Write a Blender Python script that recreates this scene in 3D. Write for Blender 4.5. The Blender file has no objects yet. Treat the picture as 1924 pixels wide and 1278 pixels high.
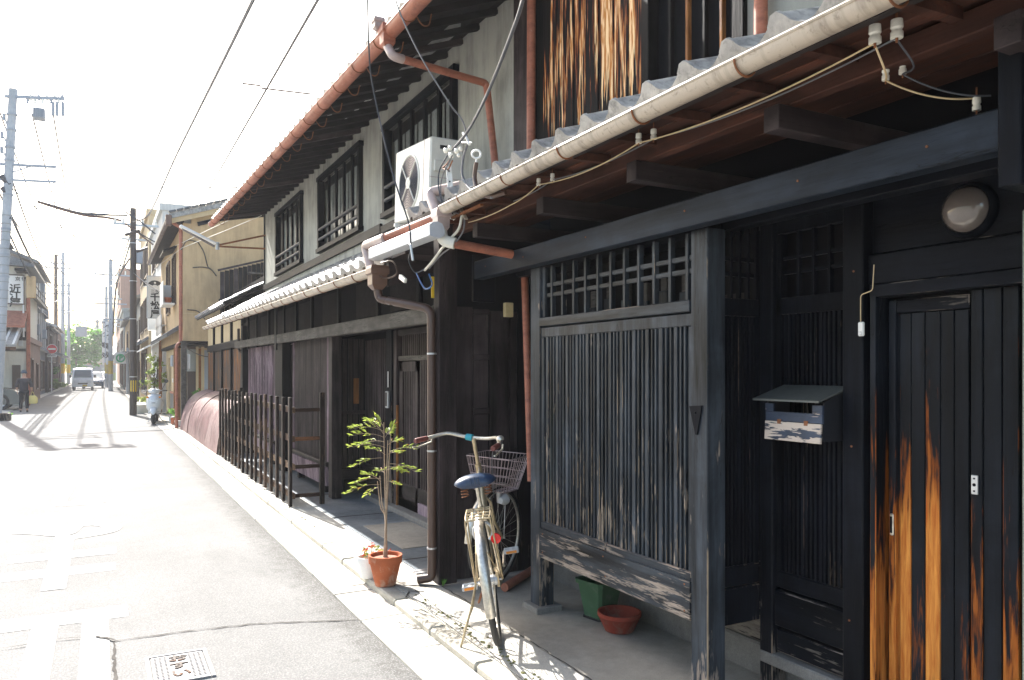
import bpy, math, random
from mathutils import Vector, Matrix, Euler
from math import radians as R, sin, cos, pi
random.seed(7)
SC = bpy.context.scene
COL = SC.collection
# ------------------------------------------------------------------ camera, world, sun, exposure
FPX = 1450.0
YAW = math.atan2(962-190, FPX)
cam_d = bpy.data.cameras.new('camera'); cam = bpy.data.objects.new('camera', cam_d); COL.objects.link(cam)
cam_d.sensor_width = 36; cam_d.lens = FPX/1924*36; cam_d.shift_y = 59/1924; cam_d.clip_start = .05; cam_d.clip_end = 2500
cam.location = (0, 0, 1.5); cam.rotation_euler = (R(90), 0, -YAW)
SC.camera = cam
SUN = Vector((-.16, 1.2, 1.0)).normalized()
w = bpy.data.worlds.new("World"); SC.world = w; w.use_nodes = True
nt = w.node_tree; bgn = nt.nodes['Background']
sky = nt.nodes.new('ShaderNodeTexSky'); sky.sky_type = 'NISHITA'; sky.sun_disc = False
sky.sun_elevation = math.asin(SUN.z); sky.sun_rotation = math.atan2(SUN.x, SUN.y)
sky.air_density = 1.3; sky.dust_density = 4.0; sky.ozone_density = 1.0; sky.altitude = 0
nt.links.new(sky.outputs[0], bgn.inputs[0]); bgn.inputs[1].default_value = .13
sl = bpy.data.lights.new('sun', 'SUN'); sl.energy = 5.0; sl.angle = R(.5); sl.color = (1, .975, .935)
so = bpy.data.objects.new('sun', sl); COL.objects.link(so)
so.rotation_euler = SUN.to_track_quat('Z', 'Y').to_euler()
SC.view_settings.view_transform = 'Standard'; SC.view_settings.look = 'None'
SC.view_settings.exposure = 1.72; SC.view_settings.gamma = 1.0; SC.view_settings.use_curve_mapping = False
SC.cycles.max_bounces = 7; SC.cycles.diffuse_bounces = 4; SC.cycles.glossy_bounces = 3; SC.cycles.transmission_bounces = 4
SC.cycles.volume_bounces = 1; SC.cycles.use_denoising = True

# ------------------------------------------------------------------ measuring: a sight line of the camera cut with a real plane
_s, _c = sin(YAW), cos(YAW)
def _ray(px, py):
    u = (px-962)/FPX; v = (698-py)/FPX
    return (_s+u*_c, _c-u*_s, v)
def ox(px, py, x):
    d = _ray(px, py); t = x/d[0]; return Vector((x, t*d[1], 1.5+t*d[2]))
def oy(px, py, y):
    d = _ray(px, py); t = y/d[1]; return Vector((t*d[0], y, 1.5+t*d[2]))
def oz(px, py, z=0):
    d = _ray(px, py); t = (z-1.5)/d[2]; return Vector((t*d[0], t*d[1], z))

# ------------------------------------------------------------------ mesh builder
class MB:
    def __init__(s): s.v = []; s.f = []; s.e = set()
    def add(s, vs, fs, M=None):
        b = len(s.v)
        s.v += [tuple(M @ Vector(p)) if M else tuple(p) for p in vs]
        s.f += [tuple(i+b for i in f) for f in fs]; return s
    def box(s, x0, x1, y0, y1, z0, z1, M=None, b=0):
        x0, x1 = min(x0, x1), max(x0, x1); y0, y1 = min(y0, y1), max(y0, y1); z0, z1 = min(z0, z1), max(z0, z1)
        if b <= 0:
            return s.add([(x, y, z) for x in (x0, x1) for y in (y0, y1) for z in (z0, z1)],
                [(0,1,3,2), (4,6,7,5), (0,4,5,1), (2,3,7,6), (0,2,6,4), (1,5,7,3)], M)
        b = min(b, (x1-x0)*.4, (y1-y0)*.4, (z1-z0)*.4)
        vs = []; idx = {}
        for i, (x, sx) in enumerate(((x0, 1), (x1, -1))):
            for j, (y, sy) in enumerate(((y0, 1), (y1, -1))):
                for k, (z, sz) in enumerate(((z0, 1), (z1, -1))):
                    idx[i,j,k] = len(vs)
                    vs += [(x, y+sy*b, z+sz*b), (x+sx*b, y, z+sz*b), (x+sx*b, y+sy*b, z)]
        I = lambda i, j, k, a: idx[i,j,k]+a
        s.e |= set(range(len(s.f)+6, len(s.f)+26))
        fs = []
        for i in (0, 1): fs.append([I(i,0,0,0), I(i,0,1,0), I(i,1,1,0), I(i,1,0,0)])
        for j in (0, 1): fs.append([I(0,j,0,1), I(0,j,1,1), I(1,j,1,1), I(1,j,0,1)])
        for k in (0, 1): fs.append([I(0,0,k,2), I(0,1,k,2), I(1,1,k,2), I(1,0,k,2)])
        for i in (0, 1):
            for j in (0, 1): fs.append([I(i,j,0,0), I(i,j,1,0), I(i,j,1,1), I(i,j,0,1)])
            for k in (0, 1): fs.append([I(i,0,k,0), I(i,1,k,0), I(i,1,k,2), I(i,0,k,2)])
        for j in (0, 1):
            for k in (0, 1): fs.append([I(0,j,k,1), I(1,j,k,1), I(1,j,k,2), I(0,j,k,2)])
        for i in (0, 1):
            for j in (0, 1):
                for k in (0, 1): fs.append([I(i,j,k,0), I(i,j,k,1), I(i,j,k,2)])
        return s.add(vs, fs, M)
    def beam(s, p, q, w, h, up=(0, 0, 1), b=0):
        p = Vector(p); q = Vector(q); d = q-p; L = d.length; X = d.normalized()
        Y = Vector(up).cross(X)
        if Y.length < 1e-4: Y = Vector((0, 1, 0)).cross(X)
        Y.normalize(); Z = X.cross(Y)
        M = Matrix((X, Y, Z)).transposed().to_4x4(); M.translation = p
        return s.box(0, L, -w/2, w/2, -h/2, h/2, M, b)
    def tube(s, pts, r, n=8, caps=True, M=None, closed=False):
        P = [Vector(p) for p in pts]; m = len(P)
        rs = r if isinstance(r, (list, tuple)) else [r]*m
        T = []
        for i in range(m):
            a = P[(i-1) % m] if (closed or i > 0) else P[i]; c = P[(i+1) % m] if (closed or i < m-1) else P[i]
            t = (c-a); T.append(t.normalized() if t.length > 1e-9 else Vector((0, 0, 1)))
        ref = Vector((0, 0, 1)) if abs(T[0].z) < .9 else Vector((1, 0, 0))
        U = T[0].cross(ref).normalized(); vs = []
        for i in range(m):
            U = (U - T[i]*U.dot(T[i]))
            U = U.normalized() if U.length > 1e-6 else T[i].orthogonal().normalized()
            V = T[i].cross(U)
            for k in range(n):
                a = 2*pi*k/n; vs.append(P[i]+(U*cos(a)+V*sin(a))*rs[i])
        fs = []
        for i in range(m if closed else m-1):
            for k in range(n):
                j = (i+1) % m
                fs.append((i*n+k, i*n+(k+1) % n, j*n+(k+1) % n, j*n+k))
        if caps and not closed:
            fs.append(tuple(range(n))[::-1]); fs.append(tuple((m-1)*n+k for k in range(n)))
        return s.add(vs, fs, M)
    def cyl(s, p, q, r, n=12, r2=None, M=None):
        return s.tube([p, q], [r, r if r2 is None else r2], n, True, M)
    def lathe(s, prof, n=24, M=None, cap=False):
        vs = []; m = len(prof)
        for k in range(n):
            a = 2*pi*k/n
            for (r, z) in prof: vs.append((r*cos(a), r*sin(a), z))
        fs = []
        for k in range(n):
            j = (k+1) % n
            for i in range(m-1): fs.append((k*m+i, j*m+i, j*m+i+1, k*m+i+1))
        if cap:
            fs.append(tuple(k*m for k in range(n))[::-1]); fs.append(tuple(k*m+m-1 for k in range(n)))
        return s.add(vs, fs, M)
    def prism(s, poly, axis, a, b):
        n = len(poly); vs = []
        for t in (a, b):
            for (p, q) in poly:
                vs.append({'x': (t, p, q), 'y': (p, t, q), 'z': (p, q, t)}[axis])
        fs = [tuple(range(n)), tuple(range(2*n-1, n-1, -1))]
        for i in range(n): fs.append((i, (i+1) % n, n+(i+1) % n, n+i))
        return s.add(vs, fs)
    def loft(s, secs, caps=True):
        n = len(secs[0]); vs = [p for sec in secs for p in sec]; fs = []
        for i in range(len(secs)-1):
            for k in range(n):
                j = (k+1) % n; fs.append((i*n+k, i*n+j, (i+1)*n+j, (i+1)*n+k))
        if caps:
            fs.append(tuple(range(n))[::-1]); fs.append(tuple((len(secs)-1)*n+k for k in range(n)))
        return s.add(vs, fs)
    def mesh(s, name, m=None, smooth=False, recalc=True):
        me = bpy.data.meshes.new(name); me.from_pydata(s.v, [], s.f)
        if s.e and m is not None and m.name in EDGE:
            me.materials.append(m); me.materials.append(EDGE[m.name])
            for i in s.e: me.polygons[i].material_index = 1
        if recalc:
            import bmesh
            bm = bmesh.new(); bm.from_mesh(me); bmesh.ops.recalc_face_normals(bm, faces=bm.faces); bm.to_mesh(me); bm.free()
        if smooth:
            for p in me.polygons: p.use_smooth = True
            try: me.set_sharp_from_angle(angle=R(smooth if smooth > 1 else 40))
            except Exception: pass
        if m is not None and not len(me.materials): me.materials.append(m)
        me.update(); return me
EDGE = {}
WL = {}
def wloc(o): return WL.get(o.name, Vector((0, 0, 0))) if o is not None else Vector((0, 0, 0))
def link(o, parent=None):
    COL.objects.link(o)
    if parent is not None: o.parent = parent
    return o
def tagp(o, label=None, cat=None, group=None, kind=None):
    if label: o['label'] = label
    if cat: o['category'] = cat
    if group: o['group'] = group
    if kind: o['kind'] = kind
    return o
def thing(name, label, cat, loc=(0, 0, 0), rot=None, group=None):
    o = bpy.data.objects.new(name, None); o.empty_display_size = .1; o.location = loc
    if rot: o.rotation_euler = rot
    link(o); WL[o.name] = Vector(loc); return tagp(o, label, cat, group)
def part(name, mb, m, parent=None, smooth=False, local=False, label=None, kind=None):
    """link mb as one mesh object; its vertices are world metres unless local"""
    me = mb.mesh(name, m, smooth) if isinstance(mb, MB) else mb
    o = bpy.data.objects.new(name, me); link(o, parent)
    if not local:
        if parent is not None: o.location = -wloc(parent)
        WL[o.name] = Vector((0, 0, 0))
    else: WL[o.name] = wloc(parent)
    if label: o['label'] = label
    if kind: o['kind'] = kind
    return o
def piece(name, me, parent, loc, rot=None, sc=None, label=None):
    """a repeat that shares mesh data; loc in world metres, or in the parent's frame when the parent is turned"""
    o = bpy.data.objects.new(name, me); link(o, parent)
    o.location = Vector(loc) - wloc(parent)
    if rot: o.rotation_euler = rot
    if sc: o.scale = sc
    if label: o['label'] = label
    WL[o.name] = Vector(loc); return o
def solo(name, mb, m, label, cat, smooth=False, group=None):
    o = part(name, mb, m, None, smooth); return tagp(o, label, cat, group)
def struct(name, mb, m, smooth=False, parent=None):
    o = part(name, mb, m, parent, smooth)
    if parent is None: o['kind'] = 'structure'
    return o
def text_mesh(body, size, m, depth=.004, bold=0.0, align='CENTER'):
    cu = bpy.data.curves.new('t', 'FONT'); cu.body = body; cu.size = size; cu.extrude = depth; cu.offset = bold
    cu.align_x = align; cu.align_y = 'CENTER'; cu.resolution_u = 3
    o = bpy.data.objects.new('t', cu); COL.objects.link(o)
    dg = bpy.context.evaluated_depsgraph_get(); me = bpy.data.meshes.new_from_object(o.evaluated_get(dg))
    bpy.data.objects.remove(o); bpy.data.curves.remove(cu)
    me.materials.clear(); me.materials.append(m); me.name = 'lettering'; return me

def smooth_path(pts, rad=.06, n=4):
    """round the corners of a polyline"""
    P = [Vector(p) for p in pts]; out = [P[0]]
    for i in range(1, len(P)-1):
        a, b, c = P[i-1], P[i], P[i+1]
        r = min(rad, (a-b).length*.45, (c-b).length*.45)
        p = b+(a-b).normalized()*r; q = b+(c-b).normalized()*r
        for k in range(n+1):
            t = k/n; out.append(p*(1-t)**2+b*2*t*(1-t)+q*t*t)
    out.append(P[-1]); return out
def sag(p, q, d, n=16):
    p = Vector(p); q = Vector(q)
    return [p.lerp(q, i/n)-Vector((0, 0, d*4*(i/n)*(1-i/n))) for i in range(n+1)]
def spline(pts, n=6):
    P = [Vector(p) for p in pts]; P = [P[0]*2-P[1]]+P+[P[-1]*2-P[-2]]; out = []
    for i in range(1, len(P)-2):
        for k in range(n):
            t = k/n; a, b, c, d = P[i-1:i+3]
            out.append(.5*((2*b)+(c-a)*t+(2*a-5*b+4*c-d)*t*t+(3*b-a-3*c+d)*t**3))
    out.append(P[-2]); return out

# ------------------------------------------------------------------ materials
class NT:
    def __init__(s, name):
        s.m = bpy.data.materials.new(name); s.m.use_nodes = True; s.t = s.m.node_tree
        s.b = s.t.nodes['Principled BSDF']
    def n(s, typ, ins=None, **kw):
        nd = s.t.nodes.new('ShaderNode'+typ)
        for k, v in kw.items(): setattr(nd, k, v)
        for k, v in (ins or {}).items(): s.set(nd.inputs[k], v)
        return nd
    def set(s, sock, v):
        if isinstance(v, bpy.types.NodeSocket): s.t.links.new(v, sock)
        elif isinstance(v, bpy.types.Node): s.t.links.new(v.outputs[0], sock)
        else:
            if sock.type == 'RGBA' and len(v) == 3: v = (*v, 1)
            sock.default_value = v
    def math(s, op, a, b=0., c=None, clamp=False):
        i = {0: a, 1: b}
        if c is not None: i[2] = c
        return s.n('Math', i, operation=op, use_clamp=clamp).outputs[0]
    def pos(s): return s.n('NewGeometry').outputs['Position']
    def obj(s): return s.n('TexCoord').outputs['Object']
    def vmul(s, v, k): return s.n('VectorMath', {0: v, 1: k}, operation='MULTIPLY').outputs[0]
    def noise(s, v, scale=1., detail=5., rough=.6, dist=0.):
        return s.n('TexNoise', {'Vector': v, 'Scale': scale, 'Detail': detail, 'Roughness': rough, 'Distortion': dist}).outputs['Fac']
    def mr(s, v, a, b, c=0., d=1., t='LINEAR'):
        return s.n('MapRange', {0: v, 1: a, 2: b, 3: c, 4: d}, interpolation_type=t).outputs[0]
    def mix(s, f, a, b, bt='MIX'):
        nd = s.t.nodes.new('ShaderNodeMix'); nd.data_type = 'RGBA'; nd.blend_type = bt
        s.set(nd.inputs[0], f); s.set(nd.inputs[6], a); s.set(nd.inputs[7], b); return nd.outputs[2]
    def rnd(s): return s.n('ObjectInfo').outputs['Random']
    def bump(s, h, st=.3, d=.01):
        nd = s.n('Bump', {'Strength': st, 'Distance': d, 'Height': h}); s.set(s.b.inputs['Normal'], nd)
    def out(s, col=None, rough=None, metal=None, spec=None, **kw):
        if col is not None: s.set(s.b.inputs['Base Color'], col)
        if rough is not None: s.set(s.b.inputs['Roughness'], rough)
        if metal is not None: s.set(s.b.inputs['Metallic'], metal)
        if spec is not None: s.set(s.b.inputs['Specular IOR Level'], spec)
        for k, v in kw.items(): s.set(s.b.inputs[k], v)
        return s.m
def plain(name, col, rough=.5, metal=0., var=.12, spec=.5, bump=.0, scale=30, rv=.15, **kw):
    n = NT(name); p = n.obj()
    a = n.noise(p, scale, 4, .6); b = n.noise(p, scale*.13, 3, .6)
    k = n.math('ADD', n.mr(n.math('ADD', a, b), .7, 1.3, 1-var, 1+var), n.mr(n.rnd(), 0, 1, -rv*.5, rv*.5))
    c = n.mix(1., col, n.n('CombineColor', {0: k, 1: k, 2: k}), 'MULTIPLY')
    if bump: n.bump(a, bump, .005)
    return n.out(c, n.mr(b, .3, .7, max(0, rough-.08), rough+.08), metal, spec, **kw)
def wood(name, paint, bare, axis='z', amt=.0, low=.0, zlo=.3, zhi=1.2, rough=.5, bare2=None, soft=.10, rv=.3, gs=1., streak=.35, spec=.12, patch=(7, 7, 1.6), halo=False):
    """weathered painted timber; axis is the grain; amt wear everywhere, low more of it near the ground"""
    n = NT(name); p = n.pos()
    g = {'z': (75, 75, 6.5), 'y': (75, 6.5, 75), 'x': (6.5, 75, 75)}[axis]
    if axis == 'y': patch = (patch[0], patch[2], patch[1])
    if axis == 'x': patch = (patch[2], patch[1], patch[0])
    r = n.rnd(); off = n.vmul(n.n('CombineXYZ', {0: r, 1: r, 2: r}).outputs[0], (3.1, 7.7, 5.3))
    pp = n.n('VectorMath', {0: p, 1: off}, operation='ADD').outputs[0]
    gr = n.noise(n.vmul(pp, tuple(k*gs for k in g)), 1., 7, .62, .25)
    pa = n.noise(n.vmul(p, patch), 1., 4, .6, .4)
    st = n.noise(n.vmul(p, tuple(k*.22 for k in g)), 1., 4, .6)
    m = n.math('ADD', n.math('MULTIPLY', gr, .95), n.math('MULTIPLY', pa, 1.35))
    m = n.math('ADD', n.math('SUBTRACT', m, .65), n.mr(r, 0, 1, -.10, .10))
    z = n.n('SeparateXYZ', {0: p}).outputs[2]
    zf = n.mr(z, zlo, zhi, 1., 0., 'SMOOTHSTEP')
    T = n.math('SUBTRACT', 1.0-.6*amt, n.math('MULTIPLY', zf, .6*low))
    mask = n.math('DIVIDE', n.math('SUBTRACT', m, T), soft, clamp=True)
    k = n.math('ADD', n.mr(st, .3, .7, 1-streak, 1+streak), n.mr(r, 0, 1, -rv*.5, rv*.5))
    du = n.mr(n.noise(p, 2.6, 5, .65, .5), .42, .66, .80, 1.45); k = n.math('MULTIPLY', k, du)
    ck = n.noise(n.vmul(pp, tuple(q*.30 for q in g)), 1., 3, .55, .6)
    ln = n.math('MULTIPLY', n.mr(n.math('ABSOLUTE', n.math('SUBTRACT', ck, .5)), .0, .011, 1., 0.), n.mr(pa, .48, .56))
    pc = n.mix(1., paint, n.n('CombineColor', {0: k, 1: k, 2: k}), 'MULTIPLY'); pc = n.mix(n.math('MULTIPLY', ln, .8), pc, (.003, .003, .003))
    wc = n.mix(n.mr(gr, .35, .65), bare, bare2 or tuple(c*.45 for c in bare))
    if halo: wc = n.mix(n.mr(mask, .35, 1.0), tuple(c*.5 for c in bare2), wc)
    col = n.mix(n.mr(mask, 0, .45) if halo else mask, pc, wc)
    n.bump(n.math('SUBTRACT', gr, n.math('MULTIPLY', n.math('ADD', mask, ln), .5)), .4, .004)
    return n.out(col, n.math('ADD', rough-.08, n.math('MULTIPLY', mask, .35)), 0., spec)
M = {}
# near house: black-blue paint, glossy sky highlights put into its streaks; worn bare near the ground and along the edges
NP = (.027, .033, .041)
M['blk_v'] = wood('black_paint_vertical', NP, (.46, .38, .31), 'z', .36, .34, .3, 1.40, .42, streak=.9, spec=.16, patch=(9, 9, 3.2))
M['blk_y'] = wood('black_paint_horizontal', NP, (.42, .35, .29), 'y', .40, .58, .25, .9, .42, streak=.9, spec=.16, patch=(26, 26, 3.0), gs=1.3)
M['blk_x'] = wood('black_paint_cross', NP, (.36, .28, .21), 'x', .3, .4, .25, .8)
M['blk_beam'] = wood('blue_black_beam', (.017, .024, .036), (.12, .12, .13), 'y', .25, 0, streak=.5)
IK = (.0050, .0060, .0090)  # darker copy of the house paint; shade of the recess is in its colour
M['ink_v'] = wood('ink_shade_paint_vertical', IK, (.26, .22, .19), 'z', .22, .45, .1, 1.1, streak=.5, spec=.06)
M['ink_y'] = wood('ink_shade_paint_horizontal', IK, (.26, .23, .20), 'y', .25, .42, .1, .8, streak=.5, spec=.06)
OR, OR2 = (.64, .275, .060), (.36, .095, .016)
M['door'] = wood('worn_door_paint', (.006, .008, .012), OR, 'z', .10, 1.0, .45, 1.6, .4, OR2, .34, .1, .8, .5, .10, (18, 18, 1.6), True)
M['door_little'] = wood('lightly_worn_door_paint', (.006, .008, .012), OR, 'z', .10, .62, .4, 1.5, .4, OR2, .34, .1, .8, .5, .10, (18, 18, 1.6), True)
M['door_much'] = wood('heavily_worn_door_paint', (.006, .008, .012), OR, 'z', .20, 1.25, .65, 1.75, .4, OR2, .34, .1, .8, .5, .10, (18, 18, 1.6), True)
M['door_edge'] = wood('worn_door_edge', (.006, .008, .012), OR, 'z', .25, .85, .55, 1.6, .4, OR2, .34, .1, .8, .5, .10, (18, 18, 1.6), True)
M['char'] = wood('charred_cedar', (.009, .008, .008), (.60, .36, .15), 'z', -.2, 0, rough=.7)
EDGE['black_paint_vertical'] = wood('worn_edge_vertical', NP, (.42, .32, .22), 'z', .55, .42, .3, 1.6, .6)
EDGE['black_paint_horizontal'] = wood('worn_edge_horizontal', NP, (.42, .33, .26), 'y', .62, .4, .3, 1.0, .6)
EDGE['ink_shade_paint_vertical'] = wood('worn_edge_dark_vertical', IK, (.30, .22, .16), 'z', .45, .4, .2, 1.2, .6)
EDGE['ink_shade_paint_horizontal'] = wood('worn_edge_dark_horizontal', IK, (.34, .29, .25), 'y', .5, .42, .2, .8, .6)
for k in ('worn_door_paint', 'worn_door_edge', 'heavily_worn_door_paint'): EDGE[k] = wood(k+'_rim', (.006, .008, .012), OR, 'z', .35, .8, .5, 1.7, .5, OR2, .26, halo=True)
n = NT('peeling_charred_cedar'); p = n.pos()
r = n.rnd(); pr = n.n('VectorMath', {0: p, 1: n.n('CombineXYZ', {0: r, 1: r, 2: r}).outputs[0]}, operation='ADD').outputs[0]
gr = n.noise(n.vmul(pr, (13, 13, .9)), 1, 6, .55, .5); fi = n.noise(n.vmul(pr, (90, 90, 3.)), 1, 4, .6); tn = n.noise(n.vmul(pr, (40, 40, 1.0)), 1, 3, .6)
rg = n.n('TexWave', {'Vector': n.vmul(pr, (16, 16, 1.6)), 'Scale': 2.2, 'Distortion': 11., 'Detail': 3.}).outputs[1]
z = n.n('SeparateXYZ', {0: p}).outputs[2]
lim = n.math('ADD', n.mr(r, 0, 1, 3.18, 3.48), n.mr(tn, .35, .65, .40, -.40))
mk = n.mr(n.math('SUBTRACT', z, lim), -.01, .03)
v = n.math('ADD', n.math('MULTIPLY', gr, 1.), n.math('MULTIPLY', n.math('SUBTRACT', fi, .5), .5))
v = n.math('SUBTRACT', v, n.mr(r, 0, 1, -.04, .07)); v = n.math('SUBTRACT', v, n.mr(z, 3.7, 4.25, 0, .12))
c = n.mix(n.mr(v, .42, .48), (.010, .008, .008), (.17, .035, .012)); c = n.mix(n.mr(v, .46, .53), c, (.55, .22, .06)); c = n.mix(n.math('MULTIPLY', n.mr(v, .49, .57), n.mr(rg, .9, .35)), c, (.95, .68, .38))
n.bump(fi, .6, .006)
M['peel'] = n.out(n.mix(mk, (.010, .008, .008), c), .7, 0, .15)
def claymat(name, col, lime):
    n = NT(name); p = n.obj(); z = n.n('SeparateXYZ', {0: p}).outputs[2]
    a = n.noise(p, 14, 6, .7, .5); b = n.noise(p, 5, 4, .6); f = n.noise(p, 130, 3, .7)
    c = n.mix(n.mr(b, .35, .65, 0, .5), col, tuple(k*.5 for k in col)); c = n.mix(n.mr(n.math('ADD', a, n.mr(z, 0., .10, .12, -.03)), .52, .68, 0, .65), c, lime)
    n.bump(f, .3, .002); return n.out(c, .85, 0, .2)
# house with plaster upper wall: brown-black timber
BP = (.038, .029, .030)
M['brn_v'] = wood('brown_timber_vertical', BP, (.16, .13, .12), 'z', .58, .20, .05, .6, .6, streak=.6, rv=.6, soft=.25)
M['brn_y'] = wood('brown_timber_horizontal', (.028, .023, .022), (.18, .15, .13), 'y', .5, .2, .05, .6, .6)
M['brn_x'] = wood('brown_timber_cross', BP, (.16, .13, .11), 'x', .45, .2, .05, .6, .6)
M['purple_v'] = wood('faded_purple_timber', (.095, .060, .082), (.38, .29, .33), 'z', .80, .2, .2, .9, .65, streak=.55, rv=.5)
M['grey_beam'] = wood('grey_weathered_beam', (.075, .068, .060), (.20, .185, .165), 'y', .8, 0, rough=.75)
M['fence'] = wood('fence_timber', (.020, .014, .012), (.17, .105, .07), 'z', .6, .1, rough=.55)
M['fence_y'] = wood('fence_rail_timber_sunlit', (.10, .060, .040), (.36, .24, .16), 'y', .75, .1, rough=.6)  # lighter than the uprights: sun on the rails is put into the colour
M['fence_x'] = wood('fence_cross_timber', (.028, .015, .010), (.22, .10, .05), 'x', .6, .1, rough=.6)
M['orange_wood'] = wood('burnt_orange_boards', (.030, .018, .014), (.42, .17, .05), 'z', .85, 0, rough=.6, soft=.3)
M['pillar_wood'] = wood('orange_brown_pillar', (.22, .09, .03), (.45, .2, .07), 'z', .8, 0, rough=.5)
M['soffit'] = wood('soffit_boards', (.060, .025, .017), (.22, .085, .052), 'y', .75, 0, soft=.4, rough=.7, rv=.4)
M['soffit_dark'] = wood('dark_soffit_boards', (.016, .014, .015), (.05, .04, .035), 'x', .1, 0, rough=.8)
M['darkvoid'] = plain('dark_interior', (.008, .008, .010), .9, spec=.1)  # near-black colour stands in for shade in holes and unlit interiors
M['dimwall'] = plain('dim_brown_wall', (.07, .05, .04), .9)
def plaster(name, col, stain, amt=.5):
    n = NT(name); p = n.pos()
    a = n.noise(n.vmul(p, (9, 9, 1.3)), 1, 6, .65, .3); b = n.noise(p, 3.1, 6, .6); c = n.noise(p, 70, 3, .7)
    f = n.mr(n.math('ADD', n.math('MULTIPLY', a, .6), n.math('MULTIPLY', b, .4)), .44, .66, 0, amt)
    col2 = n.mix(f, col, stain)
    col2 = n.mix(n.mr(c, .3, .7, 0, .18), col2, tuple(k*.6 for k in col))
    n.bump(n.math('ADD', c, n.math('MULTIPLY', b, 2)), .25, .004)
    return n.out(col2, .9, 0., .2)
M['plaster'] = plaster('weathered_plaster', (.42, .42, .37), (.17, .17, .155), .8)
M['ochre'] = plaster('ochre_render', (.54, .39, .225), (.36, .26, .15), .8)
M['ochre_pale'] = plaster('pale_ochre_render', (.56, .44, .27), (.40, .30, .18), .5)
M['cream'] = plaster('cream_render', (.68, .66, .58), (.45, .44, .40), .5)
M['concrete_wall'] = plaster('pale_concrete_wall', (.60, .60, .57), (.38, .38, .37), .6)
M['grey_wall'] = plaster('grey_green_wall', (.30, .31, .28), (.18, .19, .18), .6)
M['rose_wall'] = plaster('brown_pink_render', (.26, .19, .165), (.15, .11, .10), .6)
M['brick_far'] = plaster('far_brick_wall', (.34, .19, .13), (.22, .12, .09), .6)
def tilemat(name, col, col2):
    n = NT(name); p = n.pos()
    pw = n.pos(); a = n.noise(p, 9, 6, .65); b = n.noise(p, 60, 4, .6); g = n.noise(pw, 22, 7, .7, .4); h = n.noise(pw, 6, 5, .6)
    c = n.mix(n.mr(a, .35, .65), col, col2)
    c = n.mix(n.mr(n.math('ADD', g, n.math('MULTIPLY', h, .6)), .78, .98, 0, .75), c, tuple(k*.38 for k in col2))
    c = n.mix(n.mr(n.noise(pw, 38, 4, .7), .60, .68, 0, .5), c, (.30, .30, .24))
    k = n.mr(n.rnd(), 0, 1, .78, 1.2); c = n.mix(1., c, n.n('CombineColor', {0: k, 1: k, 2: k}), 'MULTIPLY')
    n.bump(b, .25, .003)
    return n.out(c, .42, 0., .6)
M['tile'] = tilemat('silver_grey_roof_tile', (.40, .395, .375), (.22, .22, .215))
M['tile_dark'] = tilemat('dark_grey_roof_tile', (.13, .14, .15), (.07, .075, .085))
def pipemat(name, col, dark):
    n = NT(name); p = n.pos(); a = n.noise(p, 5, 6, .65, .6); b = n.noise(n.vmul(p, (14, 5, 30)), 1, 5, .65); f = n.noise(p, 70, 3, .7)
    c = n.mix(n.mr(n.math('ADD', n.math('MULTIPLY', a, .5), n.math('MULTIPLY', b, .5)), .47, .64, 0, .8), col, dark)
    c = n.mix(n.mr(f, .62, .72, 0, .5), c, (.45, .33, .27)); n.bump(b, .12, .003)
    return n.out(c, n.mr(a, .3, .7, .38, .62), 0, .3)
M['copper'] = pipemat('terracotta_pipe', (.38, .14, .085), (.17, .065, .045))
M['brownpipe'] = plain('dark_brown_pipe', (.075, .042, .030), .35, 0, .1, rv=.0)
M['brownbox'] = plain('brown_rain_box', (.12, .065, .045), .4, 0, .1)
M['greypipe'] = plain('pale_grey_brown_pipe', (.42, .33, .30), .4, 0, .15)
def guttermat():
    n = NT('stained_cream_gutter'); p = n.pos()
    a = n.noise(n.vmul(p, (2, 26, 2)), 1, 6, .6); b = n.noise(n.vmul(p, (3, 5, 3)), 1, 4, .6)
    c = n.mix(n.mr(n.math('ADD', a, b), 1.0, 1.35, 0, .8), (.48, .41, .33), (.12, .09, .065))
    c = n.mix(n.mr(n.noise(p, 34, 5, .7, .5), .55, .68, 0, .6), c, (.16, .12, .09))
    return n.out(c, .38, 0., .5)
M['gutter'] = guttermat()
M['rust'] = plain('rusty_steel', (.22, .085, .035), .7, .3, .4, scale=50)
M['steel'] = plain('galvanised_steel', (.50, .51, .52), .4, .7, .15)
M['chrome'] = plain('dull_chrome', (.62, .58, .50), .36, .8, .3, scale=60)
M['white_paint'] = plain('white_enamel', (.75, .75, .72), .35, 0, .06, rv=.04)
M['ac_white'] = plain('cream_metal_casing', (.68, .67, .60), .4, 0, .06, rv=0)
M['porcelain'] = plain('white_porcelain', (.72, .70, .62), .25, 0, .12)
M['black_rubber'] = plain('black_rubber', (.018, .018, .018), .7)
M['black_plastic'] = plain('black_plastic', (.02, .02, .022), .4)
M['wire_dark'] = plain('dark_cable', (.045, .050, .062), .55)
M['wire_grey'] = plain('grey_cable', (.13, .13, .14), .5)
M['wire_white'] = plain('white_cable', (.60, .58, .50), .5)
M['wire_yellow'] = plain('yellowed_wire', (.55, .42, .24), .5)
M['blue_plastic'] = plain('blue_plastic', (.03, .12, .33), .4)
M['grey_metal'] = plain('light_grey_metal_cover', (.50, .52, .55), .45, .1, .08)
M['glass_dark'] = plain('dark_window_glass', (.05, .06, .065), .08, 0, .2, spec=.8)
M['glass_pale'] = plain('pale_window_glass', (.30, .33, .32), .15, 0, .25, spec=.7)  # pale grey base stands in for sky reflected in the panes
M['shoji'] = plain('paper_screen', (.55, .53, .46), .8)
M['milk_glass'] = plain('frosted_lamp_glass', (.13, .11, .10), .04, 0, .1, spec=.9)
M['terracotta'] = claymat('terracotta_clay', (.40, .115, .05), (.44, .30, .22))
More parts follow.
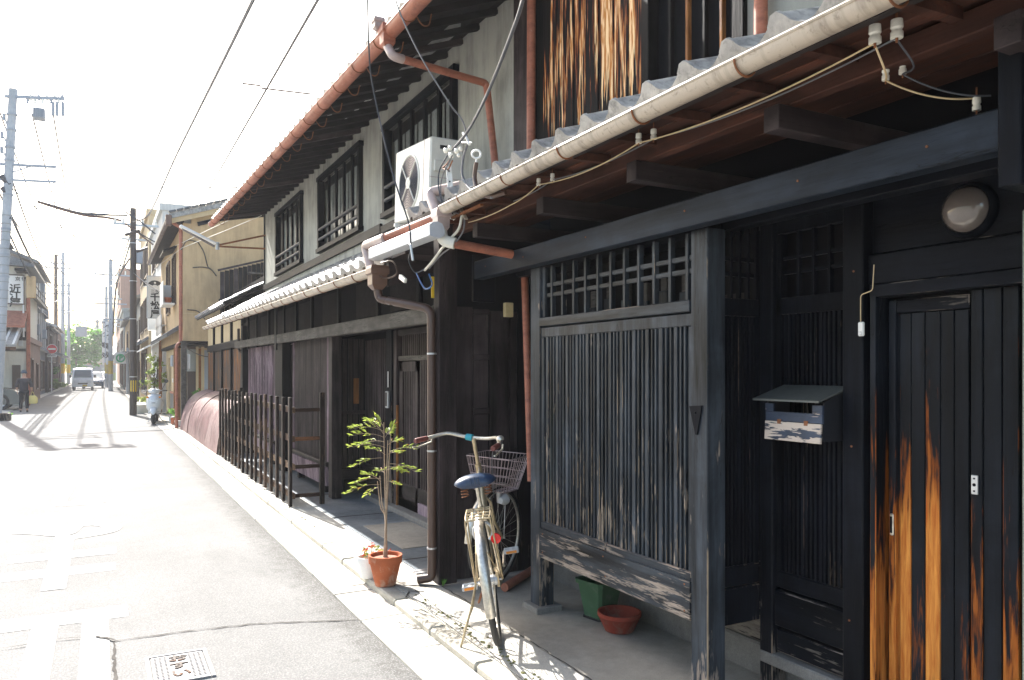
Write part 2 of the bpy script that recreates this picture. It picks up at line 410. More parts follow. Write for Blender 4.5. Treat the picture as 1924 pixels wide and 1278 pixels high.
M['redclay'] = claymat('red_brown_clay', (.27, .050, .030), (.22, .12, .09))
M['green_glaze'] = claymat('green_glazed_plastic', (.060, .130, .070), (.11, .15, .11))
M['soil'] = plain('reddish_potting_grit', (.36, .15, .10), .95, 0, .5, bump=.9, scale=120)
M['stem'] = plain('brown_woody_stem', (.34, .25, .17), .7, 0, .3, scale=60)
def leafmat(name, c1, c2, tr=.35):
    n = NT(name); r = n.rnd(); p = n.pos()
    f = n.math('ADD', n.math('MULTIPLY', r, .6), n.math('MULTIPLY', n.noise(p, 7, 3), .5))
    c = n.mix(f, c1, c2)
    n.out(c, .5, 0., .35)
    t = n.n('BsdfTranslucent', {'Color': c}); mx = n.n('MixShader', {0: tr})
    n.t.links.new(n.b.outputs[0], mx.inputs[1]); n.t.links.new(t.outputs[0], mx.inputs[2])
    n.t.links.new(mx.outputs[0], n.t.nodes['Material Output'].inputs[0]); return n.m
M['leaf_lime'] = leafmat('lime_green_leaf', (.48, .50, .10), (.18, .27, .05), .5)
M['leaf_red'] = leafmat('reddish_leaf', (.36, .10, .03), (.22, .12, .03), .4)
M['leaf_green'] = leafmat('green_leaf', (.17, .36, .05), (.06, .18, .02), .5)
M['leaf_yellow'] = leafmat('yellow_green_leaf', (.30, .34, .08), (.14, .22, .05), .4)
M['petal_red'] = plain('red_petal', (.62, .05, .03), .6, rv=.3)
M['petal_orange'] = plain('orange_petal', (.68, .22, .03), .6, rv=.3)
M['petal_yellow'] = plain('yellow_petal', (.70, .55, .05), .6, rv=.3)
M['petal_white'] = plain('white_petal', (.75, .75, .70), .6)
M['ink'] = plain('black_sign_ink', (.012, .012, .012), .5)
M['sign_white'] = plain('white_sign_face', (.72, .72, .70), .4, 0, .05)
M['sign_red'] = plain('red_sign_face', (.55, .012, .02), .4)
M['sign_green'] = plain('green_sign_face', (.01, .30, .12), .4)
M['guard'] = wood('maroon_curved_cover', (.155, .085, .085), (.34, .24, .225), 'z', .85, .0, rough=.5, streak=.12, rv=.2)
M['pole_black'] = plain('black_brown_steel_pole', (.045, .033, .030), .45, .2, .1)
def concrete(name, c1, c2, spk=.25, sc=1., rough=.85, bump=.4):
    n = NT(name); p = n.pos()
    a = n.noise(p, 1.3*sc, 6, .62, .2); b = n.noise(p, 14*sc, 5, .7); c = n.noise(p, 160*sc, 2, .7)
    f = n.mr(n.math('ADD', n.math('MULTIPLY', a, .65), n.math('MULTIPLY', b, .35)), .40, .62)
    col = n.mix(f, c1, c2)
    k = n.math('ADD', n.mr(c, .3, .7, 1-spk, 1+spk), n.mr(n.rnd(), 0, 1, -.06, .06))
    col = n.mix(1., col, n.n('CombineColor', {0: k, 1: k, 2: k}), 'MULTIPLY')
    n.bump(n.math('ADD', c, b), bump, .004)
    return n.out(col, rough, 0., .4)
M['asphalt'] = None
n = NT('aged_asphalt'); p = n.pos()
a = n.noise(p, .8, 6, .62, .3); b = n.noise(p, 9, 4, .7); c = n.noise(p, 120, 3, .8)
vo = n.n('TexVoronoi', {'Vector': p, 'Scale': 85.}).outputs['Distance']
wt = n.noise(n.vmul(p, (2.2, .18, 1)), 1, 3, .6)
f = n.mr(n.math('ADD', n.math('MULTIPLY', a, .6), n.math('ADD', n.math('MULTIPLY', b, .2), n.math('MULTIPLY', wt, .2))), .42, .60)
col = n.mix(f, (.205, .203, .197), (.24, .238, .231))
k = n.math('MULTIPLY', n.mr(c, .35, .65, .80, 1.20), n.mr(vo, 0., .55, 1.16, .80))
col = n.mix(1., col, n.n('CombineColor', {0: k, 1: k, 2: k}), 'MULTIPLY')
xx = n.n('SeparateXYZ', {0: p}).outputs[0]
edge = n.math('MULTIPLY', n.mr(n.math('ADD', xx, n.mr(b, .3, .7, -.12, .12)), 1.12, 1.36), n.mr(vo, .12, .45))
col = n.mix(n.math('MULTIPLY', edge, .55), col, (.06, .056, .05))
wet = n.mr(n.noise(n.vmul(p, (1.6, .5, 1)), 1, 5, .6, .5), .60, .70, 0, .28)
col = n.mix(wet, col, (.11, .108, .104))
n.bump(n.math('ADD', c, n.math('MULTIPLY', vo, -.8)), .5, .006)
M['asphalt'] = n.out(col, .92, 0., .08)
n = NT('worn_white_road_paint'); p = n.pos()
c = n.noise(p, 90, 4, .7); a = n.noise(n.vmul(p, (5, 14, 1)), 1, 5, .65, .6); d = n.noise(p, 1.4, 3)
y_ = n.n('SeparateXYZ', {0: p}).outputs[1]
mk = n.mr(n.math('ADD', n.math('MULTIPLY', a, .7), n.math('ADD', n.math('MULTIPLY', c, .2), n.math('ADD', n.math('MULTIPLY', d, .25), n.mr(y_, 8.5, 10.5, 0., .10)))), .585, .66)
n.bump(c, .4, .004)
M['road_paint'] = n.out(n.mix(mk, (.345, .345, .33), (.22, .218, .212)), .7)
M['kerb'] = concrete('pale_kerb_concrete', (.46, .43, .36), (.31, .29, .24), .15)
M['apron'] = concrete('pale_apron_concrete', (.44, .42, .37), (.33, .31, .27), .15)
M['pave'] = concrete('warm_grey_pavement_concrete', (.33, .30, .25), (.22, .20, .17), .14)
M['slate'] = concrete('blue_grey_slate', (.075, .090, .105), (.18, .20, .215), .2, 1.2, .5)
M['stone'] = concrete('grey_foundation_stone', (.22, .21, .19), (.13, .12, .11), .2)
M['ground'] = concrete('pale_ground', (.22, .21, .19), (.15, .14, .13))
M['pole_conc'] = concrete('pale_concrete_pole', (.42, .45, .48), (.30, .33, .36), .1, .6)
M['pillar_stone'] = concrete('pale_green_granite_pillar', (.34, .38, .34), (.24, .28, .25), .3, 1.)
M['iron'] = plain('worn_iron_cover', (.24, .23, .225), .7, .0, .25, scale=60)
M['crack'] = plain('dark_crack_dirt', (.035, .030, .025), .95)
M['moss'] = plain('dry_moss', (.16, .15, .05), .95, 0, .5)
M['car_black'] = plain('black_car_paint', (.012, .014, .022), .15, 0, .05, spec=.8)
M['car_white'] = plain('white_car_paint', (.72, .73, .73), .25, 0, .03)
M['car_blue'] = plain('dark_blue_car_paint', (.02, .05, .10), .2, 0, .05)
M['headlight'] = plain('clear_headlight', (.60, .62, .64), .1, 0, .05)
M['plate_yellow'] = plain('yellow_plate', (.62, .42, .02), .5)
M['scooter'] = plain('pale_silver_scooter_body', (.62, .65, .67), .25, .1, .04)
M['skin'] = plain('skin', (.45, .26, .18), .6)
M['shirt'] = plain('dark_navy_shirt', (.028, .026, .034), .9, 0, .3)
M['trousers'] = plain('black_trousers', (.010, .010, .014), .9)
M['cap'] = plain('blue_grey_hat', (.07, .10, .14), .9)
M['bag'] = plain('yellow_plastic_bag', (.66, .55, .20), .6)
M['navy_vinyl'] = plain('navy_blue_vinyl', (.012, .032, .075), .32, 0, .2, spec=.6)
M['gold'] = plain('champagne_gold_frame', (.44, .35, .22), .38, .6, .35, scale=40)
M['basket'] = plain('pinkish_steel_wire', (.46, .36, .36), .35, .6, .1)
M['grip'] = plain('red_brown_grip', (.17, .045, .035), .55)
M['teal'] = plain('teal_tape', (.02, .30, .38), .5)
M['reflector_red'] = plain('red_reflector', (.75, .01, .01), .2)
M['reflector_orange'] = plain('orange_reflector', (.75, .25, .02), .25)
M['pedal'] = plain('pale_pedal', (.55, .56, .56), .4)
M['gold_label'] = plain('pale_yellow_paper', (.52, .42, .22), .7)
M['temple'] = plain('grey_temple_wall', (.16, .17, .19), .8)
M['blue_steel'] = plain('grey_blue_equipment', (.30, .33, .37), .5, .2, .1)
M['bark'] = plain('tree_bark', (.10, .075, .055), .9, 0, .3)
M['mailfront'] = wood('peeling_blue_mailbox_paint', (.030, .042, .068), (.50, .42, .35), 'y', .50, .0, 1.21, 1.31, .5, (.50, .42, .36), .04, .0, 1.2, .2, .3, (6, 40, 7))
M['mailflap'] = wood('badly_peeling_blue_mailbox_paint', (.028, .040, .065), (.56, .48, .40), 'y', .86, .0, 1.21, 1.31, .5, (.50, .42, .36), .05, .0, 1.2, .2, .3, (6, 40, 7))
M['mailside'] = plain('dark_mailbox_side', (.012, .014, .02), .6)
M['mailtop'] = plain('grey_green_mailbox_lid', (.085, .092, .085), .55, .1, .2)
# ------------------------------------------------------------------ setting: ground, road, kerb, pavement
struct('ground', MB().add([(-900, -500, -.012), (900, -500, -.012), (900, 1500, -.012), (-900, 1500, -.012)], [(0, 1, 2, 3)]), M['ground'])
road = struct('road', MB().add([(-3.0, -12, 0), (1.37, -12, 0), (1.37, 170, 0), (-3.0, 170, 0)], [(0, 1, 2, 3)]), M['asphalt'])
def ribbon(mb, pts, wd, z=.004, rag=0.0):
    P = [Vector((a, b, 0)) for a, b in pts]; vs = []
    for i, p in enumerate(P):
        t = (P[min(i+1, len(P)-1)]-P[max(i-1, 0)]).normalized(); nrm = Vector((-t.y, t.x, 0))
        a = wd/2*(1+random.uniform(-rag, rag)); zz = z+i*.00002; vs += [p+nrm*a+Vector((0, 0, zz)), p-nrm*a+Vector((0, 0, zz))]
    mb.add(vs, [(2*i, 2*i+1, 2*i+3, 2*i+2) for i in range(len(P)-1)])
def char(y0, L, strokes, x0=.13, W=.84):
    obs = []
    for k, (wd, pts) in enumerate(strokes):
        mb = MB(); q = [(x0-W*u, y0+(1-v)*L) for u, v in pts]
        if len(q) > 2: q = [tuple(p)[:2] for p in spline([(a, b, 0) for a, b in q], 5)]
        ribbon(mb, q, wd, .0025+.0008*k); obs.append(mb)
    return obs
rm = thing('road_marking', None, None, (0, 0, 0)); rm['kind'] = 'structure'
CH = [(3.15, 2.4, [(.26, [(-.02, .06), (1.05, .06)]), (.135, [(.50, 1), (.50, .12)]), (.24, [(.58, .62), (.98, .62)]), (.14, [(.19, .70), (.19, .12)])]),
      (6.15, 2.65, [(.26, [(.04, .80), (.95, .80)]), (.26, [(.02, .575), (.93, .575)]), (.15, [(.50, 1), (.50, .26)]),
                    (.17, [(.50, .30), (.36, .29), (.10, .24), (.05, .14), (.20, .07), (.42, .08), (.52, .22), (.70, .17), (.98, .10)])]),
      (9.5, 2.7, [(.14, [(.24, 1), (.24, 0)]), (.2, [(.02, .76), (.22, .78), (.42, .80), (.24, .52), (.02, .28)]),
                  (.15, [(.26, .52), (.42, .74), (.58, .82), (.66, .70), (.62, .40), (.62, .14), (.74, .05), (.98, .22)])])]
for y0, L, st in CH:
    for mb in char(y0, L, st): part('painted_stroke', mb, M['road_paint'], rm)
def crack(name, pts, wd, parent, z=.003):
    P = []
    for i in range(len(pts)-1):
        a, b = pts[i], pts[i+1]; n = max(3, int(math.dist(a, b)/.035))
        for k in range(n): P.append((a[0]+(b[0]-a[0])*k/n+random.uniform(-.006, .006), a[1]+(b[1]-a[1])*k/n+random.uniform(-.006, .006)))
    P.append(pts[-1]); mb = MB(); ribbon(mb, P, wd, z, .55); return part(name, mb, M['crack'], parent)
g = lambda px, py, z=0: tuple(oz(px, py, z))[:2]
crack('crack', [g(690, 1165), g(600, 1168), g(480, 1173), g(330, 1190), g(215, 1206)], .010, road, .0045)
crack('crack', [g(215, 1206), g(180, 1198)], .02, road, .0105)
crack('crack', [g(215, 1206), g(216, 1278), (.02, 2.5)], .014, road)
crack('crack', [(-.85, 5.0), (-.55, 4.95), (-.2, 4.98), g(180, 1198)], .008, road, .0105)
# apron slabs and kerb stones, laid one by one
ap = thing('gutter_apron', None, None, (1.5, 3, 0)); ap['kind'] = 'structure'
kb = thing('kerb', None, None, (1.66, 3, 0)); kb['kind'] = 'structure'
slab_me = MB().box(-.13, .135, .004, .596, -.05, .012, b=.004).mesh('apron_slab', M['apron'])
kerb_me = [MB().box(-.045, .06, .003, .597, -.05, .052, b=.012).mesh('kerb_stone', M['kerb']) for _ in range(1)]
for i in range(56):
    y = .3+i*.6
    piece('apron_slab', slab_me, ap, (1.505+random.uniform(-.002, .002), y, random.uniform(-.002, .002)), (random.uniform(-.002, .002), random.uniform(-.01, .004), 0))
    piece('kerb_stone', kerb_me[0], kb, (1.688+random.uniform(-.004, .004), y+.17, random.uniform(-.004, .003)), (random.uniform(-.003, .003), 0, random.uniform(-.004, .004)))
part('mortar_joint', MB().box(1.74, 1.76, -1, 34, .0, .0475), M['kerb'], kb)
part('far_apron', MB().box(1.375, 1.745, 33.9, 160, -.05, .03), M['apron'], ap)
# pavement behind the kerb
pv = struct('pavement', MB().box(1.752, 3.4, -3, 4.83, -.05, .050).box(1.752, 2.6, 15.2, 21.6, -.05, .048).box(1.752, 3.2, 21.6, 160, -.05, .046), M['pave'])
strip = struct('pavement_edge_strip', MB().box(1.752, 2.02, -3, 15.2, -.04, .054), M['apron'])
pl = struct('slate_paving', MB().box(2.024, 3.4, 5.15, 15.2, -.04, .056), M['slate'])
part('concrete_patch', MB().box(2.16, 2.62, 5.95, 7.0, 0, .061), M['pave'], pl)
part('paving_joint', MB().box(2.03, 2.9, 5.60, 5.615, .05, .059).box(2.03, 2.9, 7.55, 7.562, .05, .059).box(2.03, 2.9, 9.0, 9.012, .05, .059), M['crack'], pl)
tagp(part('round_cover', MB().lathe([(0, .004), (.085, .004), (.09, 0)], 24, Matrix.Translation((2.42, 5.62, .0585))), M['apron']), 'small round white cover set in the dark slate paving', 'drain cover')
solo('drain_channel', MB().box(1.98, 2.36, 5.165, 5.215, .03, .062, b=.004).box(1.98, 2.36, 5.222, 5.27, .03, .062, b=.004), M['iron'], 'narrow iron drain channel crossing the pavement beside the downpipe', 'drain')
crack('crack', [g(795, 1112, .054), g(770, 1112, .054), g(762, 1124, .054)], .012, strip, .058)
crack('crack', [(2.0, 4.83), (1.93, 4.86), (1.80, 4.95)], .014, strip, .058)
crack('crack', [(2.026, 1.0), (2.035, 2.2), (2.022, 3.1), (2.03, 4.0), (2.02, 4.83)], .006, pv, .0575)
crack('crack', [(1.755, 3.4), (1.79, 3.9), (1.81, 4.4), (1.83, 4.8)], .004, strip, .058)
crack('crack', [(1.70, 3.90), (1.66, 3.96), (1.63, 3.94)], .009, kb, .0565)
crack('crack', [(1.52, 5.24), (1.64, 5.25)], .008, ap, .015)
mb = MB()
for i in range(130):
    y = random.uniform(2.4, 4.7) if i < 90 else random.uniform(7, 13); x = random.gauss(1.80, .02) if i < 90 else 1.757
    s = random.uniform(.004, .013); z = .056
    mb.add([(x-s, y, z), (x, y-s, z), (x+s, y, z), (x, y+s, z), (x, y, z+s*.6)], [(0, 1, 4), (1, 2, 4), (2, 3, 4), (3, 0, 4)])
o = solo('moss', mb, M['moss'], 'dry moss and grit in the seam of the pavement edge', 'moss'); o['kind'] = 'stuff'
mb = MB()
for i in range(34):
    x = 1.87+random.uniform(-.12, .10); y = 4.86+random.uniform(-.06, .10); s = random.uniform(.004, .009); a = random.uniform(0, 6.3)
    mb.add([(x+s*cos(a), y+s*sin(a), .057), (x-s*.4*sin(a), y+s*.4*cos(a), .062), (x-s*cos(a), y-s*sin(a), .058), (x+s*.4*sin(a), y-s*.4*cos(a), .06)], [(0, 1, 2, 3)])
o = solo('fallen_leaves', mb, M['stem'], 'dry fallen leaves lying behind the terracotta pot', 'leaves'); o['kind'] = 'stuff'
# manhole cover near the camera
mh = thing('manhole_cover', 'rectangular pale iron cover with dots and lettering in the asphalt', 'manhole cover', (.35, 4.24, 0))
part('cover_frame', MB().box(.20, .22, 4.03, 4.45, -.02, .010, b=.002).box(.48, .50, 4.03, 4.45, -.02, .010, b=.002).box(.222, .478, 4.43, 4.45, -.02, .010, b=.002).box(.222, .478, 4.03, 4.05, -.02, .010, b=.002), M['iron'], mh)
part('cover_plate', MB().box(.226, .474, 4.056, 4.424, -.02, .007, b=.002), M['iron'], mh)
mb = MB()
for i in range(10):
    for j in range(17):
        x = .245+i*.0233; y = 4.075+j*.0205
        if .305 < x < .395: continue
        mb.box(x-.006, x+.006, y-.0035, y+.0035, .004, .0105)
part('raised_stud', mb, M['iron'], mh, kind='stuff')
for k, ch in enumerate('おすい'):
    me = text_mesh(ch, .10, M['fence_x'], .002, .002)
    piece('lettering', me, mh, (.35, 4.355-k*.11, .0095))
# left side kerb strip
struct('left_pavement', MB().box(-3.4, -3.0, 12, 160, -.05, .012), M['apron'])
# ------------------------------------------------------------------ roof tiles, gutters, pipes
def tile_mesh(name, wd, ln, m, eave=False, amp=.030):
    prof = []; N = 10
    for i in range(N+1):
        t = i/N
        z = -amp*sin(pi*min(t/.66, 1)) if t < .66 else amp*.9*sin(pi*(t-.66)/.34)**.7
        prof.append((t*wd*1.03, z))
    th = .016; mb = MB(); vs = []
    for x, dz in ((0, .012), (ln, -.006)):
        for (y, z) in prof: vs.append((x, y, z+dz))
        for (y, z) in prof: vs.append((x, y, z+dz-th))
    n = N+1; fs = []
    for i in range(N):
        fs += [(i, i+1, 2*n+i+1, 2*n+i), (n+i, 3*n+i, 3*n+i+1, n+i+1), (i, n+i, n+i+1, i+1)]
    fs += [(0, 2*n, 3*n, n), (n-1, 2*n-1, 4*n-1, 3*n-1)]
    mb.add(vs, fs)
    if eave:
        vs = []
        for x in (-.014, .004):
            for (y, z) in prof: vs.append((x, y, z+.016))
            for (y, z) in prof: vs.append((x, y, z*.75-.042))
        fs = []
        for i in range(N): fs += [(i, i+1, n+i+1, n+i), (2*n+i, 3*n+i, 3*n+i+1, 2*n+i+1), (i, 2*n+i, 2*n+i+1, i+1), (n+i, n+i+1, 3*n+i+1, 3*n+i)]
        fs += [(0, n, 3*n, 2*n), (n-1, 2*n-1, 4*n-1, 3*n-1)]
        mb.add(vs, fs)
    return mb.mesh(name, m, 35)
def tile_roof(parent, x0, z0, pitch, y0, y1, wd, rows, ln, m, side=1, name='roof_tile', zend=None, amp=.030):
    """side=1: climbs towards +x (right of the street)"""
    a = math.atan(pitch); me_e = tile_mesh('eave_tile', wd, ln, m, True, amp); me_r = tile_mesh(name, wd, ln, m, False, amp)
    cols = int(round((y1-y0)/wd))
    for r in range(rows):
        for c in range(cols):
            d = r*ln*.86
            x = x0+side*d*cos(a); z = z0+((zend-z0)*c/cols if zend else 0)+d*sin(a)
            q = (random.uniform(-.006, .006), -a+random.uniform(-.006, .01), random.uniform(-.008, .008))
            if side == -1: q = (q[0], q[1], pi)
            y = y0+c*wd if side == 1 else y0+(c+1)*wd
            piece('eave_tile' if r == 0 else name, me_e if r == 0 else me_r, parent, (x, y, z+random.uniform(-.002, .002)), q)
def half_gutter(p, q, r, parent, m, n=10, name='gutter'):
    p, q = Vector(p), Vector(q); mb = MB(); vs = []
    for e in (p, q):
        for rr in (r, r-.006):
            for k in range(n+1):
                a = pi+pi*k/n; vs.append((e.x+rr*cos(a), e.y, e.z+rr*sin(a)))
    m_ = n+1; fs = []
    for k in range(n): fs += [(k, k+1, 2*m_+k+1, 2*m_+k), (m_+k, 3*m_+k, 3*m_+k+1, m_+k+1), (k, m_+k, m_+k+1, k+1), (2*m_+k, 2*m_+k+1, 3*m_+k+1, 3*m_+k)]
    fs += [(0, 2*m_, 3*m_, m_), (n, m_+n, 3*m_+n, 2*m_+n)]
    mb.add(vs, fs)
    mb.cyl((p.x-r, p.y, p.z), (q.x-r, q.y, q.z), .006, 6); mb.cyl((p.x+r, p.y, p.z), (q.x+r, q.y, q.z), .006, 6)
    return part(name, mb, m, parent, 50)
def ring_clip(parent, x, y, z, r, m, hook=False):
    pts = [(x+(r+.004)*cos(pi+pi*k/10), y, z+(r+.004)*sin(pi+pi*k/10)) for k in range(11)]
    mb = MB().tube(pts, .004, 6)
    if hook: mb.tube(spline([(x+r, y, z), (x+r+.05, y, z-.06), (x+r+.10, y, z-.05), (x+r+.12, y, z+.03)], 4), .005, 6)
    return part('gutter_clip', mb, m, parent, 50)
def wall_cells(x0, x1, y0, y1, z0, z1, holes):
    ys = sorted({y0, y1, *[h[0] for h in holes], *[h[1] for h in holes]}); zs = sorted({z0, z1, *[h[2] for h in holes], *[h[3] for h in holes]})
    mb = MB()
    for i in range(len(ys)-1):
        for j in range(len(zs)-1):
            cy, cz = (ys[i]+ys[i+1])/2, (zs[j]+zs[j+1])/2
            if any(h[0] < cy < h[1] and h[2] < cz < h[3] for h in holes): continue
            mb.box(x0, x1, ys[i], ys[i+1], zs[j], zs[j+1])
    return mb

# ------------------------------------------------------------------ near house: black timber
NH = thing('black_timber_house', 'black painted timber house with lattice bay, worn orange door and tiled eave', 'house', (2.6, 2.6, .05))
def P(name, mb, m, b=None, **k): return part(name, mb, M[m], NH, **k)
bx = lambda *a, b=.004: MB().box(*a, b=b)
P('post', bx(2.33, 2.43, 4.02, 4.135, .08, 2.128), 'blk_v')
P('post', bx(2.33, 2.435, 2.565, 2.675, .08, 2.128, b=.005), 'blk_v')
P('post_base', bx(2.29, 2.47, 3.985, 4.17, .04, .085, b=.006), 'stone')
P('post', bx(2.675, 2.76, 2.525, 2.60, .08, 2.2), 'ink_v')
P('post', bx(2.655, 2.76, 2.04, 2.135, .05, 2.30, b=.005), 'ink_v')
P('beam', bx(2.25, 2.325, 1.15, 4.78, 2.128, 2.25, b=.005), 'blk_beam')
P('beam', bx(2.45, 2.53, 1.15, 4.55, 2.13, 2.20), 'ink_y')
P('ledge_board', bx(2.40, 2.46, 3.02, 4.35, 2.262, 2.29), 'brn_y')
P('beam', bx(2.76, 2.86, .8, 4.8, 2.19, 2.34), 'ink_y')
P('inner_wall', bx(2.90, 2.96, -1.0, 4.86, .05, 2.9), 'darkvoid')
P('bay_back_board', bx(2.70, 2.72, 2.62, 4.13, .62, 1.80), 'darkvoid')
P('bay_floor', bx(2.34, 2.86, 2.68, 4.02, .575, .595), 'ink_y')
P('foundation_stone', bx(2.78, 2.90, 2.0, 4.83, .04, .20, b=.01), 'stone')
P('foundation_board', bx(2.80, 2.89, 2.62, 4.83, .20, .36), 'ink_y')
# lattice bay
LP = P('lattice_frame', MB().box(2.338, 2.385, 2.676, 4.018, 1.705, 1.762, b=.003).box(2.338, 2.385, 3.985, 4.018, .60, 1.704, b=.003).box(2.338, 2.385, 2.676, 2.70, .60, 1.704, b=.003), 'blk_v')
part('top_rail', bx(2.325, 2.40, 2.677, 4.02, 1.768, 1.822), M['blk_y'], LP)
part('sill_rail', bx(2.335, 2.39, 3.345, 4.019, .555, .602, b=.006), M['blk_y'], LP)
part('sill_rail', bx(2.335, 2.39, 2.676, 3.34, .545, .598, b=.006), M['blk_y'], LP)
part('skirt_board', MB().prism([(2.325, .385), (2.37, .37), (2.372, .552), (2.325, .558)], 'y', 2.676, 4.02), M['blk_y'], LP)
for z in (1.40, 1.155, .86): part('cross_rail', bx(2.366, 2.384, 2.70, 3.985, z, z+.035, b=0), M['blk_y'], LP)
y = 3.972; i = 0
while y > 2.725:
    wd = .027 if i % 3 == 0 else .0135
    wd *= random.uniform(.93, 1.06)
    part('slat', bx(2.345+random.uniform(-.0015, .0015), 2.363, y-wd, y, .595, 1.707, b=.002), M['blk_v'], LP)
    y -= wd+.0172*random.uniform(.93, 1.07); i += 1
GR = P('transom_grid', bx(2.345, 2.385, 3.985, 4.018, 1.824, 2.126), 'blk_v')
for k in range(11):
    y = 3.93-k*.1195; part('grid_bar', bx(2.35, 2.378, y-.020, y, 1.823, 2.126, b=.002), M['blk_v'], GR)
for z in (1.945, 2.005): part('grid_rail', bx(2.356, 2.372, 2.68, 3.985, z, z+.022, b=.001), M['blk_y'], GR)
P('inner_batten', bx(2.66, 2.69, 2.64, 4.1, 1.80, 1.87), 'brn_y')
P('paper_notice', bx(2.50, 2.505, 2.70, 2.76, 1.86, 2.10, b=0), 'gold_label')
for k in range(7):
    yy = 2.84+k*.165; h = 1.93+.02*(k % 3)
    P('inner_batten', bx(2.60, 2.63, yy, yy+.05, 1.826, h+.05), 'grey_beam'); P('inner_block', bx(2.58, 2.60, yy-.03, yy+.045, 1.826, h-.05), 'blk_v')
P('transom_shelf', bx(2.42, 2.66, 2.68, 4.02, 1.80, 1.823), 'ink_y')
# recess side panel (faces the camera) and back panel
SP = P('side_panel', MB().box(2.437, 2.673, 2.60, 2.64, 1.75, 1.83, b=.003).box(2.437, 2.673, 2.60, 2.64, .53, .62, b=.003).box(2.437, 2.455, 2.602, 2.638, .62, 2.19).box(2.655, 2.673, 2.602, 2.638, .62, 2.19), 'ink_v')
part('skirt_board', bx(2.437, 2.673, 2.595, 2.625, .36, .525), M['ink_v'], SP)
for k in range(9):
    x = 2.462+k*.0225; part('slat', bx(x, x+.0115, 2.606, 2.625, .62, 1.75, b=.001), M['ink_v'], SP)
for z in (1.38, 1.0): part('cross_rail', bx(2.455, 2.655, 2.626, 2.637, z, z+.03, b=0), M['ink_v'], SP)
for k in range(3):
    x = 2.505+k*.052; part('grid_bar', bx(x, x+.014, 2.608, 2.63, 1.83, 2.15, b=.001), M['ink_v'], SP)
for z in (1.93, 2.0): part('grid_rail', bx(2.455, 2.655, 2.612, 2.626, z, z+.018, b=0), M['ink_v'], SP)
P('hanging_paper', bx(2.50, 2.54, 2.70, 2.702, 1.86, 2.07, b=0), 'gold_label')
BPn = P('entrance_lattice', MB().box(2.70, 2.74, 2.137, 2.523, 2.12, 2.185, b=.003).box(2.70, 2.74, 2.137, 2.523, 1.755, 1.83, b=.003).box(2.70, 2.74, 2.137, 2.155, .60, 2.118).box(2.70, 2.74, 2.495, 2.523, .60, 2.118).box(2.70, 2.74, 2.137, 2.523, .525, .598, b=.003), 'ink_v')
part('skirt_board', bx(2.685, 2.73, 2.137, 2.523, .355, .515, b=.005), M['ink_y'], BPn)
part('skirt_board', bx(2.70, 2.74, 2.137, 2.523, .235, .335, b=.005), M['ink_y'], BPn)
part('sill_board', bx(2.67, 2.76, 2.137, 2.60, .17, .225, b=.006), M['stone'], BPn)
for k in range(14):
    wd = .0165 if k % 4 == 0 else .0115
    y = 2.485-k*.0238; part('slat', bx(2.706, 2.722, y-wd, y, .60, 1.757, b=.001), M['ink_v'], BPn)
for z in (1.44, 1.0): part('cross_rail', bx(2.724, 2.736, 2.155, 2.495, z, z+.035, b=0), M['ink_y'], BPn)
for k in range(3):
    y = 2.415-k*.083; part('grid_bar', bx(2.706, 2.73, y-.013, y, 1.83, 2.12, b=.001), M['ink_v'], BPn)
for z in (1.935, 2.0): part('grid_rail', bx(2.712, 2.726, 2.155, 2.495, z, z+.016, b=0), M['ink_y'], BPn)
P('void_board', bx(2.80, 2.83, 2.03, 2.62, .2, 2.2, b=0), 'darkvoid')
# door
P('lintel_board', bx(2.685, 2.75, 1.40, 2.038, 1.842, 1.96), 'ink_y')
P('head_board', bx(2.71, 2.76, 1.40, 2.038, 1.965, 2.32), 'ink_y')
DO = P('sliding_door', bx(2.715, 2.75, 1.652, 1.935, 1.725, 1.775, b=.003), 'ink_y')
part('door_frame', MB().box(2.66, 2.75, 1.985, 2.012, .10, 1.80, b=.003), M['door_edge'], DO)
part('door_frame', MB().box(2.66, 2.75, 1.40, 2.014, 1.79, 1.838, b=.003), M['ink_y'], DO)
part('door_stile', bx(2.712, 2.752, 1.937, 1.968, .10, 1.775, b=.003), M['door_edge'], DO)
for a, b_, dm in ((1670, 1690, 'door'), (1690, 1712, 'door_much'), (1712, 1738, 'door_little'), (1738, 1767, 'door_much'), (1767, 1793, 'door_little'), (1793, 1821, 'door_little')):
    ya, yb = ox(a, 700, 2.728).y, ox(b_, 700, 2.728).y
    part('plank', bx(2.728+random.uniform(-.001, .001), 2.745, yb+.0012, ya-.0012, .10, 1.723, b=.0025), M[dm], DO)
part('door_stile', bx(2.706, 2.745, ox(1846, 700, 2.706).y, ox(1824, 700, 2.706).y, .10, 1.788, b=.003), M['door_edge'], DO)
for a, b_, dm in ((1847, 1882, 'door_little'), (1883, 1914, 'door')):
    ya, yb = ox(a, 700, 2.712).y, ox(b_, 700, 2.712).y
    part('plank', bx(2.712, 2.73, yb, ya-.002, .10, 1.788, b=.0025), M[dm], DO)
part('backing_board', bx(2.75, 2.76, 1.3, 2.0, .1, 1.79, b=0), M['ink_v'], DO)
part('threshold', bx(2.62, 2.76, 1.3, 2.04, .05, .098), M['stone'], DO)
h = ox(1680, 985, 2.726)
pull = part('door_pull', MB().box(2.708, 2.7275, h.y-.010, h.y+.010, h.z-.045, h.z+.045, b=.006), M['chrome'], DO)
part('pull_recess', MB().box(2.706, 2.7078, h.y-.005, h.y+.005, h.z-.032, h.z+.032), M['darkvoid'], pull)
h = ox(1832, 911, 2.704)
lk = part('lock_plate', MB().box(2.699, 2.706, h.y-.012, h.y+.012, h.z-.034, h.z+.034, b=.002), M['steel'], DO)
mb = MB()
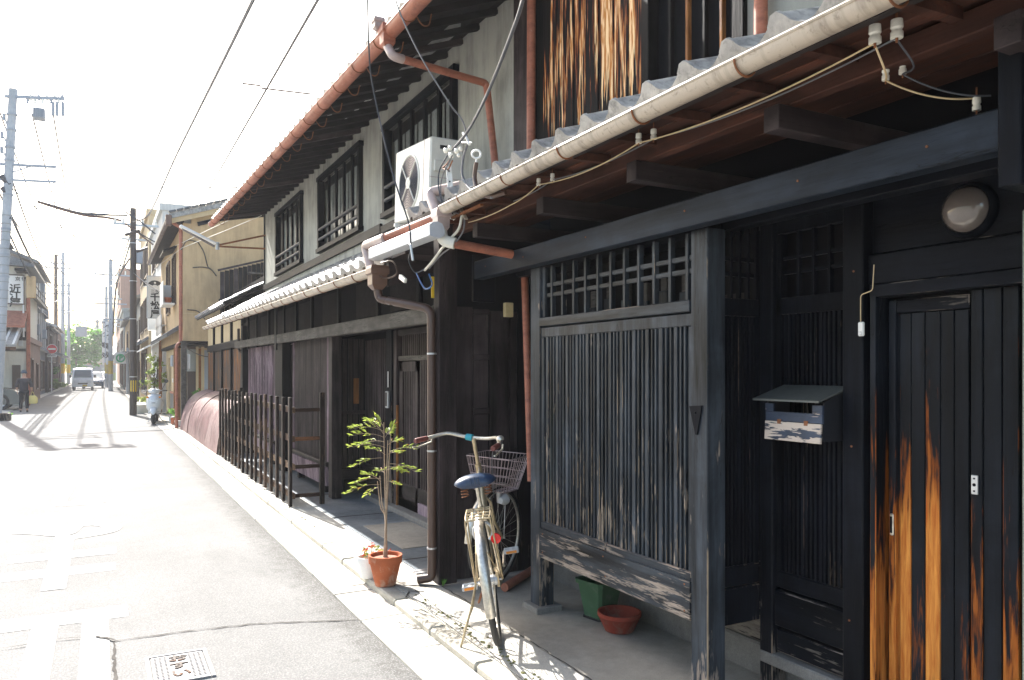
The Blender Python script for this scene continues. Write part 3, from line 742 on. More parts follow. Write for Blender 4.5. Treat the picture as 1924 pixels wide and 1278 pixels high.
for dz, r in ((.022, .0035), (0, .006), (-.022, .0035)): mb.cyl((2.6975, h.y, h.z+dz), (2.7, h.y, h.z+dz), r, 8)
part('keyhole', mb, M['darkvoid'], lk)
tagp(part('corner_pillar', bx(2.58, 2.72, 1.22, 1.405, .05, 2.02, b=.01), M['pillar_stone'], None), 'pale green granite pillar at the right edge beside the worn door', 'pillar')
P('hanging_post', MB().box(2.12, 2.27, 1.155, 1.215, 1.99, 2.75, b=.004), 'ink_v')
P('wall_end', bx(2.72, 2.9, 1.0, 1.40, .05, 2.3), 'ink_v')
# alcove wall between the houses (faces the camera): planks, ladder panel
AW = P('alcove_wall', bx(2.02, 3.0, 4.93, 4.96, .05, 1.95, b=0), 'darkvoid')
def ax(px): return oy(px, 800, 4.885).x
for a, b_, zt in ((856, 890, 1.95), (923, 958, 1.93), (960, 973, 1.93)):
    part('plank', bx(ax(a), ax(b_)-.003, 4.895, 4.925, .06, zt, b=.003), M['brn_v'], AW)
part('plank', bx(ax(975), ax(1010), 4.905, 4.925, .06, 1.95, b=.003), M['ink_v'], AW)
for z0, z1 in ((.06, .75), (.79, 1.20), (1.24, 1.58), (1.62, 1.90)):
    part('panel', bx(ax(892), ax(920), 4.908, 4.925, z0, z1, b=.003), M['brn_v'], AW)
for z in (.75, 1.20, 1.58, 1.90): part('panel_rail', bx(ax(891), ax(921), 4.897, 4.925, z+.002, z+.038, b=.002), M['brn_x'], AW)
P('dividing_post', bx(ax(819), ax(853), 4.83, 4.93, .055, 2.55, b=.005), 'brn_v')
P('wall_head', bx(2.2, 3.0, 4.96, 5.0, 1.90, 2.6), 'darkvoid')
P('upper_hanging_board', bx(2.25, 2.42, 4.79, 4.82, 1.98, 2.3), 'ink_v')
P('meter_box', bx(oy(945, 560, 4.8).x, oy(960, 560, 4.8).x, 4.76, 4.80, 1.88, 1.98), 'gold_label')
# roof of the ground floor
PT = .40
PS = .05
P('soffit_sheet', MB().prism([(1.86, 2.505), (2.72, 2.505+.86*PS), (2.72, 2.53+.86*PS), (1.86, 2.53)], 'y', .2, 4.86), 'soffit')
P('soffit_board', MB().box(1.84, 1.87, .2, 4.86, 2.455, 2.52), 'brn_y')
for k in range(5):
    x = 1.955+k*.165; z = 2.500+(x-1.86)*PS
    P('soffit_board', MB().beam((x, .2, z), (x, 4.85, z), .157, .008, (-PS, 0, 1), b=.002), 'soffit')
for k in range(14):
    y = 4.6-k*.33
    P('rafter', MB().beam((1.86, y, 2.472), (2.08, y, 2.480), .035, .035), 'soffit')
for y in (1.15, 1.94, 2.74, 3.54, 4.34): P('bracket_arm', MB().box(2.05, 2.76, y-.035, y+.035, 2.335, 2.42, b=.003), 'brn_x')
P('purlin', bx(2.10, 2.15, .3, 4.8, 2.422, 2.492), 'soffit')
tile_roof(NH, 1.845, 2.560, PT, .25, 4.86, .2125, 5, .27, M['tile'], amp=.035)
half_gutter((1.80, .1, 2.490), (1.80, 4.22, 2.472), .042, NH, M['gutter'])
for y in (1.28, 1.81, 2.34, 2.88, 3.42, 3.95): ring_clip(NH, 1.80, y, 2.481, .043, M['rust'])
# upper storey of the near house
XW = 2.80
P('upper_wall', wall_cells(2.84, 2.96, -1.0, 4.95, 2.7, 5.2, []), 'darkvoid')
P('corner_post', bx(2.79, 2.86, 4.94, 5.22, 2.9, 5.0, b=.006), 'brn_v')
yy = [ox(a, 200, XW).y for a in (1020, 1046, 1078, 1100, 1124, 1152, 1180, 1215)]
for a, b_ in zip(yy[:-1], yy[1:]): P('charred_board', bx(2.80+random.uniform(-.004, .004), 2.835, b_+.003, a-.003, 2.9, 5.0, b=.004), 'peel')
P('board_backing', bx(2.835, 2.84, 3.6, 4.95, 2.9, 5.0, b=0), 'char')
P('corner_post', bx(2.76, 2.84, ox(1228, 200, XW).y, ox(1214, 200, XW).y, 2.9, 5.0), 'char')
for k in range(5):
    y = ox(1255+k*32, 150, XW).y; P('window_bar', bx(2.80, 2.83, y-.022, y, 2.9, 4.4), 'pillar_wood' if k in (1, 3) else 'char')
P('corner_post', bx(2.77, 2.84, 2.80, 2.88, 2.9, 5.0), 'char')
P('upper_plaster', bx(2.80, 2.84, 1.0, 2.80, 2.7, 5.0, b=0), 'grey_wall')
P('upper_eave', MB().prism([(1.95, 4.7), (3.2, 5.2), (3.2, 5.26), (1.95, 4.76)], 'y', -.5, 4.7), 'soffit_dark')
P('copper_pipe', MB().cyl((2.745, 4.865, 2.98), (2.745, 4.855, 4.9), .032, 14), 'copper', smooth=50)
P('copper_pipe', MB().cyl((2.745, 2.66, 3.0), (2.745, 2.66, 4.8), .032, 14), 'copper', smooth=50)
# terracotta downpipe leaning in the alcove
P('copper_pipe', MB().cyl(ox(998, 830, 2.40)+Vector((0, 0, -.25)), ox(985, 500, 2.52), .024, 14), 'copper', smooth=50)
P('copper_pipe', MB().cyl((2.55, 4.3, 1.75), (2.55, 4.3, 2.3), .024, 12), 'copper', smooth=50)
tagp(part('loose_pipe', MB().cyl(oz(948, 1104, .08), oz(1005, 1068, .09), .028, 14), M['copper'], None, 50), 'short terracotta pipe length lying behind the bicycle wheel', 'pipe')
# porcelain knobs and wires under the eave
def knob(name, p, r, h, lab, grp):
    t = thing(name, lab, 'insulator', p, None, grp)
    part('porcelain_body', MB().lathe([(r*.3, -h), (r, -h), (r, -h*.68), (r*.8, -h*.62), (r*.8, -h*.5), (r, -h*.44), (r*.92, 0), (0, 0)], 14), M['porcelain'], t, 50, local=True)
    part('screw', MB().cyl((0, 0, -h-.012), (0, 0, .03), r*.22, 8), M['rust'], t, 50, local=True)
KN = [(1644, 64, 1.93, .020, .058, 'larger porcelain knob under the near eave, left of its pair'), (1685, 54, 1.96, .020, .058, 'larger porcelain knob under the near eave, right of its pair'),
      (1664, 137, 2.12, .013, .05, 'small porcelain knob below the large pair under the near eave'), (1696, 125, 2.14, .013, .05, 'small porcelain knob at the top of the right hand wire loop'),
      (1200, 260, 1.94, .015, .045, 'porcelain knob halfway along the eave wire, left of its pair'), (1228, 252, 1.96, .015, .045, 'porcelain knob halfway along the eave wire, right of its pair'),
      (1012, 342, 1.94, .013, .040, 'porcelain knob nearest the air conditioner end of the eave wire'), (1038, 333, 1.96, .013, .040, 'porcelain knob second from the far end of the eave wire'),
      (1835, 195, 2.3, .014, .045, 'porcelain knob on the long black beam near the hanging post')]
kp = []
for k, (px, py, x, r, h, lab) in enumerate(KN):
    p = ox(px, py, x)+Vector((0, 0, h*.42)); kp.append(p); knob('porcelain_knob', p, r*.85, h*.88, lab, 'porcelain knobs under the near eave')
Z_ = lambda p, d: p+Vector((0, 0, d))
wpts = [Z_(kp[0], -.05), Z_(kp[4], -.038), Z_(kp[6], -.03), ox(960, 385, 1.93), ox(880, 418, 1.9)]
mb = MB()
for a, b_, d in zip(wpts[:-1], wpts[1:], (.03, .03, .01, .01)): mb.tube(sag(a, b_, d, 14), .0028, 5)
P('eave_wire', mb, 'wire_yellow', smooth=60)
wpts = [Z_(kp[1], -.05), Z_(kp[5], -.038), Z_(kp[7], -.03), ox(965, 378, 1.95)]
mb = MB()
for a, b_, d in zip(wpts[:-1], wpts[1:], (.03, .02, .01)): mb.tube(sag(a, b_, d, 14), .0028, 5)
P('eave_wire', mb, 'wire_grey', smooth=60)
P('eave_wire', MB().tube(spline([Z_(kp[0], -.055), Z_(kp[0], -.09)+Vector((.06, .01, -.03)), Z_(kp[2], -.045)], 5), .003, 5).tube(sag(Z_(kp[2], -.045), ox(1830, 185, 2.3), .02), .003, 5), 'wire_yellow', smooth=60)
P('eave_wire', MB().tube(spline([Z_(kp[1], -.055), Z_(kp[1], -.08)+Vector((.06, -.01, -.04)), Z_(kp[3], -.045)], 5), .003, 5).tube(sag(Z_(kp[3], -.045), ox(1862, 180, 2.3), .02), .003, 5), 'wire_dark', smooth=60)
# round wall lamp, door bell sensor with wire, mailbox
L0 = Vector((2.71, 1.642, 2.068))
t = thing('round_wall_lamp', 'round frosted glass wall lamp with dark rim above the worn door', 'wall lamp', L0)
Mx = Matrix.Rotation(R(-90), 4, 'Y')
part('lamp_rim', MB().lathe([(0, 0), (.098, 0), (.098, .018), (.084, .036), (.080, .032)], 36, Mx), M['ink_v'], t, 40, local=True)
part('lamp_glass', MB().lathe([(.080, .028), (.078, .045), (.066, .066), (.045, .082), (.022, .090), (0, .092)], 36, Mx), M['milk_glass'], t, 60, local=True)
S0 = Vector((2.652, ox(1620, 625, 2.65).y, 1.665))
t = thing('door_sensor', 'small white box with a thin wire on the black post left of the door', 'door sensor', S0)
part('sensor_case', MB().box(-.014, 0, -.0125, .0125, -.026, .030, b=.004), M['white_paint'], t, 0, local=True)
part('sensor_eye', MB().box(-.017, -.0141, -.007, .007, -.024, -.008, b=.001), M['steel'], t, 0, local=True)
part('sensor_wire', MB().tube(smooth_path([(-.006, .004, .03), (-.006, .004, .137), (-.004, -.048, .150), (.002, -.05, .25)], .012, 3), .0022, 6), M['wire_yellow'], t, 60, local=True)
B0 = Vector((2.50, 2.20, 1.30))
t = thing('mailbox', 'peeling blue wooden mailbox with sloping grey lid on the lattice', 'mailbox', (2.6, 2.22, 1.22))
xf = 2.56; ya, yb = ox(1545, 800, xf).y, ox(1438, 800, xf).y
zt, zb = 1.362, 1.205
part('box_body', MB().prism([(xf+.012, zb+.01), (2.70, zb+.01), (2.70, 1.425), (xf+.012, zt+.012)], 'y', ya, ya+.008), M['mailside'], t)
part('box_body', MB().prism([(xf+.012, zb+.01), (2.70, zb+.01), (2.70, 1.425), (xf+.012, zt+.012)], 'y', yb-.008, yb), M['mailside'], t)
part('box_floor', MB().box(xf+.012, 2.70, ya+.0085, yb-.0085, zb+.01, zb+.018), M['mailside'], t)
fr = part('front_board', MB().box(xf, xf+.011, ya, yb, 1.288, 1.328, b=.002).box(xf, xf+.011, ya, ya+.05, 1.329, 1.362).box(xf, xf+.011, yb-.045, yb, 1.329, 1.362), M['mailfront'], t)
part('front_flap', MB().box(-.011, 0, ya+.004, yb, -.080, 0, Matrix.Translation(Vector((xf+.008, 0, 1.286)))@Matrix.Rotation(R(3.5), 4, 'Y'), b=.002), M['mailflap'], t)
part('hinge', MB().box(xf-.004, xf-.0005, ya+.07, ya+.09, 1.276, 1.296).box(xf-.004, xf-.0005, yb-.09, yb-.07, 1.276, 1.296), M['rust'], t)
part('lid', MB().prism([(xf-.045, zt+.012), (2.705, 1.432), (2.705, 1.440), (xf-.045, zt+.020)], 'y', ya-.02, yb+.03), M['mailtop'], t)
# pots under the bay
t = thing('green_planter', 'green square planter under the black lattice bay', 'planter', (2.60, 3.78, .05))
sq = lambda r, z, c=.25: [(r*(1 if i in (0, 3) else -1)*1, r*(1 if i < 2 else -1), z) for i in range(4)]
def sqr(r, z, b=.18):
    out = []
    for (sx, sy) in ((1, 1), (-1, 1), (-1, -1), (1, -1)):
        q = [(sx*r, sy*r*(1-b), z), (sx*r*(1-b), sy*r, z)]
        out += q if sx*sy > 0 else q[::-1]
    return out
secs = [sqr(.070, .012), sqr(.072, .03), sqr(.098, .20), sqr(.110, .205), sqr(.112, .228), sqr(.098, .228), sqr(.090, .19), sqr(.088, .18)]
part('planter_shell', MB().loft(secs), M['green_glaze'], t, 0, local=True); t.rotation_euler = (0, 0, R(12))
part('foot_plate', MB().loft([sqr(.076, 0), sqr(.076, .011)]), M['black_plastic'], t, 0, local=True)
t = thing('shallow_clay_bowl', 'shallow red brown clay bowl beside the green planter', 'bowl', (2.56, 3.53, .05))
part('bowl_wall', MB().lathe([(0, .012), (.072, .012), (.075, .004), (.080, .004), (.118, .085), (.122, .088), (.122, .108), (.110, .108), (.102, .088), (.075, .03), (0, .026)], 40), M['redclay'], t, 40, local=True)
t.scale = (1.0, 1.0, 1.0)
# iron plate on the big post
P('iron_plate', MB().prism([(2.675, 1.345), (2.595, 1.35), (2.625, 1.22), (2.635, 1.22)], 'x', 2.322, 2.3295).cyl((2.318, 2.635, 1.315), (2.323, 2.635, 1.315), .006, 8), 'ink_v')

nail_me = MB().cyl((0, 0, 0), (-.0035, 0, 0), .0045, 8).mesh('nail_head', M['rust'])
for y, z in [(3.98, .53), (3.98, .42), (3.35, .53), (3.33, .43), (2.71, .54), (2.71, .42)]: piece('nail_head', nail_me, NH, (2.3265, y, z))
for y in (4.6, 4.08, 3.4, 2.62, 2.0, 1.5): piece('nail_head', nail_me, NH, (2.2495, y, 2.20+random.uniform(-.02, .02)))
for y, z in [(2.08, 1.9), (2.10, .5), (2.09, 1.2)]: piece('nail_head', nail_me, NH, (2.6545, y, z))
# ------------------------------------------------------------------ the plaster-fronted house beyond it
PH = thing('plaster_fronted_house', 'old townhouse with grey plaster upper wall, terracotta gutter and brown lattice front', 'house', (2.6, 10.2, .05))
Q = lambda name, mb, m, smooth=False, **k: part(name, mb, M[m], PH, smooth, **k)
WIN = [(12.22, 14.20, 3.26, 4.27), (9.10, 11.14, 3.26, 4.23), (6.28, 8.22, 3.25, 4.16)]
Q('upper_wall', wall_cells(2.80, 2.92, 5.225, 15.43, 2.75, 4.75, WIN), 'plaster')
Q('gable_wall', MB().box(2.92, 5.8, 15.35, 15.43, .05, 4.75), 'plaster')
Q('gable_wall', MB().box(2.92, 5.8, 5.1, 5.18, .05, 5.2), 'darkvoid')
Q('inner_wall', MB().box(3.3, 3.34, 5.2, 15.3, 0, 4.7), 'darkvoid')
Q('sill_band', MB().box(2.765, 2.798, 8.36, 15.44, 3.055, 3.165, b=.004).box(2.77, 2.798, 5.23, 8.355, 3.045, 3.13, b=.004), 'ink_y')
Q('corner_board', MB().box(2.775, 2.80, 15.40, 15.45, 2.8, 4.6), 'ink_v')
for (a, b, z0, z1) in WIN:
    wn = Q('window', MB().box(2.745, 2.84, a, a+.07, z0, z1, b=.003).box(2.745, 2.84, b-.07, b, z0, z1, b=.003).box(2.74, 2.84, a-.03, b+.03, z1, z1+.06, b=.003).box(2.73, 2.84, a-.03, b+.03, z0-.06, z0, b=.003), 'ink_v')
    n = 5
    for k in range(1, n): 
        y = a+.07+(b-a-.14)*k/n; part('window_bar', bx(2.785, 2.82, y-.028, y+.028, z0, z1, b=.002), M['ink_v'], wn)
    for z in (z0+.13, z0+.27): part('window_rail', MB().cyl((2.765, a+.07, z), (2.765, b-.07, z), .024, 10), M['blk_y'], wn, 50)
    for k in range(n):
        y0_ = a+.07+(b-a-.14)*k/n
        part('pane', MB().box(2.86, 2.866, y0_+.02, y0_+(b-a-.14)/n-.02, z0+.02, z1-.12, b=0), M['glass_pale'], wn)
    part('sash', MB().box(2.85, 2.88, a+.06, b-.06, z1-.12, z1, b=0).box(2.85, 2.88, a+.06, b-.06, z0, z0+.02, b=0), M['ink_v'], wn)
# upper roof
def uz(y): return 4.36+(y-15.7)*(.36/10.95)
def sz(y): return 4.55+(y-15.7)*(.17/10.95)
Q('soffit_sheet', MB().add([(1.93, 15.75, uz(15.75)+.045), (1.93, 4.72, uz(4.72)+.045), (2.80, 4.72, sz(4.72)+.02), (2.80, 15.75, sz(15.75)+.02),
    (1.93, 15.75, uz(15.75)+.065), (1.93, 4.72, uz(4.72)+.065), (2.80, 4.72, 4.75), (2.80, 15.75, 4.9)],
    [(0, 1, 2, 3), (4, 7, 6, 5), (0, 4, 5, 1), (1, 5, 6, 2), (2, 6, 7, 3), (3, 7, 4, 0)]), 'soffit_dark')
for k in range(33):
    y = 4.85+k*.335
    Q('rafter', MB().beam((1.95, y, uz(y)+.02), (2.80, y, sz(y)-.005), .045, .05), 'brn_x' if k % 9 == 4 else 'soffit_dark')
Q('eave_board', MB().beam((1.925, 15.78, uz(15.78)+.055), (1.925, 4.70, uz(4.7)+.055), .02, .07, b=.002), 'ink_y')
tile_roof(PH, 1.90, uz(4.72)+.082, .42, 4.72, 15.72, .265, 2, .30, M['tile'], zend=uz(15.72)+.082, amp=.024)
Q('roof', MB().add([(2.3, 4.72, 4.26), (2.3, 15.75, 4.62), (5.0, 15.75, 5.75), (5.0, 4.72, 5.5), (2.3, 4.72, 4.2), (2.3, 15.75, 4.56), (5.0, 15.75, 5.6), (5.0, 4.72, 5.4)],
    [(0, 1, 2, 3), (4, 7, 6, 5), (0, 4, 5, 1), (1, 5, 6, 2), (2, 6, 7, 3), (3, 7, 4, 0)]), 'tile')
half_gutter((1.87, 15.8, 4.33), (1.87, 4.6, 3.965), .058, PH, M['copper'])
Q('gutter_end_cap', MB().cyl((1.87, 15.8, 4.33), (1.87, 15.812, 4.33), .06, 16), 'white_paint')
for k in range(19):
    y = 5.05+k*.57; ring_clip(PH, 1.87, y, 3.98+(y-5.05)*.0325, .058, M['rust'], True)
# lower roof
tile_roof(PH, 1.78, 2.325, .56, 5.30, 15.62, .258, 4, .34, M['tile'], zend=2.425)
Q('lower_roof_bed', MB().add([(1.80, 5.30, 2.24), (1.80, 15.62, 2.34), (2.80, 15.62, 2.86), (2.80, 5.30, 2.78), (1.80, 5.30, 2.27), (1.80, 15.62, 2.37), (2.80, 15.62, 2.93), (2.80, 5.30, 2.83)],
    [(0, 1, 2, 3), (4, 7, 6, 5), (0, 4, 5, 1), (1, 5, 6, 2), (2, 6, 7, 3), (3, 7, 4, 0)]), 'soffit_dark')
half_gutter((1.745, 15.7, 2.335), (1.745, 5.45, 2.235), .046, PH, M['gutter'])
for k in range(19):
    y = 5.8+k*.53; ring_clip(PH, 1.745, y, 2.238+(y-5.45)*.0098, .047, M['rust'])
Q('roof_end_board', MB().prism([(1.80, 2.10), (2.8, 2.45), (2.8, 2.86), (1.80, 2.30)], 'y', 5.24, 5.29), 'brn_x')
Q('roof_end_board', MB().box(1.82, 2.8, 4.96, 5.24, 2.30, 2.36), 'brn_x')
for k in range(22):
    y = 5.6+k*.46; Q('rafter', MB().beam((1.80, y, 2.21+(y-5.3)*.0098), (2.75, y, 2.66+(y-5.3)*.0098), .035, .04), 'soffit_dark')
# ledge beam, frieze
Q('ledge_beam', MB().beam((2.2, 5.20, 1.925), (2.2, 11.15, 1.955), .06, .125, b=.005), 'grey_beam')
Q('ledge_beam', MB().beam((2.2, 11.19, 1.965), (2.2, 14.95, 1.985), .06, .125, b=.005), 'grey_beam')
Q('hanging_bracket', bx(2.165, 2.185, 11.1, 11.24, 1.80, 2.40), 'ink_v')
Q('frieze_wall', MB().box(2.42, 2.46, 5.2, 15.3, 1.90, 2.66), 'darkvoid')
for k, y in enumerate((6.2, 7.3, 8.72, 10.0, 10.9, 11.7, 12.9, 14.0, 14.9)):
    Q('frieze_post', bx(2.385, 2.43, y-.035, y+.035, 1.9, 2.5), 'ink_v')
    Q('frieze_board', bx(2.41, 2.425, y+.05, y+.78, 2.06, 2.42), 'soffit_dark')
# posts and lattice bays
Q('post', bx(2.30, 2.415, 8.65, 8.80, .055, 1.90, b=.006), 'brn_v')
Q('post', bx(2.30, 2.42, 11.36, 11.88, .055, 1.92, b=.006), 'ink_v')
Q('post', bx(2.31, 2.42, 14.95, 15.1, .055, 2.35, b=.006), 'ink_v')
Q('rain_pipe', MB().cyl((2.27, 15.15, 1.9), (2.27, 15.15, 2.3), .025, 10).cyl((2.27, 15.15, 1.9), (2.42, 15.15, 1.80), .025, 10), 'pole_black')
for (a, b, z0, z1, mv, pale, sp) in ((8.93, 10.86, .44, 1.90, 'brn_v', 'brn_v', .050), (12.05, 14.50, .44, 1.91, 'purple_v', 'plaster', .075)):
    bay = Q('lattice_bay', MB().box(2.34, 2.40, a, a+.09, z0, z1, b=.003), 'purple_v'); part('end_stile', bx(2.34, 2.40, b-.09, b, z0, z1), M['purple_v'], bay)
    part('bay_back', MB().box(2.46, 2.48, a, b, z0-.3, z1, b=0), M['darkvoid'], bay)
    part('sill_rail', bx(2.30, 2.42, a, b, z0-.05, z0, b=.005), M['brn_y'], bay)
    part('skirt_board', MB().prism([(2.31, .165), (2.35, .165), (2.33, .385), (2.29, .385)], 'y', a, b), M['purple_v'], bay)
    n = int((b-a-.18)/sp)
    for k in range(n):
        y = a+.09+(b-a-.18)*(k+.5)/n; part('slat', bx(2.345, 2.37, y-sp*.29, y+sp*.29, z0+.002, z1, b=.002), M['brn_v'] if mv == 'brn_v' else M['purple_v'], bay)
    for z in (.85, 1.35): part('cross_rail', bx(2.375, 2.39, a+.09, b-.09, z, z+.04, b=0), M['brn_y'], bay)
    for y in (a+.25, b-.3): part('leg', bx(2.36, 2.44, y, y+.09, .055, .40), M['ink_v'], bay)
Q('front_wall', MB().box(2.49, 2.52, 8.95, 15.3, .05, 1.9), 'darkvoid')
# entrance recess
sp_ = Q('recess_side', MB().box(2.42, 2.76, 8.90, 8.93, .30, 1.90, b=0), 'darkvoid')
for k in range(5):
    x = 2.425+k*.066; part('plank', bx(x, x+.048, 8.875, 8.897, .36, 1.88, b=.002), M['brn_v'], sp_)
part('bottom_board', bx(2.42, 2.76, 8.86, 8.898, .24, .352), M['brn_x'], sp_)
part('cross_rail', bx(2.42, 2.76, 8.862, 8.874, 1.0, 1.04), M['brn_x'], sp_)
part('plaque', bx(oy(664, 720, 8.86).x, oy(674, 720, 8.86).x, 8.845, 8.86, 1.12, 1.42), M['pillar_wood'], sp_)
RW = Q('recess_wall', MB().box(2.80, 2.84, 5.1, 8.95, .05, 2.0, b=0), 'darkvoid')
for k in range(14):
    y = 8.02+k*.062; part('slat', bx(2.752, 2.775, y, y+.036, .42, 1.86, b=.002), M['brn_v'], RW)
for z in (.98, 1.3): part('cross_rail', bx(2.777, 2.79, 8.0, 8.9, z, z+.04, b=0), M['brn_y'], RW)
part('sill_board', bx(2.72, 2.80, 8.0, 8.9, .36, .41), M['brn_y'], RW)
for z0, z1 in ((.10, .2), (.215, .35)): part('base_board', bx(2.745, 2.79, 6.5, 8.88, z0, z1), M['brn_y'], RW)
part('post', bx(2.71, 2.80, 7.80, 7.98, .055, 1.95, b=.005), M['ink_v'], RW)
part('door_post', bx(2.72, 2.79, 7.68, 7.77, .1, 1.93, b=.004), M['brn_v'], RW); part('door_stop', bx(2.715, 2.74, 7.665, 7.679, .1, 1.15), M['pillar_wood'], RW)
ED = Q('entrance_door', MB().box(2.745, 2.785, 7.13, 7.19, .10, 1.60).box(2.745, 2.785, 7.56, 7.66, .10, 1.60).box(2.745, 2.785, 7.13, 7.66, 1.50, 1.60).box(2.745, 2.785, 7.13, 7.66, .10, .22), 'brn_v')
for k in range(7):
    y = 7.21+k*.049; part('slat', bx(2.752, 2.77, y, y+.027, .22, 1.50, b=.002), M['brn_v'], ED)
for z in (.62, 1.06): part('cross_rail', bx(2.772, 2.782, 7.19, 7.56, z, z+.04, b=0), M['brn_y'], ED)
TL = Q('transom_lattice', bx(2.74, 2.80, 5.2, 7.68, 1.61, 1.66), 'grey_beam')
part('top_rail', bx(2.74, 2.80, 5.2, 7.68, 1.87, 1.93), M['brn_y'], TL)
for k in range(36):
    y = 5.6+k*.056; part('slat', bx(2.755, 2.775, y, y+.03, 1.66, 1.87, b=.001), M['brn_v'], TL)
for k in range(20):
    y = 5.95+k*.058; part('slat', bx(2.755, 2.775, y, y+.034, .22, 1.61, b=.001), M['brn_v'], TL)
part('base_board', bx(2.74, 2.80, 5.2, 7.12, .10, .21), M['purple_v'], TL)
Q('step_stone', bx(2.64, 2.82, 5.3, 8.6, .05, .105, b=.008), 'stone')
for k in range(3): Q('amulet', MB().box(2.735, 2.741, 5.9+k*.36, 6.15+k*.36, 1.96, 2.03), 'shoji')
Q('recess_head', MB().box(2.45, 2.84, 5.1, 8.9, 1.94, 1.97), 'darkvoid')
p0 = ox(728, 722, 2.70)
tagp(part('thermometer', bx(2.694, 2.702, 7.87, 7.885, 1.33, 1.50, b=.002), M['white_paint'], None), 'thin white thermometer on the doorway post above the intercom', 'thermometer')
t = thing('intercom', 'silver rimmed intercom on the brown post beside the entrance', 'intercom', (2.70, 7.885, 1.20))
part('case', MB().box(-.02, .008, -.04, .04, -.09, .09, b=.006), M['steel'], t, 0, local=True)
part('face', MB().box(-.024, -.0202, -.028, .028, -.07, .075, b=.003), M['black_plastic'], t, 0, local=True)
# collector boxes and pipes at the near corner
r_ = .029
def hopper(p, w, h, mat, nm, lab=None):
    x, y, z = p; secs = []
    for (k, zz) in ((1.0, h), (1.12, h*.86), (1.12, h*.66), (.92, h*.6), (.9, h*.2), (.5, 0)):
        a = w/2*k; secs.append([(x+a, y-a, z+zz), (x+a, y+a, z+zz), (x-a, y+a, z+zz), (x-a, y-a, z+zz)])
    return Q(nm, MB().loft(secs), mat)
hp = ox(728, 92, 1.85); hopper(hp, .10, .17, 'copper', 'rain_box')
hp2 = ox(710, 58, 1.80); hopper(hp2, .075, .09, 'greypipe', 'rain_box')
A = ox(738, 106, 1.86)
Q('elbow', MB().tube(smooth_path([hp+Vector((0, 0, .02)), A, A+(ox(912, 158, 2.70)-A)*.10], .06), r_*1.12, 14), 'greypipe', 50)
Q('copper_pipe', MB().tube(smooth_path([A+(ox(912, 158, 2.70)-A)*.08, ox(914, 157, 2.70), ox(931, 316, 2.70)], .04), r_, 14), 'copper', 60)
# lower left pipe: along the roof edge, down the collector, down the post
Q('copper_pipe', MB().tube([ox(822, 408, 1.86), ox(720, 449, 1.70)], r_, 14), 'copper', 60)
Q('elbow', MB().tube(smooth_path([ox(724, 447, 1.70), ox(686, 462, 1.70), ox(697, 505, 1.71)], .05), r_*1.15, 14), 'greypipe', 60)
hb = ox(709, 545, 1.73); hopper(hb, .12, .17, 'brownbox', 'rain_box')
Q('brown_downpipe', MB().tube(smooth_path([hb+Vector((0, 0, .02)), ox(712, 562, 1.74), ox(760, 571, 1.86), (1.985, 4.90, 1.925), (1.985, 4.885, .16), (1.98, 4.88, .10), (1.90, 4.93, .085)], .06), .030, 14), 'brownpipe', 60)
for z in (1.62, .96, .30): Q('pipe_strap', MB().lathe([(.031, -.006), (.034, -.006), (.034, .006), (.031, .006)], 16, Matrix.Translation((1.985, 4.888, z))).box(2.015, 2.06, 4.884, 4.892, z-.004, z+.004), 'steel')
# right-hand collector of the near gutter
Q('elbow', MB().tube(smooth_path([ox(872, 348, 1.98), ox(806, 362, 1.80), ox(824, 410, 1.80)], .04), r_*1.1, 14), 'greypipe', 60)
hc = ox(829, 437, 1.80); hopper(hc, .085, .14, 'greypipe', 'rain_box')
Q('elbow', MB().tube(smooth_path([hc+Vector((0, 0, .01)), ox(832, 452, 1.80), ox(855, 458, 1.86)], .03), r_*1.2, 14), 'ac_white', 60)
Q('copper_pipe', MB().tube([ox(850, 457, 1.85), ox(962, 478, 2.25)], r_*.95, 14), 'copper', 60)
# rolled awning cover
t = thing('rolled_awning_cover', 'long pale grey rounded metal cover under the near end of the lower roof', 'awning', ox(755, 458, 1.70))
a_, b_ = ox(706, 478, 1.70), ox(822, 432, 1.74)
d = (b_-a_).normalized(); sd = d.cross(Vector((0, 0, 1))).normalized(); up = sd.cross(d)
prof = [(-.045, -.03), (-.045, .015), (-.03, .04), (0, .05), (.03, .045), (.05, .03), (.05, -.035), (.02, -.045), (-.02, -.045)]
part('cover_shell', MB().loft([[a_+sd*u+up*v for u, v in prof], [b_+sd*u+up*v for u, v in prof]]), M['grey_metal'], t, 30)
part('end_cap', MB().loft([[a_-d*.006+sd*u*1.03+up*v*1.03 for u, v in prof], [a_+sd*u*1.03+up*v*1.03 for u, v in prof]]), M['steel'], t)
part('slot', MB().loft([[a_+d*k+sd*u-up*-v for u, v in ((-.0465, .005), (-.0465, .016), (-.044, .016), (-.044, .005))] for k in (.03, .06)]), M['darkvoid'], t)
# air conditioner on its stand
tl = R(5)
t = thing('air_conditioner', 'cream outdoor air conditioner unit with round fan on the lower tiled roof', 'air conditioner', (2.14, 5.34, 2.655), (tl, 0, 0))
part('casing', MB().box(0, .27, 0, .76, 0, .58, b=.012), M['ac_white'], t, 0, local=True)
fn = part('fan_grille', MB().lathe([(.225, .0), (.225, .006), (.215, .010), (.205, .002)], 40, Matrix.Translation((0, .43, .29))@Matrix.Rotation(R(-90), 4, 'Y')), M['ac_white'], t, 50, local=True)
part('fan_hollow', MB().lathe([(0, .0015), (.206, .0015), (.206, .0005), (0, .0005)], 40, Matrix.Translation((0, .43, .29))@Matrix.Rotation(R(-90), 4, 'Y')), M['greypipe'], fn, local=True)
mb = MB()
for rr in [.05+.0125*k for k in range(13)]:
    mb.tube([(-.006, .43+rr*cos(2*pi*k/36), .29+rr*sin(2*pi*k/36)) for k in range(36)], .0022, 4, closed=True)
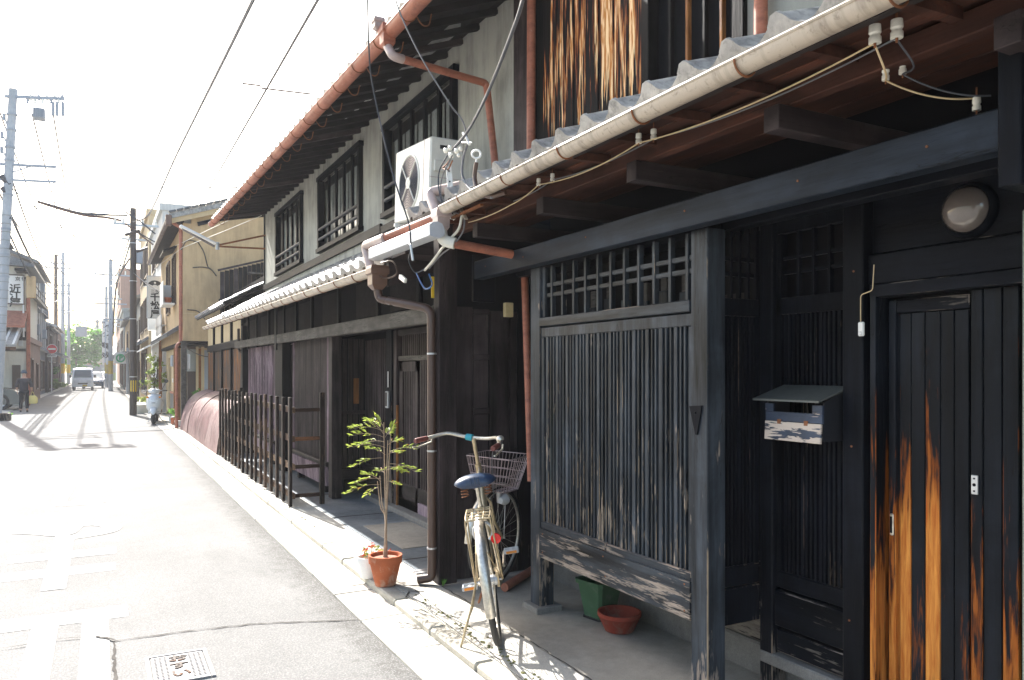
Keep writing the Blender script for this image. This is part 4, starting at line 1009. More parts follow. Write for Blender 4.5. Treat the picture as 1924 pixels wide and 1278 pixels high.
part('grille_wire', mb, M['wire_dark'], fn, 60, local=True, kind='stuff')
mb = MB().cyl((-.012, .43, .29), (0, .43, .29), .045, 20)
for k in range(4):
    a = pi/4+k*pi/2; mb.beam((-.010, .43, .29), (-.010, .43+.21*cos(a), .29+.21*sin(a)), .01, .005)
part('grille_hub', mb, M['ac_white'], fn, 40, local=True)
part('side_handle', MB().box(.075, .185, -.0035, .0, .497, .525, b=.001), M['black_plastic'], t, local=True)
part('service_cover', MB().box(.03, .13, -.02, 0, .33, .41, b=.004), M['ac_white'], t, local=True)
part('seam', MB().box(.0, .27, -.0025, 0, .285, .289).box(-.0025, 0, .125, .129, 0, .58), M['greypipe'], t, local=True)
part('maker_plate', MB().box(-.0025, 0, .025, .105, .33, .35), M['steel'], t, local=True)
mb = MB()
for y in (.06, .68):
    mb.box(-.02, .30, y, y+.03, -.03, -.002, b=.002)
    for x in (-.01, .27): mb.box(x, x+.025, y, y+.025, -.14, -.03, b=.002)
part('stand', mb, M['white_paint'], t, local=True)
part('pipe_valve', MB().cyl((.20, -.01, .10), (.24, -.07, .09), .011, 8).cyl((.20, -.01, .06), (.24, -.07, .05), .009, 8), M['steel'], t, 50, local=True)
# fluorescent street lamp on brackets at the far corner
J = Vector((1.93, 15.40, 3.85)); E2 = Vector((1.27, 15.36, 4.14))
t = thing('street_lamp', 'white fluorescent tube street lamp on two rusty brackets at the house corner', 'street lamp', (2.8, 15.42, 4.0))
part('bracket', MB().beam((2.80, 15.40, 4.13), J+Vector((0, 0, .02)), .03, .03), M['rust'], t)
part('bracket', MB().beam((2.80, 15.40, 3.87), J, .03, .03), M['rust'], t)
part('junction', MB().cyl(J+Vector((0, 0, -.06)), J+Vector((0, 0, .08)), .035, 12), M['steel'], t, 50)
part('lamp_hood', MB().beam(J+Vector((-.03, 0, .04)), E2+Vector((0, 0, .03)), .13, .05, b=.015), M['white_paint'], t)
part('tube', MB().cyl(J+Vector((-.05, -.0, -.01)), E2+Vector((.04, 0, -.02)), .02, 10), M['milk_glass'], t, 50)
# low annex between this house and the ochre one
AN = thing('wooden_annex', 'low annex with burnt orange boards, cream panels and small dark tiled roof', 'annex', (2.6, 18, .05))
a_ = lambda name, mb, m, s=False: part(name, mb, M[m], AN, s)
a_('wall', MB().box(2.44, 2.50, 15.2, 20.9, .05, 2.75, b=0), 'darkvoid')
for k in range(4):
    y0_ = 15.5+k*1.4
    for j in range(6): a_('board', bx(2.40, 2.43, y0_+.02+j*.215, y0_+.215+j*.215, .3, 1.96, b=.003), 'orange_wood')
    a_('post', bx(2.36, 2.44, y0_-.09, y0_, .05, 2.75), 'ink_v')
    a_('plaster_panel', MB().box(2.405, 2.435, y0_+.01, y0_+1.3, 2.14, 2.72, b=0), 'ochre_pale')
a_('rail', bx(2.35, 2.44, 15.2, 20.7, 1.98, 2.13), 'ink_y')
tile_roof(AN, 2.08, 2.84, .55, 15.75, 20.6, .26, 3, .34, M['tile_dark'])
a_('roof_bed', MB().prism([(2.10, 2.76), (3.1, 3.31), (3.1, 3.35), (2.10, 2.80)], 'y', 15.7, 20.6), 'soffit_dark')
a_('upper_wall', MB().box(3.0, 3.06, 15.45, 20.7, 2.7, 3.5, b=0), 'char')
for k in range(12):
    x = 2.66+k*.11; zt = 4.03+(x-2.66)*.30; a_('dark_board', bx(x, x+.104, 20.70, 20.725, 2.7, zt, b=.003), 'char' if k % 3 else 'brn_v')
a_('rail', bx(2.62, 4.0, 20.66, 20.70, 3.28, 3.33), 'brn_x')
a_('verge_board', MB().beam((2.60, 20.67, 4.05), (4.1, 20.67, 4.50), .05, .05, b=.003), 'brn_x')
a_('wall_shelf', bx(3.3, 3.9, 20.4, 20.65, 3.98, 4.03), 'grey_beam')
# maroon curved guard
prof = [(1.775, .05), (1.775, .20), (1.80, .38), (1.86, .56), (1.96, .74), (2.10, .90), (2.26, 1.0), (2.40, 1.05)]
G = thing('curved_wall_guard', 'maroon curved guard leaning over the wall foot beyond the fence', 'guard', (2.0, 17.6, .05))
y = 14.25
while y < 21.2:
    wd = 1.75+random.uniform(-.04, .04); k = random.uniform(.97, 1.02); dx = random.uniform(-.01, .01)
    pr = [(a+dx+.02*sin(i), .05+(b-.05)*k) for i, (a, b) in enumerate(prof)]
    prs = [tuple(v)[1:] for v in spline([(0, a, b) for a, b in pr], 3)]
    inner = [(a+.012, b-.006) for a, b in prs][::-1]
    part('guard_panel', MB().prism(prs+inner, 'y', y+.006, min(y+wd, 21.3)), M['guard'], G, 40)
    prs2 = [(a-.004, b+.003) for a, b in prs]
    part('seam_batten', MB().prism(prs2+[(a+.004, b) for a, b in prs][::-1], 'y', y-.006, y+.007), M['fence_x'], G, 40)
    y += wd
part('end_board', MB().prism([(a+.02, b-.01) for a, b in prof]+[(2.4, .05)], 'y', 14.20, 14.23), M['ink_v'], G)
# open lattice fence
F = thing('lattice_fence', 'dark wooden open fence standing along the kerb before the lattice front', 'fence', (1.8, 11.1, .05))
n = 17
for k in range(n):
    y = 8.42+k*(5.5/(n-1))+random.uniform(-.02, .02) if k else 8.40
    h = 1.16+random.uniform(-.012, .012)+(.02 if k == 0 else 0); wd = .066+random.uniform(-.008, .008)+(.01 if k == 0 else 0)
    o = part('upright', MB().box(1.768, 1.800, y-wd/2, y+wd/2, .05+random.uniform(0, .03), .05+h, b=.003), M['fence'], F)
for z in (1.085, .775, .475, .165): part('rail', bx(1.801, 1.835, 8.38, 13.96, z-.032, z+.032, b=.004), M['fence_y'], F)
part('post', bx(2.10, 2.15, 8.375, 8.425, .055, 1.27, b=.005), M['fence'], F)
for z in (1.085, .775, .475, .165): part('return_rail', bx(1.836, 2.098, 8.385, 8.415, z-.02, z+.02, b=.003), M['fence_x'], F)
part('post', bx(2.10, 2.15, 13.9, 13.95, .055, 1.22, b=.005), M['fence'], F)
for z in (1.085, .475): part('return_rail', bx(1.865, 2.098, 13.91, 13.94, z-.02, z+.02, b=.003), M['fence_x'], F)
# ------------------------------------------------------------------ bicycle (x forward, y left, z up), leaning on its stand
bk = thing('bicycle', 'old champagne gold city bicycle with wire basket and navy saddle, front wheel turned', 'bicycle', (1.87, 3.66, .055), (R(-9), 0, R(63)))
b_ = lambda name, mb, m, s=50, parent=None, **k: part(name, mb, M[m], parent or bk, s, local=True, **k)
WR = .335
def ytube(r, w, n=40): return None
def wheel(C, Mx, front):
    w = b_('front_wheel' if front else 'rear_wheel', MB().tube([(WR-.030)*Vector((cos(2*pi*k/48), 0, sin(2*pi*k/48))) for k in range(48)], .0105, 8, closed=True, M=Mx), 'chrome', 60)
    b_('tyre', MB().tube([(WR-.017)*Vector((cos(2*pi*k/48), 0, sin(2*pi*k/48))) for k in range(48)], .0175, 10, closed=True, M=Mx), 'black_rubber', 60, w)
    b_('hub', MB().cyl((0, -.045, 0), (0, .045, 0), .018 if front else .028, 14, M=Mx).cyl((0, -.07, 0), (0, .07, 0), .006, 8, M=Mx), 'steel', 50, w)
    mb = MB()
    for k in range(32):
        a = 2*pi*k/32; b = a+(.35 if k % 2 else -.35)*(1 if k % 4 < 2 else -1); yy = .028 if k % 2 else -.028
        mb.tube([(.018*cos(b), yy, .018*sin(b)), ((WR-.035)*cos(a), 0, (WR-.035)*sin(a))], .0013, 4, caps=False, M=Mx)
    b_('spokes', mb, 'chrome', 0, w, kind='stuff')
    return w
rear = Vector((0, 0, WR)); front = Vector((1.10, 0, WR))
hb_, ht_ = Vector((.93, 0, .66)), Vector((.865, 0, .86))
ax_ = (ht_-hb_).normalized()
ST = Matrix.Translation(hb_)@Matrix.Rotation(R(-33), 4, ax_)@Matrix.Translation(-hb_)
wheel(rear, Matrix.Translation(rear), False)
wheel(front, ST@Matrix.Translation(front), True)
bb = Vector((.46, 0, .285)); st = Vector((.33, 0, .68))
b_('frame', MB().tube(spline([hb_+Vector((-.01, 0, .03)), (.80, 0, .40), (.62, 0, .315), bb], 5), .018, 12).tube(spline([ht_+Vector((.01, 0, -.05)), (.70, 0, .55), (.52, 0, .45), (.405, 0, .46)], 5), .016, 12)
   .tube([bb, st], .0165, 12).cyl(hb_, ht_, .020, 14).cyl((.46, -.035, .285), (.46, .035, .285), .022, 14)
   .tube([bb+Vector((-.02, .02, 0)), (.2, .045, .31), rear+Vector((0, .065, 0))], .009, 8).tube([bb+Vector((-.02, -.02, 0)), (.2, -.045, .31), rear+Vector((0, -.065, 0))], .009, 8)
   .tube([st+Vector((0, .012, -.02)), (.18, .045, .52), rear+Vector((0, .065, 0))], .007, 8).tube([st+Vector((0, -.012, -.02)), (.18, -.045, .52), rear+Vector((0, -.065, 0))], .007, 8), 'gold', 60)
def fender(Cc, a0, a1, Mx, m, w=.052):
    mb = MB(); n = 22; secs = []
    for i in range(n+1):
        a = R(a0+(a1-a0)*i/n); e = Vector((cos(a), 0, sin(a)))
        sec = []
        for (yy, rr) in ((-w/2, .345), (-w/2*.7, .358), (0, .364), (w/2*.7, .358), (w/2, .345), (w/2*.65, .353), (0, .359), (-w/2*.65, .353)):
            sec.append(Mx@(e*rr+Vector((0, yy, 0))))
        secs.append(sec)
    return mb.loft(secs)
fe = b_('rear_fender', fender(rear, 195, 25, Matrix.Translation(rear), 'chrome'), 'chrome', 60)
b_('front_fender', fender(front, 60, 175, ST@Matrix.Translation(front), 'chrome'), 'chrome', 60)
S_ = lambda pts: [ST@Vector(p) for p in pts]
b_('fork', MB().tube(S_([hb_, (.945, 0, .64), (.955, .045, .60), (1.00, .05, .46), (1.10, .05, WR)]), .010, 8).tube(S_([(.945, 0, .64), (.955, -.045, .60), (1.00, -.05, .46), (1.10, -.05, WR)]), .010, 8), 'gold', 60)
top = ht_+ax_*.17
b_('handlebar_stem', MB().tube(S_([ht_, top, top+Vector((.02, 0, .005))]), .0125, 12), 'gold', 60)
hbar = [(-.20, -.285, 1.00), (-.10, -.265, 1.01), (.0, -.19, 1.035), (.045, -.10, 1.02), (.05, 0, 1.015)]
ofs = top+Vector((.02, 0, .01))-Vector((.05, 0, 1.015))
hp_ = [Vector(p)+ofs for p in hbar]; hp_ += [Vector((p.x, -p.y, p.z)) for p in hp_[:-1]][::-1]
b_('handlebar', MB().tube(S_(spline(hp_, 5)), .0115, 12), 'chrome', 60)
for sgn in (-1, 1):
    g0 = Vector((-.205, sgn*.287, 1.00))+ofs; g1 = Vector((-.105, sgn*.267, 1.009))+ofs
    b_('grip', MB().tube(S_([g0, g0.lerp(g1, .1), g0.lerp(g1, .9), g1]), [.014, .017, .016, .014], 12), 'grip', 60)
    b_('brake_lever', MB().tube(S_([g1+Vector((.05, 0, 0)), g1+Vector((.045, 0, -.03)), g0+Vector((.03, sgn*.005, -.045)), g0+Vector((-.005, sgn*.015, -.04))]), .0055, 8), 'chrome', 60)
b_('bell', MB().lathe([(0, 0), (.006, 0), (.006, .015), (.024, .016), (.023, .030), (.012, .040), (0, .042)], 16, ST@Matrix.Translation(Vector((-.06, -.25, 1.02))+ofs)), 'chrome', 50)
b_('teal_tape', MB().tube(S_([Vector((.048, .02, 1.015))+ofs, Vector((.045, .065, 1.018))+ofs]), .0215, 10), 'teal', 60)
for sg, end in ((-1, (1.0, -.04, .62)), (1, (.3, .02, .5))):
    b_('brake_cable', MB().tube(spline([ST@(Vector((-.06, sg*.26, 1.0))+ofs), ST@(Vector((.10, sg*.17, 1.03))+ofs), ST@(Vector((.16, sg*.06, .90))+ofs), ST@Vector(end) if sg < 0 else Vector(end)], 8), .003, 6), 'wire_grey', 60)
# basket
mb = MB(); bz0, bz1 = .66, .885
def ring(z, k):
    x0, x1, w = 1.0-.02*k, 1.20+.07*k, .115+.05*k
    return [(x0, -w, z), (x0, w, z), (x0+.03, w+.012, z), (x1-.03, w+.012, z), (x1, w-.02, z), (x1, -w+.02, z), (x1-.03, -w-.012, z), (x0+.03, -w-.012, z)]
for i in range(5):
    k = i/4; mb.tube(S_(ring(bz0+(bz1-bz0)*k, k)), .0034 if i == 4 else .0022, 6, closed=True)
def rp(k, t):
    r = ring(bz0+(bz1-bz0)*k, k); n = len(r); L = [math.dist(r[i], r[(i+1) % n]) for i in range(n)]; s = t*sum(L); i = 0
    while s > L[i]: s -= L[i]; i += 1
    return Vector(r[i]).lerp(Vector(r[(i+1) % n]), s/L[i])
for j in range(44): mb.tube([ST@rp(0, j/44.01), ST@rp(1, j/44.01)], .0017, 4)
for j in range(9):
    y = -.11+.0275*j; mb.tube(S_([(1.0, y, bz0), (1.2, y*.8, bz0)]), .0017, 4)
for j in range(4): mb.tube(S_([(1.04+.045*j, -.12, bz0), (1.04+.045*j, .12, bz0)]), .0017, 4)
b_('basket', mb, 'basket', 60)
b_('basket_bracket', MB().tube(S_([(1.02, .03, .66), (.95, .02, .66)]), .006, 6).tube(S_([(1.12, .06, .655), (1.10, .062, WR)]), .0035, 6).tube(S_([(1.12, -.06, .655), (1.10, -.062, WR)]), .0035, 6), 'steel', 60)
hl = b_('headlamp', MB().lathe([(0, -.05), (.02, -.05), (.036, -.01), (.037, .012), (.030, .016), (0, .018)], 16, ST@Matrix.Translation((1.075, -.075, .60))@Matrix.Rotation(R(90), 4, 'Y')), 'pedal', 50)
b_('dynamo', MB().cyl(ST@Vector((1.03, -.06, .66)), ST@Vector((1.05, -.055, .585)), .019, 12), 'steel', 50)
b_('ring_lock', MB().tube([(.18+.0*k, .055*cos(a), .56+.055*sin(a)) for k, a in enumerate([R(-60+30*i) for i in range(11)])], .009, 8), 'steel', 60)
# saddle with vinyl cover
secs = []
for x, w, h, z in ((-.155, .05, .02, -.01), (-.15, .095, .055, -.008), (-.11, .118, .07, 0), (-.05, .112, .068, .0), (.0, .08, .058, -.002), (.05, .045, .048, -.002), (.105, .03, .04, -.005), (.125, .018, .025, -.012)):
    secs.append([(x+.27, w*cos(a), .845+z+h*.5*sin(a)*(1.15 if sin(a) > 0 else .8)) for a in [2*pi*k/18 for k in range(18)]])
sd_ = b_('saddle', MB().loft(secs), 'navy_vinyl', 70)
b_('cover_pleat', MB().tube([(.115, -.02, .83), (.113, -.02, .875)], .004, 6).tube([(.115, .02, .83), (.113, .02, .875)], .004, 6).tube([(.115, 0, .83), (.113, 0, .878)], .003, 6), 'navy_vinyl', 60, sd_)
for sgn in (-1, 1):
    b_('saddle_spring', MB().tube([(.17+.020*cos(t*.9), sgn*.065+.020*sin(t*.9), .765+t*.0024) for t in range(24)], .0035, 6), 'rust', 60, sd_)
b_('seat_post', MB().tube([st, (.30, 0, .82)], .012, 10), 'chrome', 60)
# rear rack
rk = MB()
for y in (-.065, -.03, .03, .065): rk.tube(spline([(-.20, y*.9, .70), (-.10, y, .705), (.12, y, .705)], 3), .0045, 6)
for x in (-.20, -.12, -.03, .06, .12): rk.tube([(x, -.066, .703), (x, .066, .703)], .0045, 6)
for sgn in (-1, 1):
    rk.tube([(-.19, sgn*.064, .70), (-.19, sgn*.066, .66), (0, sgn*.075, WR)], .0045, 6)
    rk.tube([(.05, sgn*.065, .70), (0, sgn*.075, WR)], .0045, 6)
    rk.tube([(-.28, sgn*.028, .55), (0, sgn*.07, WR)], .003, 6)
b_('rear_rack', rk, 'gold', 60)
b_('reflector', MB().lathe([(0, .0), (.028, 0), (.026, .012), (0, .016)], 18, Matrix.Translation((-.11, -.075, .575))@Matrix.Rotation(R(-90), 4, 'Y')), 'reflector_red', 50)
b_('chain_case', MB().loft([[(x, -.055, z+dz) for x, z, dz in ((-.02, .30, .0), (.2, .25, 0), (.46, .20, 0), (.53, .285, 0), (.46, .36, 0), (.2, .36, 0), (-.02, .375, 0))], [(x, -.040, z) for x, z in ((-.02, .30), (.2, .25), (.46, .20), (.53, .285), (.46, .36), (.2, .36), (-.02, .375))]]), 'gold', 30)
b_('crank', MB().tube([(.46, -.075, .285), (.46+.15*cos(R(20)), -.085, .285+.15*sin(R(20)))], .009, 8), 'chrome', 60)
b_('crank', MB().tube([(.46, .055, .285), (.46-.15*cos(R(20)), .075, .285-.15*sin(R(20)))], .009, 8), 'chrome', 60)
for sgn in (1, -1):
    c = Vector((.46+sgn*.15*cos(R(20)), -sgn*.13, .285+sgn*.15*sin(R(20))))
    pd = b_('pedal', MB().box(c.x-.04, c.x-.028, c.y-.045, c.y+.045, c.z-.012, c.z+.012, b=.003).box(c.x+.028, c.x+.04, c.y-.045, c.y+.045, c.z-.012, c.z+.012, b=.003)
       .box(c.x-.0275, c.x+.0275, c.y-.045, c.y-.036, c.z-.008, c.z+.008).box(c.x-.0275, c.x+.0275, c.y+.036, c.y+.045, c.z-.008, c.z+.008).box(c.x-.0275, c.x+.0275, c.y-.008, c.y+.008, c.z-.008, c.z+.008), 'pedal', 0)
    b_('pedal_reflector', MB().box(c.x-.044, c.x-.0402, c.y-.032, c.y+.032, c.z-.009, c.z+.006), 'reflector_orange', 0, pd)
b_('kickstand', MB().tube([(.0, .07, .335), (-.02, .12, .20), (-.06, .225, -.03)], .006, 8).tube([(0, .07, .335), (.02, .11, .2), (-.03, .175, .10)], .004, 6), 'gold', 60)
b_('chain_wheel_lock', MB().tube(spline([(.10, .03, .30), (.06, .06, .24), (.10, .08, .20), (.12, .05, .26)], 4), .006, 6), 'rust', 60)
# ------------------------------------------------------------------ potted plants
def pot_mesh(r0, r1, h, rim, m): return MB().lathe([(0, .004), (r0, .004), (r0*1.0, 0), (r0*1.02, .002), (r1*.93, h*.74), (r1, h*.745), (r1*1.02, h), (r1*.90, h), (r1*.86, h*.86), (0, h*.86)], 40)
pt = thing('potted_nandina', 'tall thin shrub with lime green leaves in a terracotta pot at the kerb', 'potted plant', (1.70, 5.02, .054))
part('pot', pot_mesh(.068, .112, .205, .05, None), M['terracotta'], pt, 40, local=True)
part('potting_grit', MB().lathe([(0, .190), (.04, .188), (.09, .182), (.0985, .176)], 30), M['soil'], pt, 60, local=True)
leaf = MB().add([(0, 0, 0), (.013, .0085, .003), (.034, .0075, .001), (.054, 0, -.008), (.034, -.0075, .001), (.013, -.0085, .003), (.02, 0, -.002)],
    [(0, 1, 6), (1, 2, 6), (2, 3, 6), (3, 4, 6), (4, 5, 6), (5, 0, 6)])
lm = leaf.mesh('leaf', M['leaf_lime'], recalc=False); lr = leaf.mesh('leaf_red', M['leaf_red'], recalc=False)
rc = Vector((_c, -_s, 0)); fc = Vector((_s, _c, 0))       # across the view and away from it
def pp(a, b, z): return rc*a+fc*b+Vector((0, 0, z))
tips = [(-.010, .0, 1.10), (.035, .02, 1.05), (-.035, -.01, .74), (.02, -.02, .98), (.005, .03, .80), (-.055, .01, .70)]
for k, (a, b, z) in enumerate(tips):
    q = spline([pp(.012*cos(k), .012*sin(k), .18), pp(a*.1+.004, b*.3, .45), pp(a*.6, b*.8, z*.75), pp(a, b, z)], 5)
    part('cane', MB().tube(q, [.0055-.003*i/len(q) for i in range(len(q))], 6), M['stem'], pt, 60, local=True)
random.seed(21)
def frond(p0, d, L, n, red=.05, size=1., droop=.35):
    """a leaf stalk with side stalks, each with its leaflets"""
    d = (Vector(d).normalized()+Vector((random.uniform(-.25, .25), random.uniform(-.25, .25), random.uniform(-.1, .3)))).normalized(); mb = MB(); pts = []; L *= .92
    for i in range(7):
        t = i/6; pts.append(Vector(p0)+d*L*t+Vector((0, 0, -droop*L*t*t)))
    mb.tube(pts, [.0018-.0011*i/6 for i in range(7)], 4)
    for i in range(2, 7):
        for sg in (-1, 1):
            base = pts[i]; side = (d.cross(Vector((0, 0, 1))).normalized()*sg+d*.75+Vector((0, 0, random.uniform(-.25, .35)))).normalized()
            ln = L*.36*(1.15-i/9)
            e = base+side*ln+Vector((0, 0, -ln*.12)); mb.tube([base, e], .0008, 3)
            for j in range(n):
                f = .35+.65*(j+.5)/n; q = base.lerp(e, f)
                dd = (side+d.cross(Vector((0, 0, 1)))*random.uniform(-.8, .8)+d*random.uniform(-.2, .8)+Vector((0, 0, random.uniform(-.5, .25)))).normalized()
                rot = dd.to_track_quat('X', 'Z').to_euler(); rot.rotate_axis('X', random.uniform(-.7, .7))
                LEAVES.append((q, rot, random.uniform(.4, .85)*size, random.random() < red))
    tip = pts[-1]; rot = d.to_track_quat('X', 'Z').to_euler(); LEAVES.append((tip, rot, size, random.random() < red))
    part('leaf_stalk', mb, M['stem'], pt, 60, local=True)
LEAVES = []
FR = [(-.01, 0, 1.08, -.8, .25, .5, .15, 2), (-.01, 0, 1.04, -1, .0, .45, .24, 3), (-.01, 0, 1.0, -1, -.2, .25, .24, 3), (.0, 0, .93, -1, .15, .3, .25, 3), (.02, 0, .95, .7, .3, .4, .10, 2),
      (-.02, 0, .86, -1, -.1, .12, .20, 2), (.03, .01, .90, 1, -.05, .50, .20, 2), (.03, 0, .82, 1, .2, .1, .18, 2), (-.03, 0, .72, -1, .1, .25, .19, 3), (-.04, 0, .68, -1, -.2, .0, .22, 3),
      (-.05, 0, .66, -.9, .3, -.2, .10, 2), (.015, 0, .78, .5, -.5, .15, .10, 2), (.01, 0, .70, .4, .3, .0, .09, 2), (.03, .02, 1.03, .35, .2, .9, .08, 2)]
FR += [(-.01, 0, 1.02, -.7, -.4, .8, .20, 3), (-.01, 0, .97, -1, .3, .0, .20, 3), (-.01, 0, 1.06, -.5, .2, .9, .14, 3), (0, 0, .88, -.8, -.4, .4, .16, 3), (.01, 0, .88, .5, .4, .3, .12, 3), (.02, 0, .80, .7, -.3, .0, .12, 3), (-.03, 0, .70, -.6, -.5, .5, .18, 3), (.0, .0, .75, -.4, .5, .2, .12, 2), (.0, 0, 1.0, .3, .3, .6, .09, 3)]
for (a, b, z, da, db, dz, L, n) in FR: frond(pp(a, b, z), rc*da+fc*db+Vector((0, 0, dz)), L, n, .05 if a < .01 else .15)
random.shuffle(LEAVES)
mb = MB()
for q, rot, s, red in LEAVES[296:]:
    Mx_ = Matrix.Translation(q)@rot.to_matrix().to_4x4()@Matrix.Scale(s, 4); mb.add(leaf.v, leaf.f, Mx_)
part('small_leaves', mb.mesh('small_leaves', M['leaf_lime'], recalc=False), None, pt, local=True, kind='stuff')
for q, rot, s, red in LEAVES[:296]:
    o = bpy.data.objects.new('leaf', lr if red else lm); link(o, pt); o.location = q; o.rotation_euler = rot; o.scale = (s, s, s)
pw = thing('potted_red_flowers', 'white flower pot with small red and orange flowers behind the terracotta pot', 'potted plant', (1.665, 5.27, .054))
part('pot', pot_mesh(.060, .085, .145, .03, None), M['white_paint'], pw, 40, local=True)
part('soil_surface', MB().lathe([(0, .13), (.074, .124)], 20), M['soil'], pw, local=True)
random.seed(5)
lf = MB().add([(0, 0, 0), (.014, .011, .004), (.03, 0, 0), (.014, -.011, .004)], [(0, 1, 2, 3)]).mesh('flower_leaf', M['leaf_yellow'], recalc=False)
for k in range(34):
    a = random.uniform(0, 6.28); r = random.uniform(.01, .095); z = .14+random.uniform(0, .05)
    o = bpy.data.objects.new('leaf', lf); link(o, pw); o.location = (r*cos(a)+.02, r*sin(a), z); o.rotation_euler = (random.uniform(-.6, .6), random.uniform(-.9, .3), a)
    s = random.uniform(.6, 1.1); o.scale = (s, s, s)
ROSE = {}
for nm in ('petal_red', 'petal_orange', 'petal_yellow'):
    mb = MB()
    for k in range(6):
        a = k*pi/3; mb.add([(0, 0, 0), (.012*cos(a-.4), .012*sin(a-.4), .007), (.017*cos(a), .017*sin(a), .004), (.012*cos(a+.4), .012*sin(a+.4), .007)], [(0, 1, 2, 3)])
    mb.lathe([(0, .010), (.005, .007), (.006, .002)], 8)
    ROSE[nm] = mb.mesh('flower', M[nm], recalc=False)
fl = []
for k in range(30):
    u = random.uniform(-.05, .20); zz = .16+.05*math.exp(-((u-.03)/.06)**2)+random.uniform(-.03, .02)
    v = random.uniform(-.06, .06)
    nm = random.choice(['petal_red', 'petal_red', 'petal_orange', 'petal_yellow', 'petal_red'])
    o = bpy.data.objects.new('flower', ROSE[nm]); link(o, pw); o.location = rc*u*.75+fc*v+Vector((0, 0, zz)); o.rotation_euler = (random.uniform(-.7, .7), random.uniform(-.9, .2), 0); s = random.uniform(.8, 1.2); o.scale = (s, s, s)
    fl.append((o.location.copy(), zz))
mb = MB()
for p, z in fl: mb.tube([Vector((p.x*.5, p.y*.5, .12)), p], .0012, 3)
part('flower_stems', mb, M['leaf_yellow'], pw, local=True, kind='stuff')
t = thing('weed', 'small green weed growing at the foot of the dividing post', 'weed', (2.03, 4.80, .055))
for k in range(9):
    a = random.uniform(0, 6.28); e = Vector((.03*cos(a), .03*sin(a), .045)); n_ = Vector((-sin(a), cos(a), 0))*.004
    part('leaf', MB().add([Vector((0, 0, 0))-n_, Vector((0, 0, 0))+n_, e*.6+n_*1.2, e, e*.6-n_*1.2], [(0, 1, 2, 3, 4)]), M['leaf_green'], t, local=True)
# ------------------------------------------------------------------ service cables, insulators, bracket at the meeting of the two roofs
def cable(name, pts, r, m, lab, n=6): return solo(name, MB().tube(pts, r, n), M[m], lab, 'cable', 60)
IN = ox(848, 285, 1.86)
cable('overhead_cable', spline([ox(983, -60, 1.35), ox(982, 0, 1.45), ox(955, 80, 1.55), ox(915, 178, 1.7), ox(880, 245, 1.82), ox(852, 280, 1.86)], 6), .0085, 'wire_dark', 'thick dark cable hanging down to the white insulators beside the air conditioner')
cable('overhead_cable', spline([ox(735, -40, 1.5), ox(750, 20, 1.55), ox(790, 105, 1.65), ox(845, 195, 1.78), ox(868, 225, 1.84), ox(878, 258, 1.87)], 6), .0045, 'wire_grey', 'grey twisted wire falling from the sky to the clamp above the air conditioner')
cable('overhead_cable', spline([ox(690, -40, 1.3), ox(693, 88, 1.42), ox(700, 160, 1.46), ox(726, 280, 1.52), ox(745, 350, 1.56), ox(768, 420, 1.62), ox(772, 458, 1.66)], 6), .0048, 'wire_dark', 'thin black wire hanging in front of the air conditioner fan')
t = thing('service_bracket', 'white perforated steel bracket carrying insulators at the end of the near gutter', 'bracket', ox(850, 360, 1.86))
part('angle_bar', MB().beam(ox(842, 312, 1.87), ox(850, 412, 1.86), .030, .006, (0, 1, 0)).beam(ox(842, 312, 1.87)+Vector((.013, 0, 0)), ox(850, 412, 1.86)+Vector((.013, 0, 0)), .006, .03, (0, 1, 0)), M['white_paint'], t)
mb = MB()
for k in range(5):
    p = ox(842, 312, 1.866).lerp(ox(850, 412, 1.856), .1+k*.2); mb.cyl(p+Vector((-.002, -.008, 0)), p+Vector((.002, -.0045, 0)), .005, 8)
part('bolt_hole', mb, M['darkvoid'], t)
part('strut', MB().beam(ox(852, 366, 1.87), ox(876, 412, 1.87), .022, .006, (0, 1, 0)), M['gutter'], t)
part('foot_bar', MB().beam(ox(850, 410, 1.86), ox(905, 385, 1.86), .02, .012), M['rust'], t)
mb = MB()
for (px, py, r) in ((838, 283, .018), (848, 292, .02), (858, 284, .017), (866, 280, .015), (846, 278, .016), (862, 292, .013)):
    p = ox(px, py, 1.85+random.uniform(-.01, .02)); mb.lathe([(0, -r), (r*.7, -r*.7), (r, 0), (r*.7, r*.7), (0, r)], 12, Matrix.Translation(p))
part('insulator_cluster', mb, M['porcelain'], t, 60, kind='stuff')
part('shackle', MB().tube(spline([ox(846, 300, 1.86), ox(838, 310, 1.86), ox(832, 316, 1.86), ox(842, 318, 1.86), ox(850, 302, 1.86)], 4), .005, 6), M['rust'], t, 60)
part('clamp', MB().tube(spline([ox(870, 250, 1.86), ox(878, 262, 1.86), ox(882, 272, 1.86)], 3), .008, 8).tube([ox(868, 268, 1.86), ox(886, 268, 1.86)], .005, 6).tube([ox(876, 258, 1.86), ox(862, 270, 1.86)], .004, 6), M['white_paint'], t, 60)
cable('loop_cable', spline([ox(878, 272, 1.86), ox(870, 300, 1.85), ox(869, 330, 1.84), ox(880, 352, 1.83), ox(898, 364, 1.82), ox(925, 372, 1.82)], 6), .007, 'wire_grey', 'dark grey cable looping down to the gutter right of the air conditioner')
cable('loop_cable', spline([ox(842, 290, 1.85), ox(826, 320, 1.84), ox(824, 350, 1.83), ox(832, 385, 1.83), ox(838, 405, 1.84)], 6), .005, 'wire_dark', 'black cable loop left of the perforated bracket')
cable('loop_cable', spline([ox(850, 292, 1.85), ox(834, 325, 1.85), ox(828, 355, 1.84), ox(836, 392, 1.84), ox(862, 402, 1.84)], 6), .004, 'wire_grey', 'grey cable loop close beside the perforated bracket')
t = thing('conduit_elbow', 'brown conduit with white ring end rising over the near gutter', 'conduit', ox(895, 340, 1.82))
